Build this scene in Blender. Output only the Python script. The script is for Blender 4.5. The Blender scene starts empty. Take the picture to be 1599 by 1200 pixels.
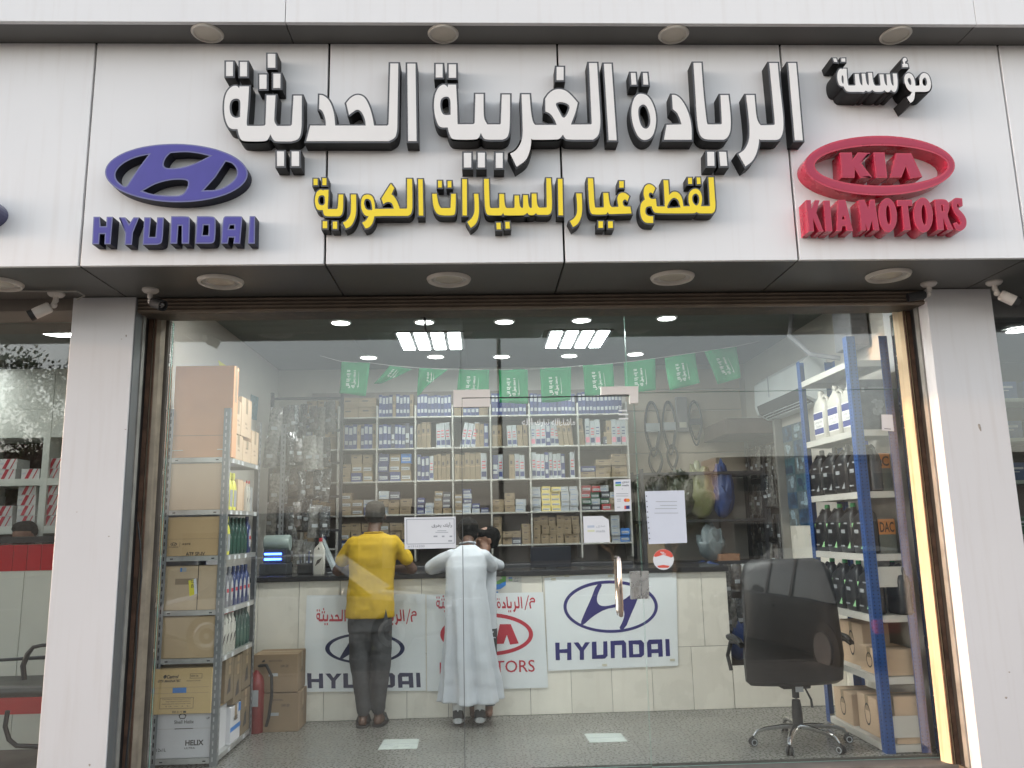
import bpy, bmesh, math, random, unicodedata
from math import radians, sin, cos, pi, atan2, sqrt
from mathutils import Vector, Matrix
from mathutils.geometry import tessellate_polygon
random.seed(7)
S = bpy.context.scene
COL = S.collection

# ------------------------------------------------------------------ camera, sky, sun, exposure
YAW, PITCH, ROLL, FPX = radians(2.31), radians(10.23), radians(1.24), 1250.0
CAMZ = 1.5
_f = Vector((sin(YAW)*cos(PITCH), cos(YAW)*cos(PITCH), sin(PITCH)))
_r0 = Vector((cos(YAW), -sin(YAW), 0)); _u0 = _r0.cross(_f)
_r = _r0*cos(ROLL) - _u0*sin(ROLL); _u = _r.cross(_f)
cam_d = bpy.data.cameras.new('camera'); cam = bpy.data.objects.new('camera', cam_d); COL.objects.link(cam)
cam.matrix_world = Matrix(((_r.x,_u.x,-_f.x,0),(_r.y,_u.y,-_f.y,0),(_r.z,_u.z,-_f.z,CAMZ),(0,0,0,1)))
cam_d.sensor_width = 36; cam_d.lens = FPX/1599*36; cam_d.clip_end = 600; cam_d.clip_start = .05
S.camera = cam
SUN_EL, SUN_AZ = radians(4.5), radians(3.3)      # low sun from the left, almost along the shop front
sun_dir = Vector((-cos(SUN_AZ)*cos(SUN_EL), -sin(SUN_AZ)*cos(SUN_EL), sin(SUN_EL)))
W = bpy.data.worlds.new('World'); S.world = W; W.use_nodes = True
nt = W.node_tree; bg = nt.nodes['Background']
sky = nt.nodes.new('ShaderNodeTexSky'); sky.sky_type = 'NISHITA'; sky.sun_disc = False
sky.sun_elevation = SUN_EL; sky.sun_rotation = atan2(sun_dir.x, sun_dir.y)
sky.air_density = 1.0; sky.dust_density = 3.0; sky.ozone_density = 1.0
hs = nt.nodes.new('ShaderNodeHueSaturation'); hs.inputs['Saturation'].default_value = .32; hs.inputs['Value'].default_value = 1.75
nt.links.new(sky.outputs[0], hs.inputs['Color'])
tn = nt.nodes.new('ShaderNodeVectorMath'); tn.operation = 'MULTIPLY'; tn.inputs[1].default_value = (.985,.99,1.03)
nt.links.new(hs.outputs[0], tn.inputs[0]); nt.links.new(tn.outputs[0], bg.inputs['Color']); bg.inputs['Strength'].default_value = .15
sd = bpy.data.lights.new('sun', 'SUN'); sd.energy = 2.0; sd.angle = radians(.6); sd.color = (.47, .26, .12)
so = bpy.data.objects.new('sun', sd); COL.objects.link(so); so.rotation_euler = sun_dir.to_track_quat('Z','Y').to_euler()
S.view_settings.view_transform = 'Standard'; S.view_settings.look = 'None'; S.view_settings.gamma = 1
S.view_settings.use_curve_mapping = False; S.view_settings.exposure = 2.1
S.render.engine = 'CYCLES'
S.cycles.max_bounces = 10; S.cycles.transparent_max_bounces = 24; S.cycles.diffuse_bounces = 4
S.cycles.sample_clamp_indirect = 6

def at(px, py, Y=None, Z=None, X=None):
    """point of the place seen at photo pixel (px,py), on the plane Y / Z / X"""
    d = _f + _r*((px-799.5)/FPX) - _u*((py-600)/FPX)
    t = Y/d.y if Y is not None else (Z-CAMZ)/d.z if Z is not None else X/d.x
    p = d*t; return Vector((p.x, p.y, p.z+CAMZ))

# ------------------------------------------------------------------ materials
MATS = {}
def mat(name, col, rough=.5, metal=0., var=.10, scale=6., bump=0., bscale=60., spec=.5, coat=0., emis=0., rnd=0., streak=0., streakcol=(.30,.22,.15), trans=0., alpha=1.):
    if name in MATS: return MATS[name]
    m = bpy.data.materials.new(name); m.use_nodes = True; n = m.node_tree; L = n.links
    b = n.nodes['Principled BSDF']
    b.inputs['Metallic'].default_value = metal; b.inputs['Specular IOR Level'].default_value = spec
    b.inputs['Coat Weight'].default_value = coat; b.inputs['Transmission Weight'].default_value = trans
    b.inputs['Alpha'].default_value = alpha
    tc = n.nodes.new('ShaderNodeTexCoord')
    no = n.nodes.new('ShaderNodeTexNoise'); no.inputs['Scale'].default_value = scale; no.inputs['Detail'].default_value = 6
    L.new(tc.outputs['Object'], no.inputs['Vector'])
    mr = n.nodes.new('ShaderNodeMapRange'); mr.inputs[1].default_value = .25; mr.inputs[2].default_value = .75
    mr.inputs[3].default_value = 1-var; mr.inputs[4].default_value = 1+var
    L.new(no.outputs['Fac'], mr.inputs[0])
    src = mr.outputs[0]
    if rnd:
        oi = n.nodes.new('ShaderNodeObjectInfo'); m2 = n.nodes.new('ShaderNodeMapRange')
        m2.inputs[3].default_value = 1-rnd; m2.inputs[4].default_value = 1+rnd
        L.new(oi.outputs['Random'], m2.inputs[0]); mu = n.nodes.new('ShaderNodeMath'); mu.operation = 'MULTIPLY'
        L.new(src, mu.inputs[0]); L.new(m2.outputs[0], mu.inputs[1]); src = mu.outputs[0]
    vm = n.nodes.new('ShaderNodeVectorMath'); vm.operation = 'SCALE'; vm.inputs[0].default_value = col[:3]
    L.new(src, vm.inputs['Scale']); out = vm.outputs[0]
    if streak:
        mp = n.nodes.new('ShaderNodeMapping'); mp.inputs['Scale'].default_value = (9, 9, .5)
        L.new(tc.outputs['Object'], mp.inputs[0])
        n2 = n.nodes.new('ShaderNodeTexNoise'); n2.inputs['Scale'].default_value = 2.2; n2.inputs['Detail'].default_value = 5
        L.new(mp.outputs[0], n2.inputs['Vector'])
        r2 = n.nodes.new('ShaderNodeMapRange'); r2.inputs[1].default_value = .52; r2.inputs[2].default_value = .85
        r2.inputs[3].default_value = 0; r2.inputs[4].default_value = streak
        L.new(n2.outputs['Fac'], r2.inputs[0])
        mx = n.nodes.new('ShaderNodeMix'); mx.data_type = 'RGBA'; mx.inputs['B'].default_value = (*streakcol, 1)
        L.new(r2.outputs[0], mx.inputs['Factor']); L.new(out, mx.inputs['A']); out = mx.outputs['Result']
    L.new(out, b.inputs['Base Color'])
    rr = n.nodes.new('ShaderNodeMapRange'); rr.inputs[3].default_value = max(0.02, rough-.07); rr.inputs[4].default_value = min(1, rough+.07)
    L.new(no.outputs['Fac'], rr.inputs[0]); L.new(rr.outputs[0], b.inputs['Roughness'])
    if bump:
        nb = n.nodes.new('ShaderNodeTexNoise'); nb.inputs['Scale'].default_value = bscale; nb.inputs['Detail'].default_value = 4
        L.new(tc.outputs['Object'], nb.inputs['Vector'])
        bp = n.nodes.new('ShaderNodeBump'); bp.inputs['Strength'].default_value = bump; bp.inputs['Distance'].default_value = .01
        L.new(nb.outputs['Fac'], bp.inputs['Height']); L.new(bp.outputs[0], b.inputs['Normal'])
    if emis:
        b.inputs['Emission Color'].default_value = (*col[:3], 1); b.inputs['Emission Strength'].default_value = emis
    MATS[name] = m; return m

def glass_mat(name, tint=(.95,.967,.958), r0=.068, gain=1.0, dirt=.006):
    if name in MATS: return MATS[name]
    m = bpy.data.materials.new(name); m.use_nodes = True; n = m.node_tree; L = n.links
    for x in list(n.nodes): n.nodes.remove(x)
    out = n.nodes.new('ShaderNodeOutputMaterial'); tr = n.nodes.new('ShaderNodeBsdfTransparent'); tr.inputs[0].default_value = (*tint,1)
    gl = n.nodes.new('ShaderNodeBsdfGlossy'); gl.inputs['Roughness'].default_value = .0; gl.inputs['Color'].default_value = (gain,gain,gain,1)
    ge = n.nodes.new('ShaderNodeNewGeometry'); dp = n.nodes.new('ShaderNodeVectorMath'); dp.operation = 'DOT_PRODUCT'
    L.new(ge.outputs['Normal'], dp.inputs[0]); L.new(ge.outputs['Incoming'], dp.inputs[1])
    ab = n.nodes.new('ShaderNodeMath'); ab.operation = 'ABSOLUTE'; L.new(dp.outputs['Value'], ab.inputs[0])
    s1 = n.nodes.new('ShaderNodeMath'); s1.operation = 'SUBTRACT'; s1.inputs[0].default_value = 1; L.new(ab.outputs[0], s1.inputs[1])
    pw = n.nodes.new('ShaderNodeMath'); pw.operation = 'POWER'; pw.inputs[1].default_value = 5; L.new(s1.outputs[0], pw.inputs[0])
    ma = n.nodes.new('ShaderNodeMath'); ma.operation = 'MULTIPLY_ADD'; ma.inputs[1].default_value = 1-r0; ma.inputs[2].default_value = r0
    L.new(pw.outputs[0], ma.inputs[0])
    mx = n.nodes.new('ShaderNodeMixShader'); L.new(ma.outputs[0], mx.inputs[0]); L.new(tr.outputs[0], mx.inputs[1]); L.new(gl.outputs[0], mx.inputs[2])
    # a thin film of street dust on the pane
    df = n.nodes.new('ShaderNodeBsdfDiffuse'); df.inputs[0].default_value = (.6,.56,.5,1)
    tc = n.nodes.new('ShaderNodeTexCoord'); no = n.nodes.new('ShaderNodeTexNoise'); no.inputs['Scale'].default_value = 1.6; no.inputs['Detail'].default_value = 8
    L.new(tc.outputs['Object'], no.inputs['Vector'])
    mr = n.nodes.new('ShaderNodeMapRange'); mr.inputs[1].default_value = .35; mr.inputs[2].default_value = .8; mr.inputs[3].default_value = dirt*.3; mr.inputs[4].default_value = dirt*2.2
    L.new(no.outputs['Fac'], mr.inputs[0])
    m2 = n.nodes.new('ShaderNodeMixShader'); L.new(mr.outputs[0], m2.inputs[0]); L.new(mx.outputs[0], m2.inputs[1]); L.new(df.outputs[0], m2.inputs[2])
    L.new(m2.outputs[0], out.inputs[0]); MATS[name] = m; return m

# ------------------------------------------------------------------ mesh helpers
class MB:
    def __init__(s, o=(0,0,0)): s.v=[]; s.f=[]; s.m=[]; s.o=Vector(o)
    def face(s, pts, m=0):
        i=len(s.v); s.v += [Vector(p)-s.o for p in pts]; s.f.append(tuple(range(i,i+len(pts)))); s.m.append(m)
    def box(s, a, b, m=0, ch=0.):
        x0,y0,z0=[min(a[i],b[i]) for i in range(3)]; x1,y1,z1=[max(a[i],b[i]) for i in range(3)]
        if ch<=0:
            P=[(x0,y0,z0),(x1,y0,z0),(x1,y1,z0),(x0,y1,z0),(x0,y0,z1),(x1,y0,z1),(x1,y1,z1),(x0,y1,z1)]
            i=len(s.v); s.v += [Vector(p)-s.o for p in P]
            for q in ((3,2,1,0),(4,5,6,7),(0,1,5,4),(1,2,6,5),(2,3,7,6),(3,0,4,7)): s.f.append(tuple(i+k for k in q)); s.m.append(m)
        else:
            c=min(ch,(x1-x0)/2.2,(y1-y0)/2.2,(z1-z0)/2.2); bm=bmesh.new()
            bmesh.ops.create_cube(bm,size=1)
            for v in bm.verts: v.co=Vector(((x0+x1)/2+v.co.x*(x1-x0),(y0+y1)/2+v.co.y*(y1-y0),(z0+z1)/2+v.co.z*(z1-z0)))
            bmesh.ops.bevel(bm,geom=bm.edges[:],offset=c,segments=2,profile=.5,affect='EDGES')
            s.add_bm(bm,m); bm.free()
    def add_bm(s,bm,m=0):
        i=len(s.v); bm.verts.index_update()
        s.v += [v.co-s.o for v in bm.verts]
        for f in bm.faces: s.f.append(tuple(i+v.index for v in f.verts)); s.m.append(m)
    def ring(s, c, U, V, prof):       # ring of points
        return [c+U*a+V*b for a,b in prof]
    def loft(s, rings, m=0, cap=True):
        i=len(s.v); n=len(rings[0])
        for r in rings: s.v += [Vector(p)-s.o for p in r]
        for k in range(len(rings)-1):
            for j in range(n):
                s.f.append((i+k*n+j, i+k*n+(j+1)%n, i+(k+1)*n+(j+1)%n, i+(k+1)*n+j)); s.m.append(m)
        if cap:
            s.f.append(tuple(i+j for j in range(n))[::-1]); s.m.append(m)
            s.f.append(tuple(i+(len(rings)-1)*n+j for j in range(n))); s.m.append(m)
    def tube(s, pts, r, n=8, m=0, cap=True):
        pts=[Vector(p) for p in pts]; R=r if isinstance(r,(list,tuple)) else [r]*len(pts); rings=[]; prev=None
        for k,p in enumerate(pts):
            d=(pts[min(k+1,len(pts)-1)]-pts[max(k-1,0)]).normalized()
            if prev is None: U=d.orthogonal().normalized()
            else: U=(prev-d*prev.dot(d)).normalized()
            prev=U; V=d.cross(U); rr=R[k]; ra,rb=(rr if isinstance(rr,tuple) else (rr,rr))
            rings.append([p+U*(cos(2*pi*j/n)*ra)+V*(sin(2*pi*j/n)*rb) for j in range(n)])
        s.loft(rings,m,cap)
    def lathe(s, c, prof, n=20, m=0, axis='Z'):
        c=Vector(c); rings=[]
        for r,h in prof:
            if axis=='Z': rings.append([c+Vector((r*cos(2*pi*j/n),r*sin(2*pi*j/n),h)) for j in range(n)])
            elif axis=='Y': rings.append([c+Vector((r*cos(2*pi*j/n),h,r*sin(2*pi*j/n))) for j in range(n)][::-1])
            else: rings.append([c+Vector((h,r*cos(2*pi*j/n),r*sin(2*pi*j/n))) for j in range(n)])
        s.loft(rings,m,True)
    def ell(s, c, R, m=0, n=16, k=10, rot=None):
        c=Vector(c); rings=[]
        for a in range(1,k):
            t=pi*a/k; ring=[]
            for j in range(n):
                p=Vector((R[0]*sin(t)*cos(2*pi*j/n),R[1]*sin(t)*sin(2*pi*j/n),-R[2]*cos(t)))
                ring.append(c+(rot@p if rot else p))
            rings.append(ring)
        s.loft(rings,m,True)
    def prism(s, loops, O, U, V, d0, d1, mf=0, ms=None):
        """extrude 2-D loops (outer + holes) lying in plane O+U*x+V*y along N=UxV from d0 (back) to d1 (front)"""
        if ms is None: ms=mf
        O=Vector(O);U=Vector(U);V=Vector(V);N=U.cross(V)
        tris=tessellate_polygon([[Vector((x,y,0)) for x,y in l] for l in loops])
        flat=[q for l in loops for q in l]
        i=len(s.v); n=len(flat)
        for d in (d1,d0): s.v += [O+U*x+V*y+N*d-s.o for x,y in flat]
        for t in tris:
            a,b,c=[Vector(flat[k]) for k in t]
            if (b-a).cross(c-a)<0: t=(t[0],t[2],t[1])
            s.f.append(tuple(i+k for k in t)); s.m.append(mf)
            s.f.append((i+n+t[2],i+n+t[1],i+n+t[0])); s.m.append(ms)
        k=0
        for l in loops:
            for j in range(len(l)):
                a=i+k+j; b=i+k+(j+1)%len(l); s.f.append((b,a,a+n,b+n) if False else (a,a+n,b+n,b)); s.m.append(ms)
            k+=len(l)
    def mesh(s, name, mats, smooth=False, auto=None):
        me=bpy.data.meshes.new(name); me.from_pydata([tuple(v) for v in s.v],[],s.f)
        for m in (mats if isinstance(mats,(list,tuple)) else [mats]): me.materials.append(m)
        me.polygons.foreach_set('material_index', s.m)
        if smooth: me.polygons.foreach_set('use_smooth',[True]*len(s.f))
        me.update(); return me
    def build(s, name, mats, parent=None, smooth=False, loc=None):
        o=bpy.data.objects.new(name, s.mesh(name,mats,smooth)); COL.objects.link(o)
        if parent: o.parent=parent
        elif loc is not None: o.location=loc
        else: o.location=s.o
        if smooth: shade(o)
        return o
def shade(o, ang=38):
    try: o.data.set_sharp_from_angle(angle=radians(ang))
    except Exception: pass

def tag(o,label=None,cat=None,group=None,kind=None):
    if label: o['label']=label
    if cat: o['category']=cat
    if group: o['group']=group
    if kind: o['kind']=kind
    return o
def thing(name,label,cat,loc=(0,0,0),rz=0,group=None):
    o=bpy.data.objects.new(name,None); COL.objects.link(o); o.location=loc; o.rotation_euler=(0,0,rz); o.empty_display_size=.1
    return tag(o,label,cat,group)
CH={}
def kids(o): return [c for c in bpy.data.objects if c.parent==o]
def tree_of(o):
    if o.name not in CH: CH[o.name]=[(c,tree_of(c)) for c in o.children]
    return CH[o.name]
def dup(o,loc=None,rz=None,label=None,group=None,scale=None):
    def cp(src,sub,par):
        c=src.copy(); COL.objects.link(c)
        if par: c.parent=par
        for ch,s2 in sub: cp(ch,s2,c)
        return c
    r=cp(o,tree_of(o),None)
    if loc is not None: r.location=loc
    if rz is not None: r.rotation_euler=(0,0,rz)
    if scale is not None: r.scale=scale
    if label: r['label']=label
    if group: r['group']=group
    return r

# 2-D loops
def chaik(pts,it=2):
    for _ in range(it):
        q=[]; n=len(pts)
        for i,p in enumerate(pts):
            if len(p)==2: q.append(p)
            else:
                a=pts[i-1]; b=pts[(i+1)%n]
                q.append((p[0]*.75+a[0]*.25,p[1]*.75+a[1]*.25,1)); q.append((p[0]*.75+b[0]*.25,p[1]*.75+b[1]*.25,1))
        pts=q
    return [(p[0],p[1]) for p in pts]
def area(l): return sum(l[i-1][0]*l[i][1]-l[i][0]*l[i-1][1] for i in range(len(l)))/2
def offset(l,d):
    """move a loop to its right side by d (outwards for CCW loops, into the hole for CW ones)"""
    out=[]; n=len(l)
    l=[p for i,p in enumerate(l) if (Vector(p)-Vector(l[i-1])).length>1e-5]; n=len(l)
    for i in range(n):
        a,b,c=Vector(l[i-1]),Vector(l[i]),Vector(l[(i+1)%n]); e1=(b-a).normalized(); e2=(c-b).normalized()
        n1=Vector((e1.y,-e1.x)); n2=Vector((e2.y,-e2.x)); k=1+n1.dot(n2)
        m=(n1+n2)/max(k,.35)
        if k<.6 and e1.cross(e2)>0:     # blunt corner
            out += [tuple(b+(n1+(n1+n2)*.25).normalized()*d*1.05),tuple(b+(n2+(n1+n2)*.25).normalized()*d*1.05)]
        else: out.append(tuple(b+m*d))
    return out
def ellp(cx,cy,rx,ry,n=48,rot=0): return [(cx+rx*cos(t)*cos(rot)-ry*sin(t)*sin(rot),cy+rx*cos(t)*sin(rot)+ry*sin(t)*cos(rot)) for t in [2*pi*i/n for i in range(n)]]
def rectl(x0,y0,x1,y1): return [(x0,y0),(x1,y0),(x1,y1),(x0,y1)]

# Arabic shaping into presentation forms
AF={}
for cp in range(0xFE80,0xFEF5):
    d=unicodedata.decomposition(chr(cp)).split()
    if len(d)==2: AF[(chr(int(d[1],16)),d[0][1:-1])]=chr(cp)
def arab(s):
    out=[]; n=len(s)
    def two(c): return (c,'initial') in AF
    for i,c in enumerate(s):
        if (c,'isolated') not in AF: out.append(c); continue
        p=i>0 and two(s[i-1]); q=i<n-1 and (s[i+1],'final') in AF and two(c)
        f='medial' if p and q else 'final' if p else 'initial' if q else 'isolated'
        out.append(AF.get((c,f),c))
    return ''.join(reversed(out))
def text_obj(s, mats, parent, O, U, V, height=None, width=None, depth=.0006, bold=0., name='lettering', org=None, cx=.5, cy=.5, shear=0):
    """flat or thin lettering centred at O in the plane U,V"""
    if any('\u0600'<=c<='\u06ff' for c in s): s=arab(s)
    c=bpy.data.curves.new('t','FONT'); c.body=s; c.size=1; c.offset=bold; c.resolution_u=3; c.shear=shear
    t=bpy.data.objects.new('t',c); me=bpy.data.meshes.new_from_object(t); bpy.data.objects.remove(t)
    xs=[v.co.x for v in me.vertices]; ys=[v.co.y for v in me.vertices]
    if not xs: return None
    x0,x1,y0,y1=min(xs),max(xs),min(ys),max(ys); w,h=x1-x0,y1-y0
    sy=height/h if height else width/w; sx=width/w if width else sy
    O=Vector(O);U=Vector(U);V=Vector(V);N=U.cross(V); og=Vector(org) if org is not None else Vector((0,0,0))
    for v in me.vertices:
        v.co=O+U*((v.co.x-x0-w*cx)*sx)+V*((v.co.y-y0-h*cy)*sy)+N*depth-og
    me.materials.clear(); me.materials.append(mats); me.name=name
    o=bpy.data.objects.new(name,me); COL.objects.link(o)
    if parent: o.parent=parent
    return o
X_=Vector((1,0,0)); Y_=Vector((0,1,0)); Z_=Vector((0,0,1))

# ------------------------------------------------------------------ key planes of the place
DF = 4.47; DP = 5.08; DG = 5.42
ZS = 3.029; ZT = 4.432; ZC = 3.30
XL, XR = -2.217, 3.0             # inner faces of the two pillars
PLX, PRX = -2.613, 3.449         # outer faces of the pillars
SEAM = [-2.282+1.393*i for i in range(-3,7)]

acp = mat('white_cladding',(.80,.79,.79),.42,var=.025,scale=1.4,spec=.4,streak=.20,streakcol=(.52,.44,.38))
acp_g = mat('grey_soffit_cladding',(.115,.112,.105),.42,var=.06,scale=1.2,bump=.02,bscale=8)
joint = mat('black_joint',(.02,.02,.02),.9)
dark_metal = mat('dark_shutter_metal',(.10,.085,.07),.55,metal=.3,var=.35,scale=7,streak=.4)
black = mat('black_rubber',(.015,.015,.016),.6)
conc = mat('concrete',(.15,.135,.12),.9,var=.25,scale=4,bump=.4,bscale=30)
asph = mat('asphalt',(.055,.053,.05),.9,var=.25,scale=3,bump=.5,bscale=80)
steel = mat('brushed_steel',(.62,.58,.55),.25,metal=1,var=.08,scale=20)
chrome = mat('chrome',(.8,.8,.8),.08,metal=1,var=.03)
white_p = mat('white_plastic',(.72,.71,.68),.4,var=.04)
plaster = mat('cream_wall_paint',(.44,.41,.37),.85,var=.05,scale=2,bump=.05,bscale=20)

# ------------------------------------------------------------------ ground
g=MB((0,0,-.30)); g.box((-150,-150,-.5),(150,160,-.30)); o=g.build('ground',asph); tag(o,kind='structure')
pv=MB((0,3,-.15)); pv.box((-40,.9,-.30),(40,DG-.12,-.15)); o=pv.build('pavement',conc); tag(o,kind='structure')
kb=MB((0,.9,-.3))
for i in range(-20,20): 
    k=MB((i*1.0,.8,-.3)); k.box((i*1.0+.004,.75,-.3),(i*1.0+.996,.9,-.14),ch=.01)
    if i==-20:
        root=k.build('kerb',conc); tag(root,kind='structure'); kme=root.data
    else:
        c=bpy.data.objects.new('kerb_stone',kme); COL.objects.link(c); c.parent=root; c.location=((i+20)*1.0,0,0)
rd=MB((0,-9,-.296)); rd.box((-150,-26,-.40),(150,.75,-.296)); o=rd.build('road',asph); tag(o,kind='structure')
paint=mat('road_paint',(.6,.6,.56),.8,var=.2)
for k,x in enumerate(range(-30,34,4)):
    l=MB((x,-11,-.292)); l.box((x,-11.1,-.293),(x+2,-10.95,-.290)); o=l.build('lane_marking',paint); tag(o,kind='structure')

# ------------------------------------------------------------------ the building front
bld=thing('shop_building','white metal-clad shop front with grey soffits over a wide glazed opening','building',(0,DF,0))
bo=Vector((0,DF,0))
def bpart(name): return MB(bo)
# fascia cassettes with open joints
m=bpart('x'); m.box((SEAM[0],DF+.03,ZS+.02),(SEAM[-1],DF+.20,ZT+.35)); m.build('fascia_backing',joint,bld)
for a,b in zip(SEAM[:-1],SEAM[1:]):
    m=bpart('x'); m.box((a+.0065,DF,ZS),(b-.0065,DF+.028,ZT),ch=.003); m.build('fascia_panel',acp,bld)
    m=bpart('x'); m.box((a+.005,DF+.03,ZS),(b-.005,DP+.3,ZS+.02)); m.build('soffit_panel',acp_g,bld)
m=bpart('x'); m.box((SEAM[0],DF+.1,ZS+.022),(SEAM[-1],DP+.4,ZS+.10)); m.build('soffit_backing',joint,bld)
# upper band that stands proud, with its own narrow soffit
YU=4.26; USEAM=[-6.1,-4.9,-3.35,-1.24+.0,.35,1.94,3.10,4.7,6.3]
pu=at(446,10,Y=YU).x; pu2=at(1521,10,Y=YU).x
USEAM=[-6.2,pu-3.4,pu,pu2,pu2+3.4]
m=bpart('x'); m.box((USEAM[0],YU+.03,ZT+.02),(USEAM[-1],YU+.35,7.5)); m.build('parapet_backing',joint,bld)
for a,b in zip(USEAM[:-1],USEAM[1:]):
    for z0,z1 in ((ZT,ZT+1.5),(ZT+1.505,7.6)):
        m=bpart('x'); m.box((a+.002,YU,z0),(b-.002,YU+.03,z1),ch=.002); m.build('parapet_panel',acp,bld)
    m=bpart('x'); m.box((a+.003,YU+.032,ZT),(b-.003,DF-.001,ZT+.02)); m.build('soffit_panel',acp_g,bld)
m=bpart('x'); m.box((-6.3,DF+.2,ZT+.36),(7,12,7.4)); m.build('upper_wall',conc,bld)
# pillars
acp_p=mat('white_pillar_cladding',(.63,.625,.635),.38,var=.03,scale=1.1,streak=.2,streakcol=(.42,.36,.31))
for x0,x1 in ((PLX,XL),(XR,PRX)):
    m=bpart('x'); m.box((x0,DP,-.15 if x0<0 else -.02),(x1,DG+.25,ZS-.004),ch=.003); m.build('pillar_cladding',acp_p,bld)
# scuffs and chips on the pillars (real little marks)
scuff=mat('dirt_mark',(.36,.32,.28),.9,var=.4,scale=60)
for (px,py,w,h,rt) in ((197,340,.004,.008,0),(1530,668,.008,.030,.25),(1571,1090,.008,.008,0),(1576,1050,.006,.005,0),(197,525,.004,.01,0),(190,530,.003,.004,0),(196,755,.004,.006,.3),(196,671,.006,.003,0),(213,690,.004,.01,0),(170,838,.005,.004,0),(140,1195,.006,.008,0),(120,800,.004,.003,0)):
    p=at(px,py,Y=DP)
    m=MB(bo); l=[(w*cos(t)*(1+.3*sin(3*t))*cos(rt)-h*sin(t)*sin(rt)*.8, w*cos(t)*sin(rt)+h*sin(t)*(1+.2*cos(2*t))) for t in [i*pi/5 for i in range(10)]]
    if PLX<p.x<XL or XR<p.x<PRX: m.prism([l],(p.x,DP,p.z),X_,Z_,0,.0006); m.build('scuff_mark',scuff,bld)

# threshold
m=MB(bo); m.box((XL,DG-.13,-.15),(XR,DG+.02,-.02),ch=.01); m.build('threshold',conc,bld)
terr=mat('worn_step',(.30,.25,.22),.8,var=.3,scale=9,bump=.3)
# roller shutter housing
YS=DP+.05
m=MB(bo); m.box((XL,DP+.07,2.93),(XR,DG-.11,3.028)); m.build('shutter_box',dark_metal,bld)
sl=mat('brown_shutter_slat',(.17,.135,.105),.45,metal=.3,var=.2,scale=5)
z=3.026
for k in range(4):
    m=MB(bo); n=6
    prof=[(DP+.02+.012*(1-sin(pi*j/n)), z-.024*j/n) for j in range(n+1)]
    rings=[[Vector((x,y,zz)) for y,zz in prof]+[Vector((x,DP+.06,z-.024)),Vector((x,DP+.06,z))] for x in (XL,XR)]
    m.loft(rings); m.build('shutter_slat',sl,bld); z-=.0245
m=MB(bo); m.box((XL+.05,DG-.10,2.945),(XR-.05,DG-.03,2.985),ch=.004); m.build('shutter_bottom_bar',dark_metal,bld)
for k in range(12):
    m=MB(bo); x=XL+.3+k*.42; m.lathe((x,DG-.10,2.965),[(.006,0),(.006,-.005),(.003,-.008)],8,axis='Y'); m.build('bolt',steel,bld)
# small stop hanging at the middle of the bar
p=at(661,500,Y=DG-.06)
m=MB(bo); m.box((p.x-.022,DG-.11,2.94),(p.x+.022,DG-.03,3.0),ch=.004); m.tube([(p.x+.01,DG-.07,2.95),(p.x+.015,DG-.07,2.86),(p.x+.02,DG-.07,2.84)],.008); m.build('shutter_stop',black,bld)
# guide channels at both sides
rustp=mat('cream_guide_paint',(.66,.53,.34),.55,var=.10,scale=9,streak=.75,streakcol=(.16,.08,.04),bump=.15,bscale=25)
rust=mat('rusted_iron',(.10,.055,.035),.85,var=.5,scale=14,bump=.5,bscale=40)
greyp=mat('grey_guide_paint',(.26,.25,.23),.6,var=.25,scale=9,streak=.5)
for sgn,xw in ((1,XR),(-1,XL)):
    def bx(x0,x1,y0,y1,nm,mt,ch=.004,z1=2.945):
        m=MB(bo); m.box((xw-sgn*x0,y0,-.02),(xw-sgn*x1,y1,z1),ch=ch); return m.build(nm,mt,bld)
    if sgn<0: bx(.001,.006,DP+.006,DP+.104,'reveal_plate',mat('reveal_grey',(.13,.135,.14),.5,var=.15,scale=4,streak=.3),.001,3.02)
    # chamfered outer guide post
    m=MB(bo); P=[(.026,DP+.222),(.050,DP+.204),(.078,DP+.232),(.090,DP+.285),(.012,DP+.285)]
    rg=[[Vector((xw-sgn*a,b,zz)) for a,b in (P if sgn<0 else P[::-1])] for zz in (-.02,2.945)]
    m.loft(rg); m.build('guide_post',rustp if sgn>0 else mat('worn_guide_paint',(.27,.225,.17),.7,var=.3,scale=9,streak=.6,streakcol=(.08,.06,.045)),bld)  # left post: guide paint greyed and darkened to stand in for its shade
    bx(.0,.034,DP+.205,DP+.220,'guide_lip',rust,.003); bx(.0,.008,DP+.150,DP+.204,'guide_recess',black,.001); bx(.001,.014,DP+.105,DP+.149,'guide_channel',greyp,.002); bx(.05,.062,DP+.195,DP+.206,'guide_edge',rust,.002)
    fw=.062 if sgn>0 else .11; bx(.0,fw,DG-.05,DG+.0,'frame_post',dark_metal); bx(fw,fw+.006,DG-.03,DG+.03,'glazing_bead',steel,.001,2.94)
# cable running down the left reveal
cab=MB(bo); pts=[at(x,y,Y=DP+.12) for x,y in ((215,815),(219,850),(221,900),(214,960),(212,1020),(207,1080),(202,1130),(196,1199))]
cab.tube(pts,.006,6); cab.build('cable',black,bld)
# foot of right pillar
m=MB(bo); m.box((XR-.02,DP+.01,-.15),(PRX,DP+.3,-.022)); m.build('pillar_foot',dark_metal,bld)

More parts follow.
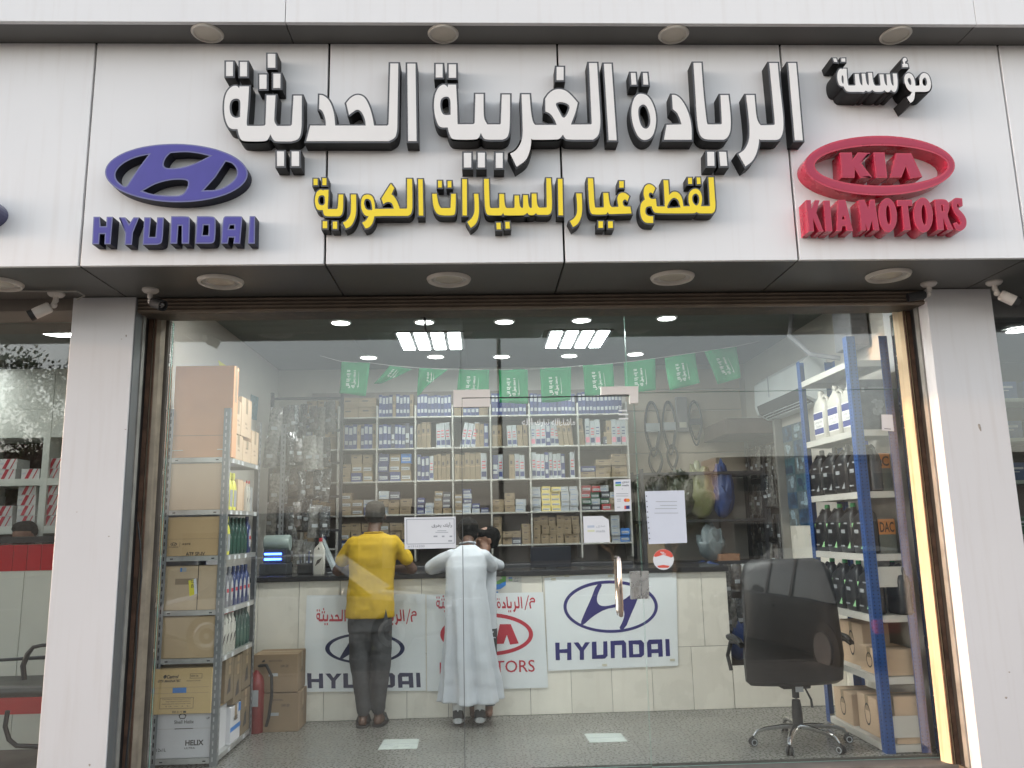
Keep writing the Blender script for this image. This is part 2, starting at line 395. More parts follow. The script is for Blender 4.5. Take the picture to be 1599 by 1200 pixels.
# ------------------------------------------------------------------ recessed downlights
lamp_w=mat('lamp_trim',(.66,.62,.56),.45); lamp_i=mat('lamp_reflector',(.5,.47,.43),.3,var=.1); lens=mat('frosted_lens',(.62,.56,.47),.35)
def downlight(p,r,label,group,on=0,proud=.012,style=0):
    t=thing('downlight',label,'lamp',p,group=group); m=MB(p)
    m.lathe(p,[(r*.80,0.001),(r*1.0,0),(r*1.0,-.004),(r*.93,-proud),(r*.84,-proud),(r*.80,-.002)],40); m.build('trim_ring',lamp_w if not on else mat('lamp_trim_lit',(.8,.8,.8),.4),t,True)
    m=MB(p)
    if on: m.lathe(p,[(r*.79,.001),(r*.79,-.004)],32); m.build('diffuser',mat('lit_diffuser_by_glass' if 'by the glass' in group else 'lit_diffuser_%d'%on,(.98,1,.98),.4,var=0,emis=66 if 'by the glass' in group else on),t)
    elif style==0: m.lathe(p,[(r*.80,.001),(r*.80,-.003),(r*.5,-.005),(r*.01,-.006)],32); m.build('diffuser',lens,t,True)
    else:
        m.lathe(p,[(r*.82,-.004),(r*.66,-.010),(r*.60,-.006)],32); m.build('reflector',lamp_i,t,True)
        m=MB(p); m.lathe(p,[(r*.60,-.006),(r*.52,-.011),(r*.3,-.009),(.001,-.008)],24); m.build('bulb',mat('bulb_glass',(.55,.5,.42),.2),t,True)
    return t
for k,(x,y) in enumerate(((323,50),(692,52),(1052,53),(1400,53))):
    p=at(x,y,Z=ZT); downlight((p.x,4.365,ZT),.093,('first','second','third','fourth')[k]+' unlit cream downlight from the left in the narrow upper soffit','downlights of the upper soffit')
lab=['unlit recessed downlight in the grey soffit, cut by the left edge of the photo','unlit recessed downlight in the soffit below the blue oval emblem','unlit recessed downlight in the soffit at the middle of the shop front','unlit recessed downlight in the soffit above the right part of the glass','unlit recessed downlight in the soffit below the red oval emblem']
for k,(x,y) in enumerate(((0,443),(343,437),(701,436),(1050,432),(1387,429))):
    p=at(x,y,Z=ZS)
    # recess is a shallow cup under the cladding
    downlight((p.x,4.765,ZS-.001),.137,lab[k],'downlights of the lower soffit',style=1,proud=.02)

# ------------------------------------------------------------------ CCTV cameras
cam_w=mat('camera_housing',(.62,.58,.54),.45); 
def cctv(base,aim,label,L=.16,r=.034,hm=None):
    base=Vector(base); aim=Vector(aim).normalized(); t=thing('security_camera',label,'camera',base,group='security cameras under the soffit')
    m=MB(base); m.lathe(base,[(.05,0),(.05,-.010),(.040,-.022),(.018,-.028)],24); m.build('mount_plate',cam_w,t,True)
    j=base+Vector((0,0,-.075)); m=MB(base); m.tube([base+Vector((0,0,-.02)),base+Vector((0,0,-.05)),j+aim*.02],[.016,.017,.012],12); m.ell(j+aim*.01,(.02,.02,.02)); m.build('arm',cam_w,t,True)
    c=j+aim*.03; e=c+aim*L
    up=Z_-aim*Z_.dot(aim); up.normalize(); sd_=aim.cross(up)
    def ring(q,s): return [q+sd_*(a*s)+up*(b*s) for a,b in chaik([(-r,-r,1),(r,-r,1),(r,r,1),(-r,r,1)],2)]
    m=MB(base); m.loft([ring(c,.8),ring(c+aim*.01,1),ring(e-aim*.02,1),ring(e-aim*.018,1.0)]); m.build('housing',hm or cam_w,t,True)
    m=MB(base); m.loft([ring(e-aim*.018,1.02),ring(e+aim*.012,1.02),ring(e+aim*.012,.8),ring(e-aim*.004,.75)]); m.build('lens_hood',black,t,True)
    m=MB(base); q=e-aim*.002; m.tube([q,q+aim*.004],[.018,.016],16); m.build('lens',mat('lens_glass',(.04,.03,.04),.05,coat=1),t)
    return t
cctv(at(235,452,Z=ZS),(.55,-.25,-.25),'white bracket security camera with black head at the top of the left pillar',L=.08,hm=black)
cctv(at(1450,442,Z=ZS),(-.75,.10,-.10),'white bracket security camera with dark head turned left beside the right pillar',L=.10,r=.028,hm=black)
cctv(at(1552,440,Z=ZS),(.60,-.2,-.42),'white security camera pointing down right beyond the right pillar',L=.11)
cctv(at(88,458,Z=ZS),(-.7,-.2,-.45),'white and black security camera pointing down left in front of the neighbouring shop window',L=.12)
# loose cable by the left neighbour's camera
m=MB(at(100,455,Z=ZS)); m.tube([at(0,454,Z=ZS-.012),at(60,455,Z=ZS-.012),at(120,455,Z=ZS-.02),at(132,462,Y=4.95),at(120,468,Y=4.95)],.006,6)
tag(m.build('cable',mat('grey_cable',(.35,.33,.3),.6)),'grey cable running along the soffit left of the left pillar','cable')

# ------------------------------------------------------------------ sign lettering, traced on its own plane
CR={'M1':(340,70,5.714),'M2':(470,80,7.06),'M3':(665,80,6),'M4':(790,80,6),'M5':(970,80,6),'M6':(1130,80,6),
'Y1':(480,265,10.907),'Y2':(600,265,9.994),'Y3':(730,265,9.994),'Y4':(870,265,10.908),'Y5':(985,265,10.907),'M7':(1280,80,8.416),
'H1':(150,215,6.396),'H2':(135,330,5.711),'K1':(1240,205,6.15),'K2':(1245,300,5.922),'P5':(860,890,7.995)}
def P(c,s):
    """'x,y x,y~ ...' in a zoomed crop -> photo pixels; ~ marks a smooth point, @c switches crop"""
    out=[]
    for w in s.split():
        if w[0]=='@': c=w[1:]; continue
        sm=w.endswith('~'); x,y=map(float,w.rstrip('~').split(',')); x0,y0,k=CR[c]
        out.append((x0+x/k,y0+y/k,1) if sm else (x0+x/k,y0+y/k))
    return out
def Rr(c,x0,y0,x1,y1): return P(c,f'{x0},{y0} {x1},{y0} {x1},{y1} {x0},{y1}')
MAIN=[ # (outline, [holes])
 (P('M1','195,375 280,375 272,540~ 258,690~ 262,728~ 275,728 400,728~ 428,722~ 428,680~ 437,455 517,455 508,600~ 503,690~ 530,728 640,728~ 662,722~ 664,690~ 677,458 750,458 750,640~ 748,780~ 722,850~ 655,866 515,866~ 492,848~ 470,800 450,848~ 425,866~ 235,866~ 205,848~ 186,800~ 178,755 130,757~ 92,735~ 62,650~ 56,540~ 72,440~ 112,385~ 150,368~ 180,372~ 192,395'),[P('M1','155,480~ 203,490~ 203,560 200,648 165,658~ 122,640~ 104,580~ 112,505~')]),
 *[(Rr('M1',*r),[]) for r in ((75,155,137,283),(200,157,263,285),(447,85,515,208),(373,270,437,397),(497,262,560,390),(530,955,593,1085),(660,955,727,1085))],
 (P('M2','103,825 275,825 274,770~ 252,690~ 225,650~ 200,640 205,487 245,490~ 300,530~ 340,600~ 365,690~ 375,780~ 377,825 715,825 708,760~ 680,690~ 650,655~ 615,648~ 580,668~ 530,707 500,578 540,525~ 600,487~ 660,488~ 710,522~ 755,610~ 790,730~ 805,825 925,825~ 962,825~ 968,780~ 985,140 1073,140 1063,780~ 1062,880~ 1040,960~ 970,996 60,996'),[]),
 (P('M2','1172,142 1262,142 1275,996 1182,996'),[]),
 (P('M3','208,318 283,318 292,480~ 297,688 425,688~ 458,686~ 458,640~ 465,405 540,405 540,560~ 545,640~ 575,690 680,690~ 702,690~ 703,650~ 712,410 788,410 788,600~ 785,740~ 765,815~ 715,833 565,833~ 538,818~ 515,770 497,815~ 470,833~ 265,833~ 236,815~ 215,765~ 205,718 150,720~ 115,700~ 85,610~ 74,520~ 82,420~ 112,350~ 150,318~ 185,318~ 205,345'),[P('M3','180,428~ 218,432~ 232,470~ 232,600 190,604~ 155,595~ 132,520~ 140,450~')]),
 *[(Rr('M3',*r),[]) for r in ((93,125,157,250),(215,127,283,253),(356,957,425,1093),(487,955,553,1093),(655,957,720,1097))],
 (P('M4','147,408 222,408 228,500~ 240,620~ 258,680~ 275,695 475,695 460,650~ 430,605~ 400,578~ 370,568 368,450 400,400~ 450,365~ 510,357~ 570,378~ 620,425~ 672,487 655,570~ 620,660~ 608,692 785,690~ 804,690~ 803,650~ 778,115 853,115 868,380~ 884,600~ 884,720~ 865,800~ 815,833 575,833~ 552,818~ 533,785 510,818~ 480,833~ 250,833 236,822 236,880~ 215,970~ 180,1035~ 100,1086 40,963 90,940~ 140,870~ 158,790~ 157,680~ 150,520~'),[P('M4','458,492~ 505,480 555,485~ 602,515~ 585,575~ 555,625~ 530,628~ 500,572~')]),
 (Rr('M4',475,152,540,275),[]),(P('M4','918,122 988,122 1037,838 963,838'),[]),
 (P('M5','195,402~ 250,420~ 300,500~ 328,610~ 322,720~ 290,810~ 225,842~ 170,820~ 125,740~ 98,640~ 94,540~ 115,450~ 155,405~'),[P('M5','200,498~ 240,515~ 270,600~ 275,680~ 250,728~ 215,732~ 180,695~ 158,600~ 160,530~')]),
 (P('M5','90,208 133,208 143,317 97,317'),[]),(P('M5','203,208 243,208 253,317 208,317'),[]),
 (P('M5','475,413 510,413~ 560,450~ 615,540~ 650,650~ 660,740~ 660,833 400,833 425,695 565,690 552,640~ 525,580~ 483,545'),[]),
 (P('M5','677,113 750,113 762,300~ 780,500~ 800,670~ 808,690 930,690~ 944,685~ 942,640~ 930,415 1003,415 1018,540~ 1027,660~ 1022,760~ 995,815~ 960,833 805,833~ 755,815~ 728,765~ 712,680~ 698,450~'),[]),
 (P('M5','805,947 870,947 873,1078 808,1078'),[]),(P('M5','918,947 982,947 993,1078 928,1078'),[]),
 (P('M6','210,415 287,415 294,500~ 305,620~ 325,675~ 345,697 462,697~ 480,692~ 477,640~ 427,115 505,115 520,300~ 545,500~ 560,660~ 556,760~ 530,825~ 490,835 345,835 330,822 328,880~ 305,970~ 265,1040~ 203,1082 138,965 190,935~ 232,860~ 244,780~ 240,680~ 225,540~'),[]),
 (P('M6','605,115 677,115 740,838 667,838'),[]),
]
YEL=[
 (P('Y1','268,367 277,352 360,350 358,500~ 345,640~ 350,677 490,677~ 512,674~ 522,640~ 535,430 612,430 610,640~ 602,730~ 572,790~ 530,800 330,800~ 290,785~ 272,740~ 262,690 205,697~ 160,675~ 135,600~ 128,520~ 142,430~ 172,370~ 225,345~ 255,350~'),[P('Y1','245,438~ 290,448~ 302,510~ 298,600~ 245,618~ 195,592~ 178,530~ 195,455~')]),
 *[(Rr('Y1',*r),[]) for r in ((107,163,175,268),(257,152,325,270),(263,885,338,1003),(435,892,508,1013))],
 (P('Y1','743,430 830,430 832,700~ 822,800~ 785,900~ 735,975~ 655,1007 608,910 670,875~ 720,810~ 742,730~ 745,640~'),[]),
 (P('Y1','1140,800 1128,870~ 1095,945~ 1045,995~ 990,1007 935,910 990,880~ 1025,835~ 1045,797 990,792~ 945,735~ 918,660~ 913,580~ 928,490~ 965,440~ 1020,428~ 1075,437~ 1120,480~ 1145,570~ 1150,675 1475,672 1462,620~ 1440,575~ 1395,553~ 1340,560~ 1295,592 1262,500 1340,375 1425,245 1480,320 1430,425 @Y2 150,418~ 195,485~ 225,560~ 242,615 340,615~ 357,612~ 358,580~ 358,150 435,150 441,560~ 436,640~ 415,705~ 370,727 0,728'),[P('Y1','1022,498~ 1075,520~ 1100,600~ 1107,692 1055,700~ 1000,682~ 968,615~ 966,545~ 988,505~')]),
 (P('Y2','530,155 600,155 610,722 540,722'),[]),
 (P('Y2','750,383 820,383 830,460~ 850,550~ 885,605 1020,605~ 1035,603~ 1036,560~ 1045,383 1117,383 1116,560~ 1108,690~ 1080,720~ 880,720~ 815,685~ 772,600~ 755,490~'),[]),
 (Rr('Y2',840,180,900,283),[]),(Rr('Y2',990,183,1048,283),[]),(P('Y2','1217,155 1290,155 1290,720 1222,720'),[]),
 (P('Y2','1400,383 1468,383 1480,550~ 1478,700~ 1455,805~ 1410,875~ 1350,912 1297,822 1352,780~ 1392,720~ 1412,650~ 1408,500~'),[]),
 (P('Y3','258,150 332,150 340,400~ 345,580~ 362,605 480,605~ 497,600~ 497,560~ 497,385 570,385 575,510~ 590,585~ 615,605 715,605~ 733,600~ 735,560~ 735,410 803,410 808,520~ 822,585~ 850,607 868,595 870,403 940,403 945,520~ 962,590~ 988,607 1004,595 1003,380 1075,380 1080,510~ 1098,580~ 1122,600 1222,598~ 1238,595~ 1237,560~ 1230,140 1300,140 1315,400~ 1320,600~ 1300,690~ 1255,710 1100,710~ 1085,702~ 1070,680 1040,710~ 1000,718~ 955,710~ 933,675 900,705~ 860,720~ 580,720~ 568,705~ 555,678 540,705~ 525,720~ 335,718~ 298,695~ 275,610~ 262,400~'),[]),
 (P('Y3','450,833 515,833 522,937 457,937'),[]),(P('Y3','590,820 655,820 662,922 596,925'),[]),
 (P('Y3','1410,150 1480,150 1490,718 1420,718'),[]),
 (P('Y4','325,412 415,412 425,560~ 425,720~ 405,825~ 362,915~ 320,955~ 270,982 218,882 275,850~ 322,790~ 341,730~ 338,550~'),[]),
 (P('Y4','523,155 610,155 620,350~ 635,610~ 650,653 775,653~ 795,648~ 795,610~ 785,403 870,403 880,520~ 900,615~ 930,645 1045,640 1035,580~ 1022,500~ 1040,435~ 1080,402~ 1140,395~ 1195,428~ 1227,460 1195,545 1170,515~ 1138,512~ 1113,550~ 1120,605~ 1152,634 1245,637 1265,750 895,765~ 878,752~ 862,725 845,752~ 828,770~ 615,770~ 575,745~ 552,670~ 538,500~'),[]),
 (Rr('Y4',1058,203,1132,312),[]),(Rr('Y4',703,885,780,997),[]),(Rr('Y4',868,885,947,1000),[]),
 (P('Y5','1322,138 1408,138 1425,400~ 1440,590~ 1438,680~ 1412,735~ 1375,750 1165,750~ 1145,740~ 1120,725 1098,740~ 1070,750~ 425,750~ 390,715~ 365,670~ 355,628 300,630~ 258,645~ 243,700~ 250,755~ 280,787~ 330,800 380,800 380,912 270,915~ 210,880~ 175,810~ 158,720~ 163,620~ 190,555~ 240,512 222,450~ 215,370~ 235,295~ 280,258~ 330,254~ 385,285~ 415,325 375,413 345,390~ 312,400~ 302,440~ 320,490~ 350,507 425,505 440,632 580,635 575,500~ 555,188 635,188 645,350~ 650,440 700,388~ 750,376~ 815,400~ 858,460~ 882,540~ 895,632 1010,628 988,570~ 978,490~ 993,400~ 1040,345~ 1100,328~ 1165,352~ 1203,420~ 1215,500~ 1205,580~ 1190,630 1335,628~ 1350,625~ 1347,590~ 1340,450~'),[P('Y5','740,480~ 800,508~ 835,590~ 850,650 630,665 612,645~ 650,555~ 695,498~'),P('Y5','1100,405~ 1150,430~ 1170,510~ 1155,585~ 1120,625~ 1072,592~ 1042,530~ 1045,445~')]),
 (P('Y5','975,145 1040,145 1042,250 978,250'),[]),(P('Y5','1120,140 1180,140 1187,252 1127,252'),[]),
]
SMALL=[
 (P('M7','295,247 302,235 350,235 355,330~ 365,430~ 375,457 440,457~ 470,455~ 468,420~ 460,305 510,305 520,390~ 535,445~ 562,458 560,380~ 550,300 595,300 605,390~ 622,445~ 645,458 645,380~ 635,290 685,290 695,390~ 712,448~ 735,460 780,460~ 800,455~ 796,410~ 785,310 835,310 845,395~ 862,450~ 886,460 882,380~ 875,310 920,310 930,395~ 945,450~ 970,462 968,380~ 960,300 1010,300 1022,400~ 1018,490~ 990,545~ 955,535~ 935,510 915,540~ 880,545~ 850,515 825,540~ 735,540~ 710,530~ 690,510 665,535~ 630,540~ 605,520 580,545~ 550,540~ 500,538 370,540~ 335,515~ 315,468 275,465~ 245,430~ 228,350~ 235,275~ 265,235~ 288,238~'),[P('M7','293,318~ 312,330~ 316,400~ 306,445~ 285,400~ 283,340~')]),
 (P('M7','1250,540 1246,600~ 1228,660~ 1190,685 1145,610 1190,585~ 1210,545 1168,520~ 1128,460~ 1108,380~ 1120,310~ 1165,290~ 1212,310~ 1242,370~ 1256,460 1305,460~ 1315,440~ 1308,370~ 1328,305~ 1375,288~ 1428,318~ 1457,400~ 1460,480~ 1435,530~ 1385,540'),[P('M7','1170,348~ 1198,370~ 1207,420~ 1195,458~ 1165,432~ 1148,380~'),P('M7','1375,343~ 1402,370~ 1412,430~ 1392,464~ 1352,452~ 1343,385~')]),
 (P('M7','1100,92~ 1132,92~ 1142,125 1115,145~ 1120,172 1150,172 1160,213 1090,217 1085,175 1103,165 1086,125~'),[]),
 (P('M7','175,100 215,100 230,148 190,145'),[]),(P('M7','285,100 333,100 335,143 283,143'),[]),
]
HOV=[(P('H1',' '.join('%.0f,%.0f'%p for p in ellp(802,355,713,292,64,.012))),[P('H1','525,172 400,195~ 265,258~ 188,345~ 200,430~ 285,495~ 310,480 420,310'),P('H1','745,155 900,143~ 1030,160~ 1135,185 1000,255~ 850,303~ 700,310~ 668,275~ 695,200~'),P('H1','1295,240 1360,255~ 1410,320~ 1402,400~ 1330,470~ 1220,525~ 1075,528 1190,400'),P('H1','465,535 600,458~ 760,420~ 900,422~ 925,450~ 900,530~ 850,580~ 720,582~ 560,568~')])]
HTX=[(P('H2',s),h) for s,h in (('62,50 120,50 125,135 175,135 180,50 235,50 215,295 160,295 165,205 118,205 112,295 50,295',[]),('290,55 345,55 380,115 420,55 470,55 415,190 405,300 340,300 345,195',[]),('515,55 575,55 560,230 615,230 630,55 690,55 680,250~ 668,290~ 630,300 500,300',[]),('755,45 885,45~ 922,50~ 922,90~ 915,290 850,290 850,130 820,130 808,290 745,290',[]),('985,45 1110,45~ 1150,55~ 1152,100~ 1150,220~ 1140,285~ 1090,290 970,290',[P('H2','1045,125 1090,125 1088,215 1035,215')]),('1212,100~ 1225,45~ 1270,45 1370,45~ 1390,48~ 1388,90~ 1370,290 1310,290 1318,235 1270,235 1260,290 1200,290',[P('H2','1280,125 1318,125 1318,160 1270,160')]),('1455,45 1505,45 1500,290 1440,290',[]))]
KOV=[(P('K1',' '.join('%.0f,%.0f'%p for p in ellp(821,331,724,287,64,.0))),[P('K1',' '.join('%.0f,%.0f'%p for p in ellp(837,331,638,192,64)))])]
KLT=[(P('K1',s),[]) for s in ('440,207 555,205 562,270 610,205 730,210 645,310 750,445 640,450 583,368 580,450 455,447','760,205 868,205 895,447 785,450','978,213 1125,213 1232,440 1115,455 1072,340 1030,445 920,447')]
KTX=[(P('K2',s),[P('K2',q) for q in h]) for s,h in (('80,75 125,75 130,160 165,75 207,78 175,190 243,365 200,365 145,250 155,365 105,365',[]),('243,80 300,80 325,365 260,365',[]),('375,75 445,72 515,360 455,360 445,315 415,315 410,360 362,360',['418,225 432,225 440,255 414,255']),('565,75 620,72 655,150 672,72 715,70 760,355 705,355 690,270 665,355 650,355 630,300 635,355 590,355',[]),(' '.join('%.0f,%.0f'%p for p in ellp(836,215,86,158,32,-.05)),[' '.join('%.0f,%.0f'%p for p in ellp(842,212,20,88,20,-.07))]),('920,75 1060,72 1065,130 1023,130 1050,350 985,355 965,130 925,132',[]),(' '.join('%.0f,%.0f'%p for p in ellp(1164,213,90,162,32,-.05)),[' '.join('%.0f,%.0f'%p for p in ellp(1172,212,22,92,20,-.07))]),('1268,70 1340,65~ 1385,75~ 1407,120~ 1405,170~ 1383,215~ 1445,350 1390,350 1350,250 1356,350 1295,350',['1330,120 1345,125 1350,175 1336,180']),('1470,52~ 1525,60 1530,130 1500,135 1488,108~ 1474,118~ 1482,150~ 1535,200~ 1568,260~ 1562,325~ 1515,365~ 1462,350~ 1440,290 1475,280 1495,310~ 1512,292~ 1500,250~ 1445,185~ 1425,115~ 1440,65~',[]))]
rim_g=mat('sign_return_dark',(.060,.060,.066),.35,var=.12,scale=9,coat=.3); face_w=mat('sign_face_ivory',(.80,.77,.745),.4,var=.03)
face_y=mat('sign_face_yellow',(.92,.69,.02),.4,var=.04); face_b=mat('sign_face_blue',(.065,.055,.31),.42,var=.06,scale=12); rim_b=mat('sign_return_blue',(.055,.055,.13),.3,var=.2,scale=12,coat=.3)
face_r=mat('sign_face_red',(.40,.022,.065),.42,var=.06,scale=12); rim_r=mat('sign_return_red',(.50,.02,.055),.28,var=.12,scale=12,coat=.3)
trim_b=mat('sign_trim_blue',(.15,.15,.33),.3,coat=.3)
side_k=mat('sign_side_black',(.012,.012,.013),.5,var=.2,scale=9,spec=.3); side_b=mat('sign_side_navy',(.012,.012,.03),.5,var=.2,scale=9,spec=.3)
def letters(root, items, t, rim, mrim, mface, nm='letter', backrim=None, proud=.003):
    Yf=DF-t; O=root.location
    for outl,holes in items:
        L=[]
        for k,l in enumerate([outl]+list(holes)):
            q=[(at(a,b,Y=Yf).x,at(a,b,Y=Yf).z) for a,b in chaik(l)]
            if (area(q)>0)!=(k==0): q=q[::-1]
            L.append(q)
        try: body=[offset(q,rim) for q in L]
        except Exception: body=L
        body=[b for k,b in enumerate(body) if k==0 or (area(b)<0 and abs(area(b))>1e-6)]
        # world (x,z) in plane X,Z: normal is -Y
        m=MB(O); m.prism(body,(0,DF,0),X_,Z_,.001,t,0,1); lo=m.build(nm,[mrim,side_k],root)
        f=MB(O); f.prism(L,(0,DF,0),X_,Z_,t+.0002,t+proud); f.build(nm+'_face',mface,lo)
def sign(name,label,items,t,rim,mr,mf,cat='sign',nm='letter',**k):
    xs=[at(p[0],p[1],Y=DF-t) for it in items for p in it[0]]
    lo=(sum(p.x for p in xs)/len(xs),DF,min(p.z for p in xs))
    r=thing(name,label,cat,lo); letters(r,items,t,rim,mr,mf,nm,**k); return r
sign('main_sign_lettering','large ivory Arabic letters with black sides across the middle of the fascia',MAIN,.10,.0105,rim_g,face_w)
sign('yellow_sign_lettering','yellow Arabic letters with dark sides in the line below the large ivory letters',YEL,.085,.0085,rim_g,face_y)
sign('small_sign_lettering','small ivory Arabic word with black sides above the red oval emblem',SMALL,.14,.0085,rim_g,face_w)
def inset(items,d):
    return items
def sign2(name,label,items,t,rim,mr,mf,nm='letter',cat='sign'):
    """outline traced at the outer rim: face is set in by rim"""
    xs=[at(p[0],p[1],Y=DF-t) for it in items for p in it[0]]
    O=Vector((sum(p.x for p in xs)/len(xs),DF,min(p.z for p in xs))); r=thing(name,label,cat,O)
    for outl,holes in items:
        L=[]
        for k,l in enumerate([outl]+list(holes)):
            q=[(at(p[0],p[1],Y=DF-t).x,at(p[0],p[1],Y=DF-t).z) for p in chaik(l)]
            if (area(q)>0)!=(k==0): q=q[::-1]
            L.append(q)
        m=MB(O); m.prism(L,(0,DF,0),X_,Z_,.001,t,0,1); lo=m.build(nm,[mr,side_b if mr is trim_b else mr],r)
        F=[offset(q,-rim) for q in L]
        if area(F[0])>0: f=MB(O); f.prism(F,(0,DF,0),X_,Z_,t-.0035,t+.0015); f.build(nm+'_face',mf,lo)
    return r
sign2('oval_emblem','blue oval car maker emblem with slanted H, left of the large letters',HOV,.085,.008,trim_b,face_b,'emblem_body')
sign2('blue_sign_lettering','thick blue word HYUNDAI below the blue oval emblem',HTX,.085,.007,trim_b,face_b)
sign2('oval_ring_emblem','red oval ring emblem with three red letters inside, right end of the fascia',KOV,.11,.012,rim_r,face_r,'ring')
er=[o for o in COL.objects if o.name=='oval_ring_emblem'][0]
def addletters(r,items,t,rim):
    O=Vector(r.location)
    for outl,h in items:
        q=[(at(p[0],p[1],Y=DF-t).x,at(p[0],p[1],Y=DF-t).z) for p in chaik(outl)]
        if area(q)<0: q=q[::-1]
        m=MB(O); m.prism([q],(0,DF,0),X_,Z_,.001,t); lo=m.build('letter',rim_r,r)
        f=MB(O); f.prism([offset(q,-rim)],(0,DF,0),X_,Z_,t-.0035,t+.0015); f.build('letter_face',face_r,lo)
addletters(er,KLT,.11,.008)
sign2('red_sign_lettering','red words KIA MOTORS below the red oval ring emblem',KTX,.11,.0065,rim_r,face_r)
# neighbour's emblem cut by the left edge
sign2('neighbour_emblem','dark purple raised emblem cut off by the left edge of the fascia',[(ellp(-71,327,70,30,40),[])],.09,.008,rim_b,face_b,'emblem_body')

# ------------------------------------------------------------------ the room
RL, RR, YB = -2.25, 3.02, 8.90
tilef=mat('terrazzo_tile',(.165,.16,.145),.28,var=.38,scale=52,bump=.04,bscale=60,rnd=.10)
tcw=mat('counter_tile',(.80,.75,.66),.28,var=.06,scale=3,rnd=.05,streak=.10)
grout=mat('grout',(.10,.09,.08),.9)
m=MB((0,DG,-.06)); m.box((RL,DG+.02,-.10),(RR,YB,-.003)); fl=m.build('floor',grout); tag(fl,kind='structure')
T=.40; base=MB((0,0,0)); base.box((-.1992,-.1992,-.004),(.1992,.1992,0)); tm=base.mesh('tile',tilef)
for i in range(-6,8):
    for j in range(9):
        x=.05+i*T; y=DG+.22+j*T
        if RL-.05<x<RR+.1 and y<YB:
            c=bpy.data.objects.new('tile',tm); COL.objects.link(c); c.parent=fl; c.location=(x,y-DG,.06)
ceil_m=mat('ceiling_paint',(.17,.18,.17),.9,var=.03,scale=2)
m=MB((0,DG,ZC)); m.box((RL-.2,DG+.02,ZC+.02),(RR+.2,YB+.2,ZC+.1)); cl=m.build('ceiling',joint); tag(cl,kind='structure')
nx=5; 
for i in range(nx):
    for j in range(6):
        x0=RL+i*(RR-RL)/nx; x1=RL+(i+1)*(RR-RL)/nx; y0=DG+.02+j*.6; y1=min(YB,y0+.6)
        k=MB((0,DG,ZC)); k.box((x0+.001,y0+.001,ZC),(x1-.001,y1-.001,ZC+.019)); k.build('panel',ceil_m,cl)
m=MB((RL,DG,0)); m.box((RL-.1,DG+.28,-.1),(RL,YB+.1,ZC)); tag(m.build('wall_left',plaster),kind='structure')
m=MB((RR,DG,0)); m.box((RR,DG+.28,-.1),(RR+.1,YB+.1,ZC)); wr=m.build('wall_right',plaster); tag(wr,kind='structure')
m=MB((0,YB,0)); m.box((RL,YB,-.1),(RR,YB+.1,ZC)); tag(m.build('wall_back',plaster),kind='structure')
m=MB((0,DG,2.95)); m.box((XL,DG-.02,2.958),(XR,DG+.018,ZC+.1)); m.box((RL-.1,DG+.251,-.1),(XL-.001,DG+.28,ZC)); m.build('lintel',dark_metal,bld)
bld_l=[o for o in COL.objects if o.name=='lintel'][0]; bld_l.location=Vector((0,DG,2.95))-bo

# ceiling lights
for k,(x,y) in enumerate(((-1.205,6.81),(-.48,6.82),(.22,6.84),(.90,6.82),(1.65,6.78),(-1.165,8.25),(-.465,8.25),(.23,8.29),(.95,8.29),(1.65,8.25))):
    downlight((x,y,ZC-.001),.095 if y<7.5 else .10,'lit round downlight, '+('first','second','third','fourth','fifth')[k%5]+' from the left in the '+('front' if k<5 else 'back')+' row inside the shop','lit round ceiling lights',on=3.8)
for k,x in enumerate((-1.25,-.42,.42,1.25,1.95)):  # added row of unseen fill lamps, brightens counter, people and cartons
    downlight((x,5.78,ZC-.001),.11,'lit round downlight close behind the glass, %s from the left'%('first','second','third','fourth','fifth','sixth')[k],'lit round ceiling lights by the glass',on=5)
tube_m=mat('lit_tube_panel',(.93,1,1),.4,var=0,emis=6.5)
for k,(xa,xb,lb) in enumerate(((-.775,-.155,'left'),(.65,1.235,'right'))):
    p=((xa+xb)/2,7.52,ZC); t=thing('ceiling_light_panel','square ceiling light with four lit white strips, the '+lb+' one of the two','lamp',p,group='square ceiling lights')
    m=MB(p); w=(xb-xa); m.box((xa-.012,7.17,ZC-.012),(xb+.012,7.88,ZC-.001),ch=.003); m.build('frame',mat('louvre_grey',(.12,.12,.12),.4),t)
    for i in range(4):
        x0=xa+w*i/4+.016; x1=xa+w*(i+1)/4-.026
        m=MB(p); m.box((x0,7.19,ZC-.020),(x1,7.86,ZC-.013),ch=.002); m.build('light_strip',tube_m,t)

# ------------------------------------------------------------------ counter
cnt=thing('shop_counter','long cream tiled counter with black top across the shop','counter',(0,6.9,0)); co=Vector((0,6.9,0))
CXL,CXR,CZ=RL+.002,2.06,1.135
m=MB(co); m.box((CXL,6.905,0),(CXR,7.45,CZ-.03)); m.build('counter_body',grout,cnt)
topm=mat('black_counter_top',(.02,.02,.022),.22,var=.2,scale=4)
m=MB(co); m.box((CXL,6.865,CZ-.028),(CXR+.015,7.50,CZ+.012),ch=.006); m.build('counter_top',topm,cnt)
xs=[at(q,1100,Y=6.9).x for q in (829,892,958,1021,1084)]; w=(xs[-1]-xs[0])/4
edges=[xs[0]+w*k for k in range(-10,7)]
edges=[CXL]+[e for e in edges if CXL+.03<e<CXR-.03]+[CXR]
for z0,z1,sh in ((.0,.50,0),(.50,CZ-.03,.12)):
    ed=[CXL]+[e+sh for e in edges[1:-1] if e+sh<CXR-.03]+[CXR]
    for a,b in zip(ed[:-1],ed[1:]):
        m=MB(co); m.box((a+.0018,6.897+random.uniform(-.001,.001),z0+.0018),(b-.0018,6.906,z1-.0018),ch=.0012); m.build('tile',tcw,cnt)
for a,b in ((CXR+.003,2.55),(2.55,RR-.003)):
    m=MB(co); m.box((a+.0018,6.897,.002),(b-.0018,6.96,.33),ch=.002); m.build('tile',tcw,cnt)

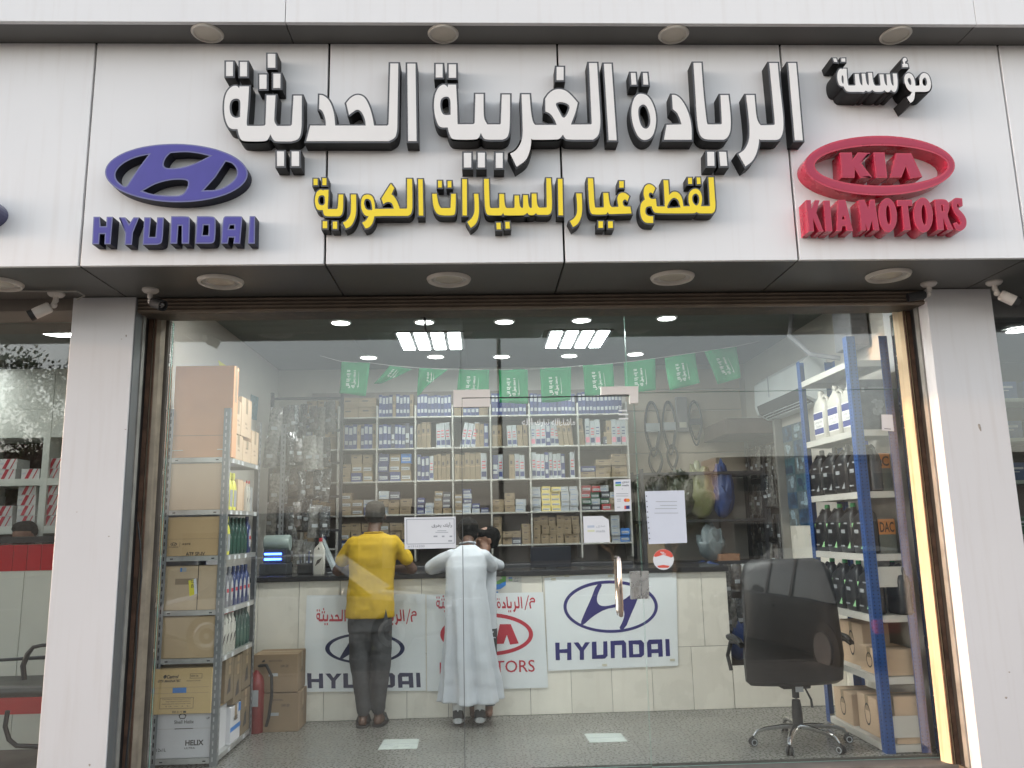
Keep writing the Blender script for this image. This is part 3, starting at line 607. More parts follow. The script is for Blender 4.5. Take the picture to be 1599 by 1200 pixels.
# ------------------------------------------------------------------ posters on the counter
vinyl=mat('banner_vinyl',(.80,.82,.83),.35,var=.05,scale=4,bump=.10,bscale=7); navy=mat('print_navy',(.035,.03,.16),.4,var=.05); dnavy=mat('print_dark_navy',(.02,.025,.08),.45); pred=mat('print_red',(.52,.03,.05),.45,var=.05); tape=mat('tape_yellow',(.62,.58,.45),.4,var=.2,scale=30)
HBAN=[(570,180),(650,175),(600,270),(575,350),(580,410),(620,450),(700,455),(820,425),(920,370),(1010,300),(1086,225),(1131,240),(1060,430),(1000,560),(930,740),(846,745),(896,650),(921,570),(916,510),(876,470),(796,470),(676,495),(560,560),(480,620),(410,690),(365,680),(430,520),(500,370)]
HYT=[('55,910 110,910 110,995 205,990 205,910 255,908 260,1125 205,1130 205,1040 112,1040 115,1130 62,1130',''),('285,910 345,905 390,970 430,905 490,905 415,1010 415,1125 362,1125 362,1015',''),('512,900 570,897 575,1065 655,1060 655,895 705,892 710,1075 675,1110 515,1115',''),('745,890 910,880 940,915 945,1100 890,1100 888,940 800,942 800,1103 750,1105',''),('970,885 1130,878 1165,915 1165,1060 1130,1093 980,1095','1025,930 1100,935 1105,1050 1030,1055'),('1200,910 1225,873 1390,868 1400,1085 1345,1088 1343,1040 1260,1042 1260,1090 1208,1093','1255,930 1335,925 1338,990 1258,993'),('1430,865 1480,865 1490,1078 1437,1080','')]
YBAN=6.888
def banner(label,corners,y=YBAN):
    p=[at(a,b,Y=y) for a,b in corners]; O=Vector((sum(q.x for q in p)/4,y,min(q.z for q in p)))
    t=thing('banner',label,'banner',O,group='printed banners on the counter front')
    # gently rippled sheet with thickness
    m=MB(O); nx,nz=16,12; idx={}
    for s,dy in ((0,0),(1,.0015)):
        for j in range(nz+1):
            for i in range(nx+1):
                u,v=i/nx,j/nz; a=p[0].lerp(p[1],u); b=p[3].lerp(p[2],u); q=a.lerp(b,v)
                q.y=y+dy; idx[s,i,j]=len(m.v); m.v.append(q-O)
    for j in range(nz):
        for i in range(nx):
            m.f.append((idx[0,i,j],idx[0,i,j+1],idx[0,i+1,j+1],idx[0,i+1,j])); m.m.append(0)
            m.f.append((idx[1,i,j],idx[1,i+1,j],idx[1,i+1,j+1],idx[1,i,j+1])); m.m.append(0)
    m.build('sheet',vinyl,t); return t,O
def flat(t,O,loops,mt,nm,y,conv):
    L=[]
    for k,l in enumerate(loops):
        q=[conv(a,b) for a,b in l]
        if (area(q)>0)!=(k==0): q=q[::-1]
        L.append(q)
    m=MB(O); m.prism(L,(0,y,0),X_,Z_,-.001,.0012); return m.build(nm,mt,t)
def pcv(y): return lambda a,b:(at(a,b,Y=y).x,at(a,b,Y=y).z)
# banner 3 (rightmost): traced directly
t,O=banner('white banner with navy oval and word HYUNDAI, rightmost and largest print on the counter',((850,903),(1056,888),(1059,1040),(856,1048)))
cv=pcv(YBAN)
K=CR['P5']
def pp(a,b): return (K[0]+a/K[2],K[1]+b/K[2])
flat(t,O,[[pp(*q) for q in ellp(748,460,590,328,56)],[pp(*q) for q in ellp(748,462,550,290,56)]],navy,'printed_oval',YBAN,cv)
flat(t,O,[[pp(*q[:2]) for q in chaik([(a,b,1) for a,b in HBAN],1)]],navy,'printed_emblem',YBAN-.0002,cv)
for s,h in HYT: flat(t,O,[chaik(P('P5',s))]+([chaik(P('P5',h))] if h else []),navy,'printed_letter',YBAN,cv)
for (px,py) in ((864,905),(885,900),(953,900),(1037,893),(862,899),(1050,1031),(944,1039)):
    q=at(px,py,Y=YBAN); m=MB(O); m.box((q.x-.02,YBAN-.003,q.z-.008),(q.x+.02,YBAN-.0022,q.z+.01)); m.build('tape',tape,t)
def arword(t,O,items,x0,x1,y0,y1,mt,y,lim=None):
    """the shop name from the big sign, printed small inside px box"""
    px=[p[0] for it in MAIN for p in it[0]]; py=[p[1] for it in MAIN for p in it[0]]
    a0,a1,b0,b1=min(px),max(px),min(py),max(py)
    f=lambda a,b: cv2(x0+(a-a0)/(a1-a0)*(x1-x0), y0+(b-b0)/(b1-b0)*(y1-y0))
    cv2=pcv(y)
    for outl,h in items:
        flat(t,O,[chaik(outl)]+[chaik(k) for k in h],mt,'printed_letter',y,f)
# banner 1
t,O=banner('white banner with navy oval behind the man in the yellow shirt, leftmost on the counter',((479,930),(664,928),(665,1079),(473,1081)))
def m5(a,b):  # P5 crop -> banner 1 pixels
    return (508+(a-160)/(1338-160)*124, 988.6+(b-132)/(788-132)*48.5)
flat(t,O,[[m5(*q) for q in ellp(748,460,590,328,56)],[m5(*q) for q in ellp(748,462,525,280,56)]],dnavy,'printed_oval',YBAN,cv)
flat(t,O,[[m5(*q[:2]) for q in chaik([(a,b,1) for a,b in HBAN],1)]],dnavy,'printed_emblem',YBAN-.0002,cv)
def m5t(a,b): return (479.5+(a-55)/(1490-55)*177.5, 1051+(b-(905-(a-55)*.028))/ (222)*23.5)
def p5raw(s): return [tuple(map(float,w.split(','))) for w in s.split()]
for s,h in HYT: flat(t,O,[[m5t(*q) for q in p5raw(s)]]+([[m5t(*q) for q in p5raw(h)]] if h else []),dnavy,'printed_letter',YBAN,cv)
arword(t,O,MAIN,494,632,950,977,pred,YBAN)
p0=at(646,963,Y=YBAN); text_obj('م',pred,t,p0,X_,Z_,height=.09,depth=.0014,bold=.015,name='printed_letter',org=O)
flat(t,O,[[(634,975),(635.5,975),(641,951),(639.5,951)]],pred,'printed_slash',YBAN,cv)
# banner 2
t,O=banner('white banner with red oval ring partly hidden by the man in the white robe',((666,929),(848,925),(856,1074),(667,1080)),YBAN+.0)
cvb=cv
flat(t,O,[ellp(760,991,72.5,33.5,56),ellp(760,991,66,27.5,56)],pred,'printed_oval',YBAN,cv)
kx=[p[0] for it in KLT for p in it[0]]; ky=[p[1] for it in KLT for p in it[0]]
for it in KLT:
    flat(t,O,[[(718+(p[0]-min(kx))/(max(kx)-min(kx))*92, 974+(p[1]-min(ky))/(max(ky)-min(ky))*33) for p in it[0]]],pred,'printed_letter',YBAN,cv)
p0=at(761,1042,Y=YBAN); text_obj('KIA MOTORS',pred,t,p0,X_,Z_,height=.095,width=.78,depth=.0014,bold=.006,name='printed_lettering',org=O)
arword(t,O,MAIN,681,816,930,957,pred,YBAN)
p0=at(831,942,Y=YBAN); text_obj('م',pred,t,p0,X_,Z_,height=.09,depth=.0014,bold=.015,name='printed_letter',org=O)
flat(t,O,[[(819,953),(820.5,953),(826,930),(824.5,930)]],pred,'printed_slash',YBAN,cv)
# small payment sticker
def sheet(name,label,cat,corners,mt,y,th=.0008,group=None):
    p=[at(a,b,Y=y) for a,b in corners]; O=Vector((sum(q.x for q in p)/len(p),y,min(q.z for q in p)))
    t=thing(name,label,cat,O,group=group); q=[(a.x,a.z) for a in p]
    if area(q)<0: q=q[::-1]
    m=MB(O); m.prism([q],(0,y,0),X_,Z_,0,th); m.build('sheet',mt,t); return t,O
paper=mat('white_paper',(.74,.75,.78),.6,var=.03); sgreen=mat('print_green',(.16,.42,.10),.5); sblue=mat('print_blue',(.04,.20,.55),.5); ink=mat('print_ink',(.08,.08,.10),.6); sred=mat('print_coral',(.70,.10,.07),.5); sorange=mat('print_orange',(.80,.30,.04),.5); pale=mat('print_grey',(.38,.40,.44),.6)
t,O=sheet('payment_sticker','small white payment sticker with green and blue zigzag on the counter tiles','sticker',((765,900),(814,899),(815,926),(766,927)),mat('sticker_clear',(.60,.58,.53),.3),6.894)
for l,mt in (([(777,898),(790,897),(790,908),(779,913),(771,913),(771,911),(785,903)],sgreen),([(771,914),(790,908),(790,914),(782,920),(771,922)],sblue),([(794,902),(800,902),(800,904),(794,904)],sblue),([(794,905),(800,905),(800,907),(794,907)],sgreen),([(772,924),(778,924),(778,926),(772,926)],sblue)): flat(t,O,[l],mt,'printed_mark',6.893,pcv(6.893))
p0=at(806,903.5,Y=6.892); text_obj('مدى',ink,t,p0,X_,Z_,height=.014,depth=.001,name='printed_word',org=O,width=.035)
p0=at(806,907.5,Y=6.892); text_obj('mada',ink,t,p0,X_,Z_,height=.012,depth=.001,name='printed_word',org=O,width=.035)

# ------------------------------------------------------------------ parts shelves on the back wall
YS0=8.50
colx=[-2.22]+[at(q,780,Y=YS0).x for q in (472,527,588,649,708,768,830,907,985)]
rowz=[at(740,q,Y=YS0).z for q in (649,698,749,801,852)]
shelf_m=mat('shelf_edge_white',(.45,.43,.40),.3,metal=.35,var=.15,scale=12); shelf_b=mat('shelf_back',(.22,.19,.17),.8,var=.1)
sh=thing('parts_shelving','wide white gridded shelving full of boxed parts on the back wall','shelving',((colx[0]+colx[-1])/2,YS0,rowz[-1])); so_=sh.location.copy()
m=MB(so_); m.box((colx[1],YB-.02,rowz[-1]-.4),(colx[-1],YB-.004,rowz[0]+.33)); m.build('back_panel',shelf_b,sh)
for z in rowz:
    for a,b in zip(colx[1:-1],colx[2:]):
        m=MB(so_); m.box((a+.001,YS0,z-.016),(b-.001,YB-.021,z),ch=.002); m.build('shelf',shelf_m,sh)
for x in colx[1:]:
    m=MB(so_); m.box((x-.012,YS0-.006,rowz[-1]-.15),(x+.006,YB-.021,rowz[0]+.12),ch=.002); m.build('divider',shelf_m,sh)

# boxes: one mesh per kind, sized per instance
def boxmesh(kind):
    b=MB(); b.box((-.5,-.5,0),(.5,.5,1),0,ch=.012)
    if kind=='slim': b.box((-.36,-.506,.18),(.36,-.49,.34),1); b.box((-.36,-.506,.62),(.36,-.49,.9),2)
    elif kind=='slimw': b.box((-.4,-.506,.1),(.4,-.49,.3),2); b.box((-.3,-.506,.42),(.3,-.49,.46),1);b.box((-.3,-.506,.52),(.3,-.49,.56),1);b.box((-.3,-.506,.66),(.3,-.49,.70),1)
    elif kind=='pack': b.box((-.40,-.506,.22),(.40,-.49,.60),1); b.box((-.40,-.508,.34),(.25,-.49,.40),2)
    elif kind=='kraft': b.box((-.5,-.503,.49),(.5,-.495,.53),1); b.box((-.28,-.506,.60),(.05,-.49,.74),2)
    elif kind=='plain': b.box((-.12,-.504,0.001),(.12,-.49,.999),1)
    return b
kraftm=mat('kraft_board',(.22,.165,.105),.8,var=.10,scale=5,rnd=.12,bump=.05); kraftd=mat('kraft_tape',(.30,.215,.13),.5,var=.1); inkb=mat('carton_ink',(.06,.05,.045),.7); 
bluem=mat('box_blue',(.03,.04,.13),.45,rnd=.3,var=.08); blue2=mat('box_bright_blue',(.03,.14,.42),.45,rnd=.2); whitem=mat('box_white',(.36,.375,.39),.5,rnd=.1); yelm=mat('box_yellow',(.65,.52,.18),.5,rnd=.1); redm=mat('box_red',(.30,.03,.04),.5,rnd=.2); greenm=mat('box_dark_green',(.03,.09,.06),.5); pinkm=mat('box_pink',(.62,.22,.28),.5); dkm=mat('box_dark',(.05,.05,.07),.5,rnd=.3)
KM={}
def km(kind,mats,key):
    if (kind,key) not in KM: KM[(kind,key)]=boxmesh(kind).mesh('parts_box',mats)
    return KM[(kind,key)]
KIND={'blue':('slim',[bluem,whitem,whitem],'slim blue box with white labels'),
 'kslim':('kraft',[kraftm,kraftd,inkb],'slim kraft box'),
 'wslim':('slimw',[whitem,pred,bluem],'slim white box with red lines'),
 'pslim':('slimw',[whitem,bluem,pinkm],'slim white box with pink end'),
 'kraft':('kraft',[kraftm,kraftd,inkb],'small kraft box'),
 'kwhite':('pack',[kraftm,whitem,inkb],'kraft box with white label'),
 'bpack':('pack',[bluem,whitem,bluem],'small dark blue box'),
 'wpack':('pack',[whitem,whitem,blue2],'small white box with blue band'),
 'ypack':('pack',[yelm,whitem,inkb],'small yellow box'),
 'rpack':('pack',[redm,whitem,inkb],'small dark red box'),
 'gpack':('pack',[greenm,whitem,inkb],'small dark green box'),
 'cyan':('pack',[blue2,whitem,bluem],'bright blue box'),
 'dpack':('pack',[dkm,whitem,inkb],'small black box')}
ORD=['first','second','third','fourth','fifth','sixth','seventh','eighth','ninth']
NB=[0]
def pbox(kind,x,y,z,w,d,h,rz=0,tilt=0,where='',loc=None):
    k,ms,lb=KIND[kind]; me=km(k,ms,kind)
    o=bpy.data.objects.new('slim_box' if 'slim' in kind or kind=='blue' else 'parts_box',me); COL.objects.link(o)
    o.scale=(w,d,h); o.location=(x,y,z); o.rotation_euler=(0,tilt,rz); NB[0]+=1
    tag(o,lb+where,'box',group='boxed parts on the back shelves'); return o
def bay(c,r):
    return colx[c+1]+.012, colx[c+2]-.018, rowz[r]
def slims(c,r,seq,wd=.032,h=.25,d=.2,tilts=()):
    a,b,z=bay(c,r); x=a; k=0; wh=', %s shelf row, %s bay'%(ORD[r],ORD[c]); nn=0
    while x<b-wd*.8:
        kd=seq[k%len(seq)]
        if kd is None: x+=wd*1.2; k+=1; continue
        w=wd*random.uniform(.9,1.15); hh=h*random.uniform(.93,1.03)
        tl=tilts[k] if k<len(tilts) else 0
        pbox(kd,x+w/2+ (hh*sin(tl) if tl<0 else 0)*0,YS0+.03+d/2+random.uniform(0,.02),z+.001+abs(sin(tl))*w/2,w-.002,d,hh,tilt=tl,where=wh+', %s from left'%(ORD+['tenth','eleventh','twelfth','thirteenth','fourteenth'])[nn]); nn+=1; x+=w+(abs(sin(tl))*.02); k+=1
def stacks(c,r,cols,wd,hh,d=.18,n=None,lab=None):
    a,b,z=bay(c,r); wh=', %s shelf row, %s bay'%(ORD[r],ORD[c]); x=a
    for ci,col in enumerate(cols):
        w=wd*random.uniform(.92,1.06)
        if x+w>b+.01: break
        zz=z+.001
        for ki,kd in enumerate(col):
            h=hh*random.uniform(.92,1.05)
            pbox(kd,x+w/2+random.uniform(-.003,.003),YS0+.035+d/2+random.uniform(0,.03),zz,w-.004,d,h-.001,rz=random.uniform(-.07,.07),where=wh+', %s column, %s up'%(ORD[ci],ORD[ki])); zz+=h
        x+=w+.002
def rows(kinds,n): return [random.choice(kinds) for _ in range(n)]
# row 0 (top, open above) bays 0..7
stacks(0,0,[rows(['kraft','kwhite'],2) for _ in range(3)],.11,.10)
stacks(1,0,[rows(['kwhite','kraft'],2) for _ in range(2)],.185,.11)
for c in (2,3): slims(c,0,['blue','blue','blue','blue','kslim'] if c==2 else ['blue'],.037,.24)
slims(4,0,['kslim','kslim','blue','blue','blue','blue'],.045,.23)
for c in (5,6,7): slims(c,0,['blue'],.040,.24)
# row 1
slims(0,1,['blue','kslim','kslim','kslim','kslim'],.062,.28)
slims(1,1,['kslim','blue','blue','blue'],.040,.26); slims(2,1,['blue','blue','blue','dpack'],.040,.26)
slims(3,1,['kslim','kslim','kslim',None,'wslim','wslim','wslim','wslim'],.048,.27,tilts=(0,0,0,0,0,-.06,-.06,0))
slims(4,1,[None,'wslim','wslim','wslim','kslim','kslim','blue'],.05,.26,tilts=(0,.2,.2,.2))
slims(5,1,['kslim','kslim',None,'wslim','wslim','kslim','kslim'],.052,.24,tilts=(0,0,0,-.05,-.05,-.03,0))
slims(6,1,['pslim','wslim','wslim','blue','wslim','wslim','kslim','kslim','kslim','kslim'],.05,.26,tilts=(0,0,0,0,0,0,-.12,-.12,-.12,-.1))
slims(7,1,['kslim','pslim','wslim','pslim',None],.055,.28,tilts=(-.08,)); 
a,b,z=bay(7,1); pbox('dpack',b-.14,YS0+.14,z,.2,.2,.09,where=' low in the right end bay'); pbox('kraft',b-.14,YS0+.14,z+.091,.19,.2,.05,where=' low in the right end bay')
# row 2
stacks(0,2,[['bpack','rpack'],['kwhite','kraft','kwhite'],['kraft','kwhite']],.115,.09)
stacks(1,2,[['kraft','kraft'],['bpack','kwhite','kraft'],['kwhite','kwhite','kraft']],.115,.095)
stacks(2,2,[['bpack','bpack','bpack'],['bpack','kwhite','kwhite'],['kwhite','kwhite','cyan']],.118,.10)
slims(3,2,['blue','blue','blue','wslim','kslim','kslim','kslim','kslim'],.045,.27)
slims(4,2,['kslim','kslim','kslim','kslim','kslim','wslim'],.058,.28)
slims(5,2,['bpack','wslim',None,'kslim','wslim','wslim','kslim'],.055,.26)
slims(6,2,['wslim','wslim','wslim','blue','wslim','wslim','wslim','blue',None,'wslim','pslim'],.045,.27)
stacks(7,2,[['kraft','bpack'],['kraft','kraft','kraft'],['kraft','kraft','kraft','kraft']],.165,.062)
# row 3
stacks(0,3,[rows(['kraft','kwhite'],2) for _ in range(3)],.11,.085); stacks(1,3,[rows(['kraft','kwhite'],3),rows(['kwhite'],2),rows(['bpack','wpack'],2)],.12,.08)
stacks(2,3,[['wpack','kraft','wpack'],['kraft','kraft','dpack'],['kraft','kraft']],.118,.08)
stacks(3,3,[['bpack','bpack','bpack'],['wpack','wpack'],['kraft','kraft','kwhite','kwhite'],['kraft','dpack','dpack','dpack']],.088,.058)
stacks(4,3,[['kwhite','kraft','kwhite','kwhite'],['wpack','wpack','bpack','wpack','bpack'],['wpack','bpack'],['bpack']],.09,.05)
stacks(5,3,[['kraft','kraft'],['kraft','kraft','kraft'],['wpack','wpack']],.12,.07)
stacks(6,3,[['wpack']*5,['ypack']*5,['ypack']*5,['wpack']*5,['wpack']*5],.098,.052)
stacks(7,3,[['dpack','gpack','rpack','rpack'],['dpack','wpack','gpack','rpack'],['rpack','gpack','dpack','wpack'],['kraft','kraft','wpack']],.10,.065)
# row 4
for c in (0,1,2): stacks(c,4,[rows(['kraft','kwhite','bpack'],3) for _ in range(3)],.118,.085)
stacks(3,4,[rows(['wpack','bpack','kraft'],3) for _ in range(3)],.118,.07)
stacks(5,4,[['kraft']*4,['kraft']*2,['dpack','kraft'],['kraft']*3],.095,.07)
stacks(6,4,[['kraft']*3 for _ in range(6)],.082,.095)
stacks(7,4,[['kraft']*3,['kraft']*3,['kraft','kraft'],['wpack']*4,['cyan']*2],.10,.07)
print('boxes',NB[0])
# low stuff under the shelves, behind the counter
m=MB((0,8.45,0)); 
lowt=thing('base_cabinet','dark low cabinet behind the counter below the parts shelving','cabinet',(-.2,8.5,0))
m=MB((-.2,8.5,0)); m.box((colx[1],8.52,0),(colx[-1],YB-.03,1.14),ch=.01); m.build('cabinet_body',mat('dark_cabinet',(.035,.035,.04),.5,var=.2),lowt)
for i in range(7):
    a=colx[1]+(colx[-1]-colx[1])*i/7; m=MB((-.2,8.5,0)); m.box((a+.01,8.50,.05),(a+.48,8.518,1.10),ch=.004); m.build('door',mat('dark_cabinet_door',(.045,.045,.05),.4,var=.2),lowt)

# ------------------------------------------------------------------ glass front
gm=glass_mat('window_glass'); gedge=mat('glass_edge',(.35,.55,.48),.15,var=.1)
TH=.010
def pane(nm,label,x0,x1,z0,z1,cat='window pane',parent=None,dy=0):
    O=Vector(((x0+x1)/2,DG+dy,z0)); m=MB(O); m.box((x0,DG+dy-TH/2,z0),(x1,DG+dy+TH/2,z1))
    # faces in front/back use the clear shader, the thin edges the green one
    for i,f in enumerate(m.f):
        c=sum((Vector(m.v[k]) for k in f),Vector())/4
        ys=[m.v[k].y for k in f]; m.m[i]=0 if max(ys)-min(ys)<1e-6 else 1
    o=m.build(nm,[gm,gedge],parent)
    if not parent: tag(o,label,cat)
    return o
GZT=2.958
xa=at(722,800,Y=DG).x; xb=at(1003,900,Y=DG).x; xc=at(977,550,Y=DG).x; zdo=at(850,621,Y=DG).z; xdr=xb
pane('window_pane','large clear fixed glass pane filling the left part of the shop front',XL+.118,xa-.002,-.015,GZT)
pane('window_pane','clear fixed glass pane at the right of the glass door',xb+.002,XR-.068,-.015,zdo+.02)
o=pane('window_pane','clear glass pane above the right part of the shop front',xc+.002,XR-.068,zdo+.023,GZT)
pane('window_pane','clear glass transom pane above the door',xa+.002,xc-.002,zdo+.006,GZT)
# door leaf
do=Vector((xa+.01,DG,-.01)); dr=thing('glass_door','frameless glass door with steel corner patches and long bar handle','door',do)
m=MB(do); m.box((xa+.003,DG-TH/2,-.008),(xb-.003,DG+TH/2,zdo))
for i,f in enumerate(m.f):
    ys=[m.v[k].y for k in f]; m.m[i]=0 if max(ys)-min(ys)<1e-6 else 1
m.build('door_leaf',[gm,gedge],dr)
patch=mat('satin_patch',(.90,.84,.80),.4,metal=0,var=.05)
def fit(parent,O,l,nm='patch_fitting',y0=.018,mt=patch):
    q=[(at(a,b,Y=DG).x,at(a,b,Y=DG).z) for a,b in l]
    if area(q)<0: q=q[::-1]
    m=MB(O); m.prism([q],(0,DG,0),X_,Z_,-y0,y0); return m.build(nm,mt,parent)
fit(dr,do,[(722,623.5),(765,622.5),(765,636),(722,636.5)])
tf=thing('corner_patch','white metal L shaped patch holding the glass at the upper left corner of the door','fitting',(xa,DG,zdo),group='metal patches on the glass'); fit(tf,tf.location.copy(),[(708,610),(765,609),(765,621.5),(721,622),(721,636.5),(708,636.5)])
tf=thing('corner_patch','white metal L shaped patch holding the glass at the upper right corner of the door','fitting',(xdr,DG,zdo),group='metal patches on the glass'); fit(tf,tf.location.copy(),[(938,605),(996,604),(996,630.5),(983,631),(982,616.5),(938,617.5)])
# door gap / edge lines
m=MB(do); m.box((xa-.0015,DG-.012,-.008),(xa+.0025,DG+.012,zdo)); m.build('edge_seal',mat('seal_grey',(.08,.08,.08),.5),dr)
m=MB(do); m.box((xa,DG-.008,zdo),(xb-.01,DG+.008,zdo+.005)); m.build('edge_seal',black,dr)
# bar handle, pair (outside one visible, inside mirrored)
hx=at(968,915,Y=DG-.05).x; z1=at(966,871,Y=DG-.05).z; z0=at(969,962,Y=DG-.05).z
for s in (-1,1):
    m=MB(do); m.tube([(hx,DG+s*.01,z1-.01),(hx,DG+s*.045,z1-.005),(hx,DG+s*.06,z1-.03),(hx,DG+s*.06,(z0+z1)/2),(hx,DG+s*.06,z0+.03),(hx,DG+s*.045,z0+.005),(hx,DG+s*.01,z0+.01)],.0155,16)
    m.build('door_handle',mat('polished_handle',(.82,.70,.62),.10,metal=1,var=.04),dr,True)
lk=mat('lock_plate',(.62,.60,.58),.28,metal=.9,var=.15,scale=20)
fit(dr,do,[(984,893),(999,892),(1000,935),(985,936)],'lock_case',.022,lk)
fit(dr,do,[(989,916),(996,916),(996,932),(989,932)],'lock_cylinder',.026,mat('lock_inner',(.5,.47,.44),.3,metal=.8,var=.3,scale=40))
q=thing('strike_plate','silver strike plate on the fixed glass beside the door lock','fitting',(xb+.05,DG,at(1008,935,Y=DG).z)); fit(q,q.location.copy(),[(1001,892),(1012,892),(1013,935),(1001,935)],'plate',.018,lk)
# glass joints
for x,z0,z1 in ((xa,zdo,GZT),(xc,zdo,GZT),(xb,-.01,zdo)):
    pass
# stickers on the panes
YG=DG-TH/2-.0006
def dot(t,O,l,mt,nm='printed_mark',y=YG-.0012): flat(t,O,[l],mt,nm,y,pcv(y))
t,O=sheet('notice_sign','white landscape notice board with Arabic heading on the glass between the two men','notice',((631.5,808.5),(711.5,807),(712,856),(632,858)),paper,YG,.003)
fr=[(634.5,811),(709.5,810),(710,849),(635,850.5)]; fi=[(635.5,812),(708.5,811),(709,848),(636,849.5)]
flat(t,O,[fr,fi],pale,'printed_frame',YG-.0035,pcv(YG-.0035))
q=at(690,820.5,Y=YG); text_obj('رأيك يفرق',ink,t,q+Vector((0,-.0042,0)),X_,Z_,height=.033,width=.135,depth=.0,bold=.004,name='printed_words',org=O)
for i,(x0,x1,y) in enumerate(((683,697,829),(680,700,831.5),(702,706,838),(690,694,838),(677,683,838),(700,706,845))): dot(t,O,[(x0,y-.4),(x1,y-.5),(x1,y+.5),(x0,y+.6)] if i<2 else [(x0,y-1.2),(x1,y-1.3),(x1,y+1.1),(x0,y+1.2)],pale,y=YG-.0035)
q=at(650,853.6,Y=YG); text_obj('#1916200',pale,t,q+Vector((0,-.0042,0)),X_,Z_,height=.016,width=.11,depth=0,name='printed_number',org=O)
t,O=sheet('payment_sticker','tall white card payment sticker near the right edge of the door','sticker',((958,749.5),(984.5,748.5),(986,798),(960,799)),paper,YG)
dot(t,O,[(961,753),(969.5,752.6),(969.6,755.4),(961,755.8)],sblue); dot(t,O,[(961,756.8),(969.6,756.4),(969.7,759),(961,759.4)],sgreen)
for s,x,y,w,h in (('مدى',976.5,753.5,.045,.014),('mada',976.5,758,.045,.013)):
    q=at(x,y,Y=YG); text_obj(s,ink,t,q+Vector((0,-.0018,0)),X_,Z_,height=h,width=w,depth=0,bold=.01,name='printed_word',org=O)
dot(t,O,ellp(977,781.5,3,2.7,16),sred); dot(t,O,ellp(980.5,781.5,3,2.7,16),sorange,y=YG-.0016); dot(t,O,[(975,790),(983,789.6),(983.1,795),(975,795.4)],mat('print_dark_blue',(.03,.05,.2),.4)); dot(t,O,[(975,790),(977.5,789.9),(977.5,795.2),(975,795.4)],sred,y=YG-.0016)
for (x,y,w) in ((971,764,1.5),(962,771.5,19),(962,775,19),(963.5,780,6),(963.5,783,6),(963.5,792.5,5)): dot(t,O,[(x,y-.6),(x+w,y-.7),(x+w,y+.3),(x,y+.4)],pale)
t,O=sheet('payment_sticker','white cut-corner payment sticker seen from its back on the door glass','sticker',((910.5,806.5),(941,806),(950.5,812),(952.5,847),(912,848)),paper,YG)
dot(t,O,[(917,821),(928,820.6),(928.2,824),(917.2,824.4)],mat('print_pale_blue',(.50,.56,.66),.6)); dot(t,O,[(917.3,828),(928.3,827.6),(928.4,830.6),(917.4,831)],mat('print_pale_yellow',(.68,.70,.50),.6))
for s,x,y in (('مدى',938,822.5),('mada',938,829.5)):
    q=at(x,y,Y=YG); text_obj(s,pale,t,q+Vector((0,-.0018,0)),X_,Z_,height=.017,width=.06,depth=0,name='printed_word',org=O)
t,O=sheet('paper_notice','plain white paper sheet in a punched sleeve on the glass right of the door','notice',((1007,767.5),(1068.5,766),(1073,848),(1013,850)),mat('paper_sleeve',(.68,.71,.80),.25,var=.03),YG)
for (y,x0,x1) in ((783.5,1024,1057),(789.5,1031,1057),(794.5,1023,1057),(801.5,1022,1059),):
    dot(t,O,[(x0,y-.3),(x1,y-.5),(x1,y+.4),(x0,y+.6)],pale)
for i in range(9): dot(t,O,ellp(1009.0+i*.62+.4,775+i*8.3,.8,1.1,8),ink,'punch_hole')
t,O=sheet('round_sticker','round white and red sticker on the glass below the paper notice','sticker',ellp(1036,874,16.2,16.2,28),paper,YG)
arc=[(1036+16*cos(a),874-16*sin(a)) for a in [pi*.10+i*pi*.80/10 for i in range(11)]]
dot(t,O,arc+[(1024,870),(1036,866.5),(1048,871)],sred); dot(t,O,[(1026,884),(1036,882.5),(1046,884),(1043,887),(1029,887)],sred)
for (x0,x1,y) in ((1031,1037,862.5),(1033,1040,865)): dot(t,O,[(x0,y-.5),(x1,y),(x1,y+1.2),(x0,y+.7)],paper,y=YG-.0016)
t,O=sheet('square_sticker','small white square sticker on the glass in front of the blue rack','sticker',((1376,647.5),(1393.5,648),(1396,674),(1377,672.5)),paper,YG)
dot(t,O,[(1381,669),(1391,670),(1391,671),(1381,670)],ink)
# white words on the door glass
t=thing('door_lettering','small white Arabic words stuck on the upper part of the glass door','lettering',at(857,665,Y=YG)); O=t.location.copy()
wv=mat('white_vinyl',(.85,.85,.84),.4,var=.02)
for s,x,y,w,h in (('ماشاءالله',879.5,659.5,.150,.050),('تبارك',846.5,660.5,.092,.052),('الله',823,659,.068,.046)):
    q=at(x,y,Y=YG); text_obj(s,wv,t,q,X_,Z_,height=h*1.05,width=w*1.08,depth=.0015,bold=.014,name='lettering',org=O)
t=thing('hours_lettering','small white opening hours lines at the upper right corner of the door','lettering',at(972,665,Y=YG)); O=t.location.copy()
for (y,x0,x1) in ((641.5,966,979),(647.5,966,981),(654,966,981)):
    flat(t,O,[[(x0,y-1),(x1,y-1.2),(x1,y+1.2),(x0,y+1.4)]],wv,'line',YG,pcv(YG))
q=at(968,635,Y=YG); text_obj('نم',wv,t,q,X_,Z_,height=.02,width=.035,depth=.0008,name='lettering',org=O)

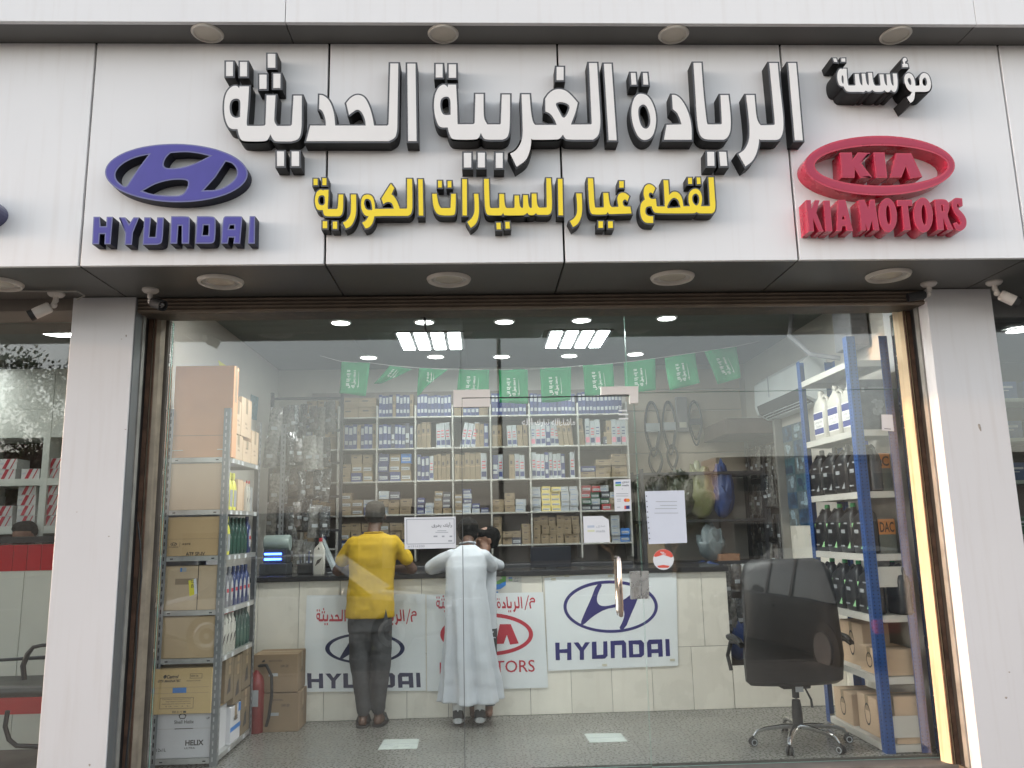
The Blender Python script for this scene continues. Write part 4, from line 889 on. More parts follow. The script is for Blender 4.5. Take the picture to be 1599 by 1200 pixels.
# ------------------------------------------------------------------ slotted racks
galv=mat('galvanised_post',(.24,.25,.26),.45,metal=.5,var=.12,scale=14); galv_s=mat('galvanised_shelf',(.50,.50,.49),.35,metal=.6,var=.15,scale=20)
bluep=mat('blue_enamel',(.012,.062,.23),.35,var=.15,scale=10,coat=.3,streak=.15,streakcol=(.12,.14,.18)); sgrey=mat('shelf_enamel',(.52,.50,.46),.45,var=.06)
hole=mat('slot_shadow',(.012,.012,.014),.9)
def angle_post(t,O,x,y,z0,z1,sx,sy,mt,w=.045,slots='slot',sm=None):
    """L section post; the corner at x,y, legs to sx*w and sy*w; slot holes inset as dark recess plates"""
    m=MB(O); th=.003
    m.box((x,y,z0),(x+sx*w,y+sy*th,z1)); m.box((x,y+sy*th,z0),(x+sx*th,y+sy*w,z1)); p=m.build('post',mt,t)
    h=MB(O); z=z0+.03
    while z<z1-.03:
        if slots=='slot':
            h.box((x+sx*w*.50,y-sy*.0008,z),(x+sx*w*.68,y+sy*.001,z+.028),0); h.box((x-sx*.0008,y+sy*w*.5,z),(x+sx*.001,y+sy*w*.68,z+.028),0); z+=.05
        else:
            for a in (.25,.78): h.lathe((x+sx*w*a,y-sy*.0008,z),[(.0042,0),(.0042,sy*.002)],8,axis='Y')
            h.lathe((x-sx*.0008,y+sy*w*.5,z),[(.0042,0),(.0042,sx*.002)],8,axis='X'); z+=.0245
    hs=h.build('slots',sm or hole,p); hs['kind']='stuff'
    return p
def shelf(t,O,x0,x1,y0,y1,z,mt,hh=.033,nm='shelf'):
    m=MB(O); m.box((x0,y0,z-.003),(x1,y1,z)); 
    for a,b in (((x0,y0,z-hh),(x1,y0+.002,z-.003)),((x0,y1-.002,z-hh),(x1,y1,z-.003)),((x0,y0+.002,z-hh),(x0+.002,y1-.002,z-.003)),((x1-.002,y0+.002,z-hh),(x1,y1-.002,z-.003))): m.box(a,b)
    return m.build(nm,mt,t)
# left rack
LZ=[2.038,1.673,1.36,.998,.685,.052]
lo=Vector((-2.0,6.1,0)); lr=thing('slotted_rack','grey slotted steel rack behind the left end of the glass, holding cartons and oil bottles','rack',lo)
x0,x1,y0,y1=-2.215,-1.775,5.70,6.52
for x,sx in ((x0,1),(x1,-1)):
    for y,sy in ((y0,1),(y1,-1)): angle_post(lr,lo,x,y,0,2.385,sx,sy,galv,sm=mat('slot_bright',(.42,.42,.42),.6) if y==y0 and x==x1 else hole)
for z in LZ:
    shelf(lr,lo,x0+.004,x1-.004,y0+.004,y1-.004,z,galv_s)
    m=MB(lo); 
    for xx in (x0+.07,x1-.09): m.box((xx,y0+.0022,z-.021),(xx+.02,y0+.0035,z-.014))
    o=m.build('slots',hole,lr); o['kind']='stuff'
    for yy in ([5.80,5.93,6.03,6.19,6.40] if z>1 else [5.80,5.96,6.31]):
        if random.random()<.85:
            m=MB(lo); m.box((x1-.0038,yy,z-.032),(x1-.0025,yy+.045,z-.004)); m.build('price_tag',paper,lr)
# cartons
def carton(label,a,b,mt=None,cat='carton',group=None,tape_=True,rz=0,name='cardboard_carton'):
    a=Vector(a);b=Vector(b); c=Vector(((a.x+b.x)/2,(a.y+b.y)/2,min(a.z,b.z))); w,d,h=abs(b.x-a.x),abs(b.y-a.y),abs(b.z-a.z)
    t=thing(name,label,cat,c,rz,group); mt=mt or kraftm
    m=MB(); m.box((-w/2,-d/2,0),(w/2,d/2,h-.004),ch=.004); m.build('carton_body',mt,t)
    for s in (-1,1):
        m=MB(); m.box((-w/2+.002,s*d/2 if s<0 else .001,h-.004),(w/2-.002,-.001 if s<0 else d/2,h-.001+.001*(s>0)),ch=.0008); m.build('flap',mt,t)
    if tape_:
        m=MB(); m.box((-w/2-.0006,-.025,h+.0002),(w/2+.0006,.025,h+.0008)); m.box((-w/2-.001,-.025,h*.6),(-w/2-.0003,.025,h)); m.box((w/2+.0003,-.025,h*.6),(w/2+.001,.025,h)); m.build('tape',kraftd,t)
    return t,w,d,h
def ptext(t,s,x,y,z,h,U=X_,V=Z_,w=None,mt=inkb,bold=.012,sh=0): return text_obj(s,mt,t,(x,y,z),U,V,height=h,width=w,depth=.0012,bold=bold,name='printed_text',shear=sh)
def pbar(t,x0,z0,x1,z1,y,mt=inkb,nm='printed_mark'):
    m=MB(); m.box((x0,y-.0012,z0),(x1,y-.0004,z1)); return m.build(nm,mt,t)
def side(t,s,y,x,z,h,mt=inkb,w=None,bold=.01): return text_obj(s,mt,t,(x,y,z),Y_,Z_,height=h,width=w,depth=.0012,bold=bold,name='printed_text')
ork=mat('orange_board',(.66,.33,.17),.7,var=.08,scale=4); pkr=mat('pale_kraft_board',(.58,.42,.29),.75,var=.06,scale=4); wcart=mat('white_board',(.62,.60,.62),.6,var=.05,scale=4)
t,w,d,h=carton('tall orange brown carton on the top shelf of the left rack',(x0+.03,5.725,LZ[0]+.001),(x1+.01,5.83,2.70),ork)
pbar(t,-w/2,.155,w/2,.158,-d/2,kraftd,'crease'); pbar(t,-w/2+.0,.050,-w/2+.08,.056,-d/2,mat('pale_strap',(.7,.62,.5),.4),'strap'); pbar(t,w/2-.1,.053,w/2-.01,.059,-d/2,mat('pale_strap',(.7,.62,.5),.4),'strap')
carton('plain pale carton left rack second shelf',(x0+.012,5.715,LZ[1]+.001),(x1-.05,5.83,LZ[0]-.04),pkr)
t,w,d,h=carton('kraft carton printed with a small oval emblem left rack third shelf',(x0+.012,5.715,LZ[2]+.001),(x1-.05,5.83,LZ[1]-.045),mat('warm_kraft_board',(.62,.43,.23),.75,var=.07,scale=4))
y=-d/2; pbar(t,-w/2,.115,w/2,.1165,y,kraftd,'crease')
m=MB(); m.prism([ellp(-.115,.082,.022,.012,20),ellp(-.115,.082,.018,.009,20)],(0,y-.0004,0),X_,Z_,0,.0008); m.prism([[((a-748)*.0000365-.115,-(b-460)*.0000365+.082) for a,b in [(q[0]+0,q[1]) for q in HBAN]]],(0,y-.0004,0),X_,Z_,0,.0008); o=m.build('printed_emblem',inkb,t)
ptext(t,'HYUNDAI',-.115,y,.062,.009,w=.062); pbar(t,-.075,.064,-.0735,.094,y); ptext(t,'/순정부품',-.03,y,.082,.014,w=.06); ptext(t,'ATF SP-IV',.035,y,.014,.024,w=.13,bold=.02)
t,w,d,h=carton('torn kraft carton with a yellow label left rack fourth shelf',(x0+.008,5.715,LZ[3]+.001),(x1-.05,5.83,LZ[2]-.065),mat('grey_kraft_board',(.58,.44,.29),.8,var=.09,scale=5))
y=-d/2; pbar(t,.062,.0,.066,h,y,hole,'gap'); pbar(t,-.06,h-.04,-.048,h-.012,y,sblue,'printed_mark'); pbar(t,-.046,h-.04,-.018,h-.012,y,whitem,'label'); pbar(t,-.09,h-.125,.06,h-.085,y,kraftd,'tape')
m=MB(); m.prism([[(.0,h-.10),(.052,h-.085),(.062,h-.185),(.012,h-.205)]],(0,y-.0018,0),X_,Z_,0,.0008); lb=m.build('yellow_label',mat('label_yellow',(.85,.75,.02),.5),t)
m=MB(); m.prism([[(.034,h-.09),(.052,h-.085),(.063,h-.187),(.045,h-.192)]],(0,y-.0028,0),X_,Z_,0,.0004); m.build('white_strip',paper,lb)
ptext(t,'27 62',.028,y-.0032,h-.12,.018,U=Vector((.1,0,-1)).normalized(),V=Vector((1,0,.1)).normalized(),bold=.02)
carton('plain kraft carton left rack fifth shelf',(x0+.006,5.715,LZ[4]+.001),(x1-.05,5.83,LZ[3]-.04),mat('plain_kraft',(.55,.40,.24),.8,var=.08,scale=4))
t,w,d,h=carton('white 12x1L oil carton at the bottom front of the left rack',(x0+.006,5.72,LZ[5]+.001),(x1-.04,6.02,.335),wcart,tape_=False)
y=-d/2; ptext(t,'Shell Helix',.01,y,h-.055,.022,w=.13); ptext(t,'HELIX',.085,y,.095,.034,w=.12,bold=.03); ptext(t,'ULTRA',.055,y,.062,.012,w=.07); ptext(t,'12x1L',-.13,y,.055,.02,w=.062); pbar(t,-.05,h-.10,.07,h-.095,y); pbar(t,-w/2,h-.098,w/2,h-.097,y,kraftd,'crease')
m=MB(); m.prism([[(-.022,h-.028),(-.028,h-.012),(-.012,h-.002),(.008,h-.002),(.024,h-.012),(.018,h-.028),(.012,h-.036),(-.016,h-.036)],[(-.018,h-.026),(-.02,h-.014),(-.008,h-.007),(.004,h-.007),(.016,h-.014),(.014,h-.026),(.008,h-.031),(-.012,h-.031)]],(0,y-.0004,0),X_,Z_,0,.0008); m.build('printed_emblem',inkb,t); ptext(t,'UP',.168,y,h-.035,.014,w=.02)
t,w,d,h=carton('kraft oil carton with a blue window resting on the white carton',(x0-.01+.012,5.69,.336),(x1-.045,6.02,.625),mat('castrol_kraft',(.62,.44,.21),.75,var=.06,scale=4),tape_=False)
y=-d/2; ptext(t,'●Castrol',-.075,y,h-.05,.024,w=.10,bold=.03,sh=.2); ptext(t,'GTX MAGNATEC',-.085,y,h-.078,.016,w=.15,bold=.03,sh=.3); pbar(t,-.06,h-.155,.03,h-.122,y,sblue,'window'); pbar(t,-w/2,h-.121,w/2-.02,h-.1195,y,kraftd,'crease'); pbar(t,-w/2,h-.157,w/2-.02,h-.1555,y,kraftd,'crease')
m=MB(); m.prism([rectl(-.14,.035,.08,.105),rectl(-.138,.037,.078,.103)],(0,y-.0004,0),X_,Z_,0,.0008); m.prism([rectl(.05,h-.065,.13,h-.035),rectl(.052,h-.063,.128,h-.037)],(0,y-.0004,0),X_,Z_,0,.0008); m.build('printed_frame',inkb,t)
ptext(t,'20W-50',.08,y,h-.05,.012,w=.05); ptext(t,'PRODUCT OF UAE',.075,y,h-.08,.007,w=.09)
for k in range(4): ptext(t,('CASTROL GTX MAGNATEC','KEEP UPRIGHT STORE INDOORS','PREMIUM MOTOR OIL','12 x 1 L')[k],-.03+(k%2)*.01,y,.095-k*.015,.006,w=.19-.03*(k%2),bold=0)
ptext(t,'回上↑■',-.01,y,.014,.014,w=.09)
# side goods on the left rack (facing the aisle)
for k,(ya,yb,z0,z1,lb) in enumerate(((6.02,6.25,LZ[5]+.001,.30,'white'),(6.255,6.49,LZ[5]+.001,.36,'k'),(5.86,6.05,.36,.655,'k'),(6.06,6.25,.31,.635,'k'),(6.26,6.49,.37,.66,'k'))):
    if lb=='white':
        t,w,d,h=carton('white and blue oil carton at the bottom of the left rack facing the aisle',(x0+.05,ya,z0),(x1-.01,yb,z1),wcart)
        side(t,'HELIX',0,w/2,h-.09,.03,w=.1,bold=.03); m=MB(); m.box((w/2+.0004,-d/2,.08),(w/2+.0012,d/2,.11)); m.box((w/2+.0004,.06,h-.06),(w/2+.0012,d/2,h)); m.build('printed_band',sblue,t)
        t.location.y-=.0
    else:
        t,w,d,h=carton('kraft carton with black print in the lower left rack, %s from the front'%ORD[k],(x0+.05,ya,z0),(x1-.01,yb,z1))
        side(t,'5W-30',0,w/2,h-.05,.018,w=.07); m=MB(); m.prism([[(-.05,.05),(.03,.06),(.02,.16),(-.02,.14)]],(w/2+.0004,0,0),Y_,Z_,0,.0008); m.build('printed_mark',inkb,t)
for k,(ya,yb,z0,z1) in enumerate(((5.84,6.06,LZ[0]+.001,2.22),(6.07,6.28,LZ[0]+.001,2.20),(6.0,6.26,2.225,2.52),(5.84,5.99,2.225,2.47),(6.29,6.48,LZ[0]+.001,2.30))):
    t,w,d,h=carton('pale kraft carton stacked on the top shelf of the left rack, %s of the stack'%ORD[k],(x0+.08,ya,z0),(x1-.01,yb,z1),pkr)
    for zz in (.10,.07): side(t,('OIL','PARTS','SEAL')[k%3],random.uniform(-.03,.03),w/2,zz,.012,w=.05)

for lb,pxs,mt_ in (('yellow paper with print on the left wall above the rack cartons',((341,563),(362,577),(361,607),(351,602)),mat('paper_yellow',(.62,.62,.12),.6,var=.15,scale=30)),('blue green picture card high on the left wall',((392,616),(404,621),(401,657),(390,654)),mat('card_teal',(.12,.20,.22),.5,var=.6,scale=40))):
    p=[at(a,b,X=RL+.003) for a,b in pxs]; O=sum(p,Vector())/4; t=thing('wall_paper_sheet',lb,'paper',O); q_=[(v.y,v.z) for v in p]
    if area(q_)<0: q_=q_[::-1]
    m=MB(O); m.prism([q_],(RL+.001,0,0),Y_,Z_,0,.001); m.build('sheet',mt_,t)

# ------------------------------------------------------------------ bottles
def rr(w,d,r=.28,n=3):
    a,b=w/2,d/2; c=min(a,b)*r*2; pts=[]
    for cx_,cy_,t0 in ((a-c,b-c,0),(-a+c,b-c,pi/2),(-a+c,-b+c,pi),(a-c,-b+c,1.5*pi)):
        for k in range(n+1): t=t0+k*pi/2/n; pts.append((cx_+c*cos(t),cy_+c*sin(t)))
    return pts
def bottle(name,label,w,d,h,body,capm,labm=None,handle=True,off=0.,group=None,tri=None,cat='bottle',lab2=None,caph=.025,capr=.017,txt=None):
    """front faces -Y; neck set off-centre like an oil jug"""
    t=thing(name,label,cat,(0,0,0),group=group); m=MB(); rings=[]
    for z,sw,sd,ox in ((0,.90,.90,0),(.012,1,1,0),(h*.62,1,1,0),(h*.74,.93,.92,off*.1),(h*.83,.66,.74,off*.5),(h*.90,.36,.45,off*.95),(h*.94,2*capr/w*.95,2*capr/d*.95,off),(h,2*capr/w*.9,2*capr/d*.9,off)):
        rings.append([Vector((a*sw+ox,b*sd,z)) for a,b in rr(w,d)])
    m.loft(rings); m.build('bottle_body',body,t,True)
    if handle:
        hm=MB(); sx=-1 if off>0 else 1
        hm.tube([(off*.6,0,h*.90),(sx*w*.18,0,h*.95),(sx*w*.38,0,h*.88),(sx*w*.46,0,h*.76),(sx*w*.44,0,h*.62)],[(.011,.013)]*5,8); hm.build('handle',body,t,True)
    c=MB(); c.lathe((off,0,h-.004),[(capr*1.12,0),(capr*1.16,.002),(capr*1.1,caph),(capr*.9,caph+.003)],14); c.build('cap',capm,t,True)
    if labm:
        l=MB(); l.box((-w*.42,-d/2-.0012,h*.10),(w*.42,-d/2+.001,h*.60),ch=.001); lo_=l.build('label',labm,t)
        if lab2: 
            l=MB(); l.box((-w*.40,-d/2-.002,h*.44),(w*.40,-d/2-.001,h*.58)); l.box((-w*.40,-d/2-.002,h*.12),(w*.40,-d/2-.001,h*.24)); l.build('printed_band',lab2,lo_)
        if txt:
            for s,zz,hh,ww in txt: text_obj(s,inkb if labm in (whitem,wcart) else whitem,lo_,(0,-d/2-.0012,h*zz),X_,Z_,height=hh,width=ww,depth=.001,bold=.01,name='printed_text')
    if tri:
        l=MB(); l.prism([[(w*.12,h*.10),(w*.36,h*.10),(w*.36,h*.24)]],(0,-d/2,0),X_,Z_,.001,.0022); l.prism([[(-w*.42,h*.64),(-w*.28,h*.64),(-w*.42,h*.54)]],(0,-d/2,0),X_,Z_,.001,.0022); l.build('printed_triangle',tri,t)
        l=MB(); l.box((-w*.28,-d/2-.002,h*.42),(w*.02,-d/2-.0008,h*.50)); l.box((-w*.40,-d/2-.002,h*.13),(-w*.10,-d/2-.0008,h*.16)); l.box((-w*.02,-d/2-.002,h*.62),(w*.24,-d/2-.0008,h*.65)); l.build('label',whitem,t)
    return t
blk=mat('black_jug_plastic',(.018,.018,.02),.35,var=.1); whj=mat('white_jug_plastic',(.50,.48,.43),.4,var=.04,spec=.4); capg=mat('green_cap',(.02,.28,.08),.35); grn=mat('dark_green_bottle',(.005,.045,.035),.35); dblue=mat('navy_bottle',(.015,.03,.12),.3); gry=mat('grey_bottle',(.16,.16,.18),.35); pale_g=mat('print_light_green',(.38,.72,.35),.5); silv=mat('silver_jug',(.30,.31,.34),.35,metal=.4); bl2=mat('blue_cap',(.03,.08,.45),.35); capr_=mat('red_cap',(.45,.02,.03),.35); yelb=mat('yellow_bottle',(.75,.72,.10),.4); bandb=mat('label_navy',(.03,.04,.20),.45); lpeach=mat('label_white',(.80,.78,.76),.45)
whj_p=bottle('coolant_jug','white long life coolant jug nearest the glass on the blue rack',.20,.10,.345,whj,whj,lpeach,handle=True,off=-.03,group='white coolant jugs',lab2=bandb,capr=.02,txt=[('Long Life',.37,.024,.13),('Coolant',.29,.022,.10)])
blk_p=bottle('oil_jug','black oil jug',.20,.11,.33,blk,blk,None,off=.05,group='black oil jugs',tri=whitem)
blg_p=bottle('oil_jug','black oil jug with green cap',.20,.11,.33,blk,capg,None,off=.05,group='black oil jugs',tri=pale_g)
gb_p=bottle('oil_bottle','dark green oil bottle',.085,.055,.24,grn,grn,mat('label_green',(.01,.07,.05),.4),off=.012,group='green oil bottles',handle=False,txt=[('OIL',.5,.014,.03)],capr=.012)
db_p=bottle('oil_bottle','dark blue oil bottle with pale oval label',.09,.06,.25,dblue,dblue,None,off=.015,handle=False,group='blue and grey oil bottles',capr=.012)
m=MB(); m.prism([ellp(0,.11,.026,.07,20)],(0,-.0305,0),X_,Z_,0,.0015); m.build('label',mat('label_silver',(.5,.5,.52),.35),db_p)
m=MB(); m.prism([rectl(-.02,.10,.02,.125)],(0,-.0325,0),X_,Z_,0,.001); m.build('printed_band',pred,db_p)
gr_p=bottle('oil_bottle','grey oil bottle with pale oval label',.09,.06,.25,gry,gry,None,off=.015,handle=False,group='blue and grey oil bottles',capr=.012)
m=MB(); m.prism([ellp(0,.11,.026,.07,20)],(0,-.0305,0),X_,Z_,0,.0015); m.build('label',mat('label_silver',(.5,.5,.52),.35),gr_p)
m=MB(); m.prism([rectl(-.02,.10,.02,.125)],(0,-.0325,0),X_,Z_,0,.001); m.build('printed_band',pred,gr_p)
wb_p=bottle('oil_bottle','tall white oil bottle with dark printing and red cap',.10,.06,.28,whj,capr_,None,off=.01,handle=False,group='white oil bottles',capr=.014)
m=MB(); m.prism([[(-.03,.07),(.01,.10),(.03,.14),(-.01,.12)]],(0,-.0305,0),X_,Z_,0,.0015); m.prism([[(-.008,.21),(.008,.21),(0,.235)]],(0,-.0305,0),X_,Z_,0,.0015); m.build('printed_mark',inkb,wb_p)
yb_p=bottle('spray_bottle','yellow and grey bottle',.07,.05,.20,yelb,yelb,whitem,off=0,handle=False,capr=.016,group='small bottles on the upper left rack')
used=set()
def put(p,loc,rz,label=None,group=None,scale=None):
    if p.name in used: return dup(p,loc,rz,label,group,scale)
    used.add(p.name); tree_of(p)
    p.location=loc; p.rotation_euler=(0,0,rz)
    if scale: p.scale=scale
    if label: p['label']=label
    return p
AX=pi/2      # front turned to +X (towards the aisle)
for k in range(6): put(gb_p if k not in (5,) else db_p,(x1-.05,5.90+k*.092,LZ[2]+.001),AX,('dark green oil bottle, %s from the front left rack third shelf' if k<5 else 'dark blue oil bottle at the far end, %s left rack third shelf')%ORD[k],scale=(1,1,1.0))
put(yb_p,(x1-.045,5.845,LZ[2]+.001),AX,'tall thin yellow bottle beside the front post left rack third shelf',scale=(1,1,1.2))
for k in range(6): put((gr_p,gr_p,db_p,db_p,db_p,db_p)[k],(x1-.05,5.86+k*.102,LZ[3]+.001),AX,'%s oil bottle with oval label, %s from the front left rack fourth shelf'%('grey' if k<2 else 'navy',ORD[k]))
for k in range(4): put(wb_p,(x1-.05,5.83+k*.078,LZ[4]+.001),AX,'tall white oil bottle, %s from the front left rack fifth shelf'%ORD[k],scale=(.75,1,.95))
for k in range(4): put(gb_p,(x1-.05,6.16+k*.085,LZ[4]+.001),AX,'dark green oil bottle, %s from the front beside the white ones on the fifth shelf'%ORD[k],scale=(1,1,1.08))
put(yb_p,(x1-.05,5.88,LZ[1]+.001),AX,'pale bottle with yellow top, frontmost left rack second shelf'); put(yb_p,(x1-.05,5.97,LZ[1]+.001),AX,'second pale bottle with yellow top left rack second shelf')
for k,(yy,zz,w_,h_,mt_) in enumerate(((6.08,0,.13,.23,pkr),(6.22,0,.12,.22,pkr),(6.35,0,.09,.19,whitem))): carton('%s small box behind yellow topped bottles left rack second shelf'%('pale kraft','second pale kraft','white and red')[k],(x1-.16,yy-w_/2,LZ[1]+.001),(x1-.02,yy+w_/2,LZ[1]+h_),mt_,tape_=False)
for k,yy in enumerate((6.19,6.25)):
    put(wb_p,(x1-.01,yy,LZ[1]+.001),AX,'%s slim white bottle before the kraft boxes left rack second shelf'%ORD[k],scale=(.4,.4,.75))

# blue rack at the right
BZ=[2.625,2.13,1.70,1.275,.87,.474,.05]
bo2=Vector((2.75,5.9,0)); br=thing('slotted_rack','blue slotted steel rack behind the right end of the glass, holding oil jugs','rack',bo2)
X0,X1,Y0,Y1=2.615,2.912,5.475,6.40
for x,sx in ((X0,1),(X1,-1)):
    for y,sy in ((Y0,1),(Y1,-1)): angle_post(br,bo2,x,y,0,2.80,sx,sy,bluep,w=.062,slots='round')
# the front face of the rack shows wide flat posts
for x in (X0,X1-.075):
    pass
for z in BZ: shelf(br,bo2,X0+.004,X1-.004,Y0+.005,Y1-.005,z,sgrey,hh=.045)
for z in (1.10,.14): 
    m=MB(bo2); m.box((X0+.05,Y0+.006,z-.045),(X1-.05,Y0+.0085,z+.09)); m.build('gusset_plate',sgrey,br)
BX=-pi/2     # front turned to -X
for k,yy in enumerate((5.62,5.86,6.12)): put(whj_p,(X0+.075,yy,BZ[1]+.001),BX,'white long life coolant jug, %s from the glass blue rack second shelf'%ORD[k],scale=(1.02,1,1.04))
for k,yy in enumerate((5.60,5.83,6.05,6.28)): put(blk_p,(X0+.075,yy,BZ[2]+.001),BX,'black oil jug with white triangle, %s from the glass blue rack third shelf'%ORD[k])
for k,yy in enumerate((5.62,5.83,6.05,6.27)): put(blg_p,(X0+.075,yy,BZ[3]+.001),BX,'green capped black oil jug, %s from the glass blue rack fourth shelf'%ORD[k])
for k,yy in enumerate((5.62,5.83,6.05,6.27)): put(blg_p,(X0+.075,yy,BZ[4]+.001),BX,'green capped black oil jug, %s from the glass blue rack fifth shelf'%ORD[k])
put(blg_p,(X0+.235,5.56,BZ[4]+.001),pi/2,'green capped black oil jug between the two front posts of the blue rack',scale=(1,.85,1.05))
sb=put(blk_p,(X0+.125,5.55,BZ[2]+.001),pi/2,'dark grey jug with blue cap between the two front posts of the blue rack',scale=(.8,.8,1.02))
for ch in [c for c in bpy.data.objects if c.parent==sb]:
    if ch.name.startswith('cap'): ch.data=ch.data.copy(); ch.data.materials[0]=bl2
    if ch.name.startswith('bottle_body'): ch.data=ch.data.copy(); ch.data.materials[0]=mat('charcoal_jug',(.05,.05,.055),.4)
dimg=mat('printed_engine_picture',(.055,.058,.065),.35,var=.5,scale=22)
t,w,d,h=carton('dark carton with a printed engine picture blue rack second shelf',(X0+.07,5.50,BZ[1]+.001),(X1-.035,5.66,BZ[1]+.36),dimg,tape_=False)
pbar(t,-.08,h-.09,-.06,h-.06,-d/2,mat('print_silver',(.3,.32,.33),.4)); ptext(t,'HYUNDAI GENUINE',.03,-d/2,h-.06,.010,w=.12,mt=mat('print_silver',(.3,.32,.33),.4)); 
m=MB(); 
for k in range(9): m.ell((random.uniform(-.06,.06),-d/2-.0003,random.uniform(.10,.24)),(random.uniform(.012,.035),.0012,random.uniform(.01,.035)),n=10,k=5)
o=m.build('printed_picture',mat('print_steel',(.16,.17,.18),.35,var=.4,scale=60),t); o['kind']='stuff'
orm=mat('orange_card',(.62,.24,.07),.5,var=.05)
for k,(z,s,hh) in enumerate(((BZ[2],'AC',.27),(BZ[3],'DAC',.24))):
    t,w,d,h=carton('grey and orange carton with large dark letters blue rack %s shelf'%('third','fourth')[k],(X1-.17,5.52 if k==0 else 5.54,z+.001),(X1-.05,5.62,z+hh),mat('grey_green_board',(.16,.16,.13),.5),tape_=False)
    pbar(t,-w/2,h-.11,w/2,h-.005,-d/2,orm); ptext(t,s,0,-d/2-.001,h-.06,.07,w=.10,mt=mat('print_brown',(.10,.06,.04),.5),bold=.02)
for k,(ya,yb,z0,hh,dx) in enumerate(((5.52,5.80,BZ[5],.17,0),(5.84,6.2,BZ[5],.30,.05),(5.66,5.95,BZ[6],.25,.02),(6.0,6.3,BZ[6],.22,0),(5.50,5.63,BZ[6],.30,.06))):
    t,w,d,h=carton('kraft carton blue rack %s shelf, %s'%(('sixth','sixth','lowest','lowest','lowest')[k],('nearest the glass','behind the nearer one','in the middle','at the back','standing by the glass')[k]),(X0+.03+dx,ya,z0+.001),(X1-.02,yb,z0+hh),pkr)
    m=MB(); m.prism([ellp(0,h*.5,min(d,.12)*.35,h*.3,20),ellp(0,h*.5,min(d,.12)*.30,h*.25,20)],(-w/2-.0004,0,0),-Y_,Z_,0,.0008); m.build('printed_ring',inkb,t)

# ------------------------------------------------------------------ cartons on the floor, extinguisher
for k,(z,dx) in enumerate(((0,0),(.29,-.015))):
    t,w,d,h=carton('kraft carton beside the left rack, %s of a stack of two'%('lower','upper')[k],(-1.78+dx,6.58,z+.001),(-1.435+dx,6.86,z+.285),mat('brown_kraft',(.26,.18,.11),.8))
    ptext(t,'MADE IN KOREA',-.0,-d/2,h-.05,.012,w=.10); ptext(t,'5W-30',.07,-d/2,h-.09,.02,w=.06); side(t,'12 x 1L',0,w/2,h*.5,.02,w=.09); pbar(t,-.05,h*.42,.02,h*.5,-d/2,whitem,'label')
O=Vector((-1.765,6.60,0)); t=thing('fire_extinguisher','red fire extinguisher with black hose standing behind the left rack','extinguisher',O); redx=mat('extinguisher_red',(.20,.012,.012),.3,coat=.5)
m=MB(O); m.lathe(O,[(.06,.0),(.065,.01),(.065,.36),(.055,.41),(.03,.445),(.022,.46)],24); m.build('cylinder',redx,t,True)
m=MB(O); m.lathe(O,[(.018,.46),(.02,.50),(.012,.51)],12); m.tube([O+Vector((0,0,.50)),O+Vector((.06,-.02,.53))],.008); m.tube([O+Vector((0,0,.485)),O+Vector((.07,-.02,.49))],.007); m.build('valve',black,t)
m=MB(O); m.tube([O+Vector(p) for p in ((0.01,-.01,.49),(.08,-.05,.50),(.125,-.06,.42),(.13,-.06,.28),(.11,-.05,.12),(.09,-.04,.05))],.012,8); m.build('hose',black,t,True)
m=MB(O); m.box((O.x-.03,O.y-.0665,.20),(O.x+.03,O.y-.0655,.32)); m.build('label',whitem,t)

# ------------------------------------------------------------------ things on the counter
# printer / ticket device with blue lights
O=Vector((-1.80,7.15,CZ+.013)); t=thing('desktop_printer','grey green desktop device with two glowing blue bars at the left end of the counter','printer',O)
m=MB(O); m.box((O.x-.13,O.y,O.z),(O.x+.11,O.y+.2,O.z+.10),ch=.01); m.build('base',mat('device_dark',(.05,.055,.06),.35),t)
m=MB(O); m.lathe((O.x,O.y+.1,O.z+.27),[(.065,-.11),(.07,-.10),(.07,.10),(.065,.11)],20,axis='X'); m.build('drum',mat('device_grey',(.30,.36,.34),.35,coat=.2),t,True)
m=MB(O); m.box((O.x-.10,O.y+.02,O.z+.10),(O.x+.10,O.y+.18,O.z+.22),ch=.005); m.build('panel',mat('device_dark',(.05,.055,.06),.35),t)
for k in (0,1): m=MB(O); m.box((O.x-.09,O.y+.012,O.z+.125+k*.045),(O.x+.055,O.y+.019,O.z+.142+k*.045)); m.build('light_bar',mat('blue_light',(.04,.12,1),.5,emis=5,var=0),t)
put(wb_p,(-1.41,7.12,CZ+.013),0,'clear grey sanitizer bottle on the counter left of the man in yellow',scale=(1.0,1,1.0))
O=Vector((-1.33,7.18,CZ+.013)); t=thing('card_stand','tilted silver grey tablet stand on the counter left of the man in yellow','stand',O)
m=MB(O); q=[O+Vector(p) for p in ((-.10,.0,.30),(-.075,0,.30),(.06,0,.0),(.03,0,.0))]; m.loft([q,[p+Vector((0,.14,0)) for p in q]]); m.build('panel',mat('tablet_grey',(.33,.37,.38),.3),t)
m=MB(O); m.box((O.x-.02,O.y,O.z),(O.x+.12,O.y+.12,O.z+.012),ch=.003); m.build('foot',mat('tablet_foot',(.15,.16,.17),.4),t)
O=Vector((-1.55,7.25,CZ+.013)); t=thing('desktop_organizer','low dark tray of small parts on the counter beside the desktop device','tray',O); m=MB(O); m.box((O.x-.07,O.y-.04,O.z),(O.x+.08,O.y+.1,O.z+.09),ch=.01); m.build('tray',mat('tray_black',(.04,.04,.04),.4),t)
for k in range(4): m=MB(O); m.tube([O+Vector((-.05+k*.035,.02,.05)),O+Vector((-.06+k*.04,.03,.15+.02*k))],.006); m.build('pen',(dkm,whitem,bluem,dkm)[k],t)
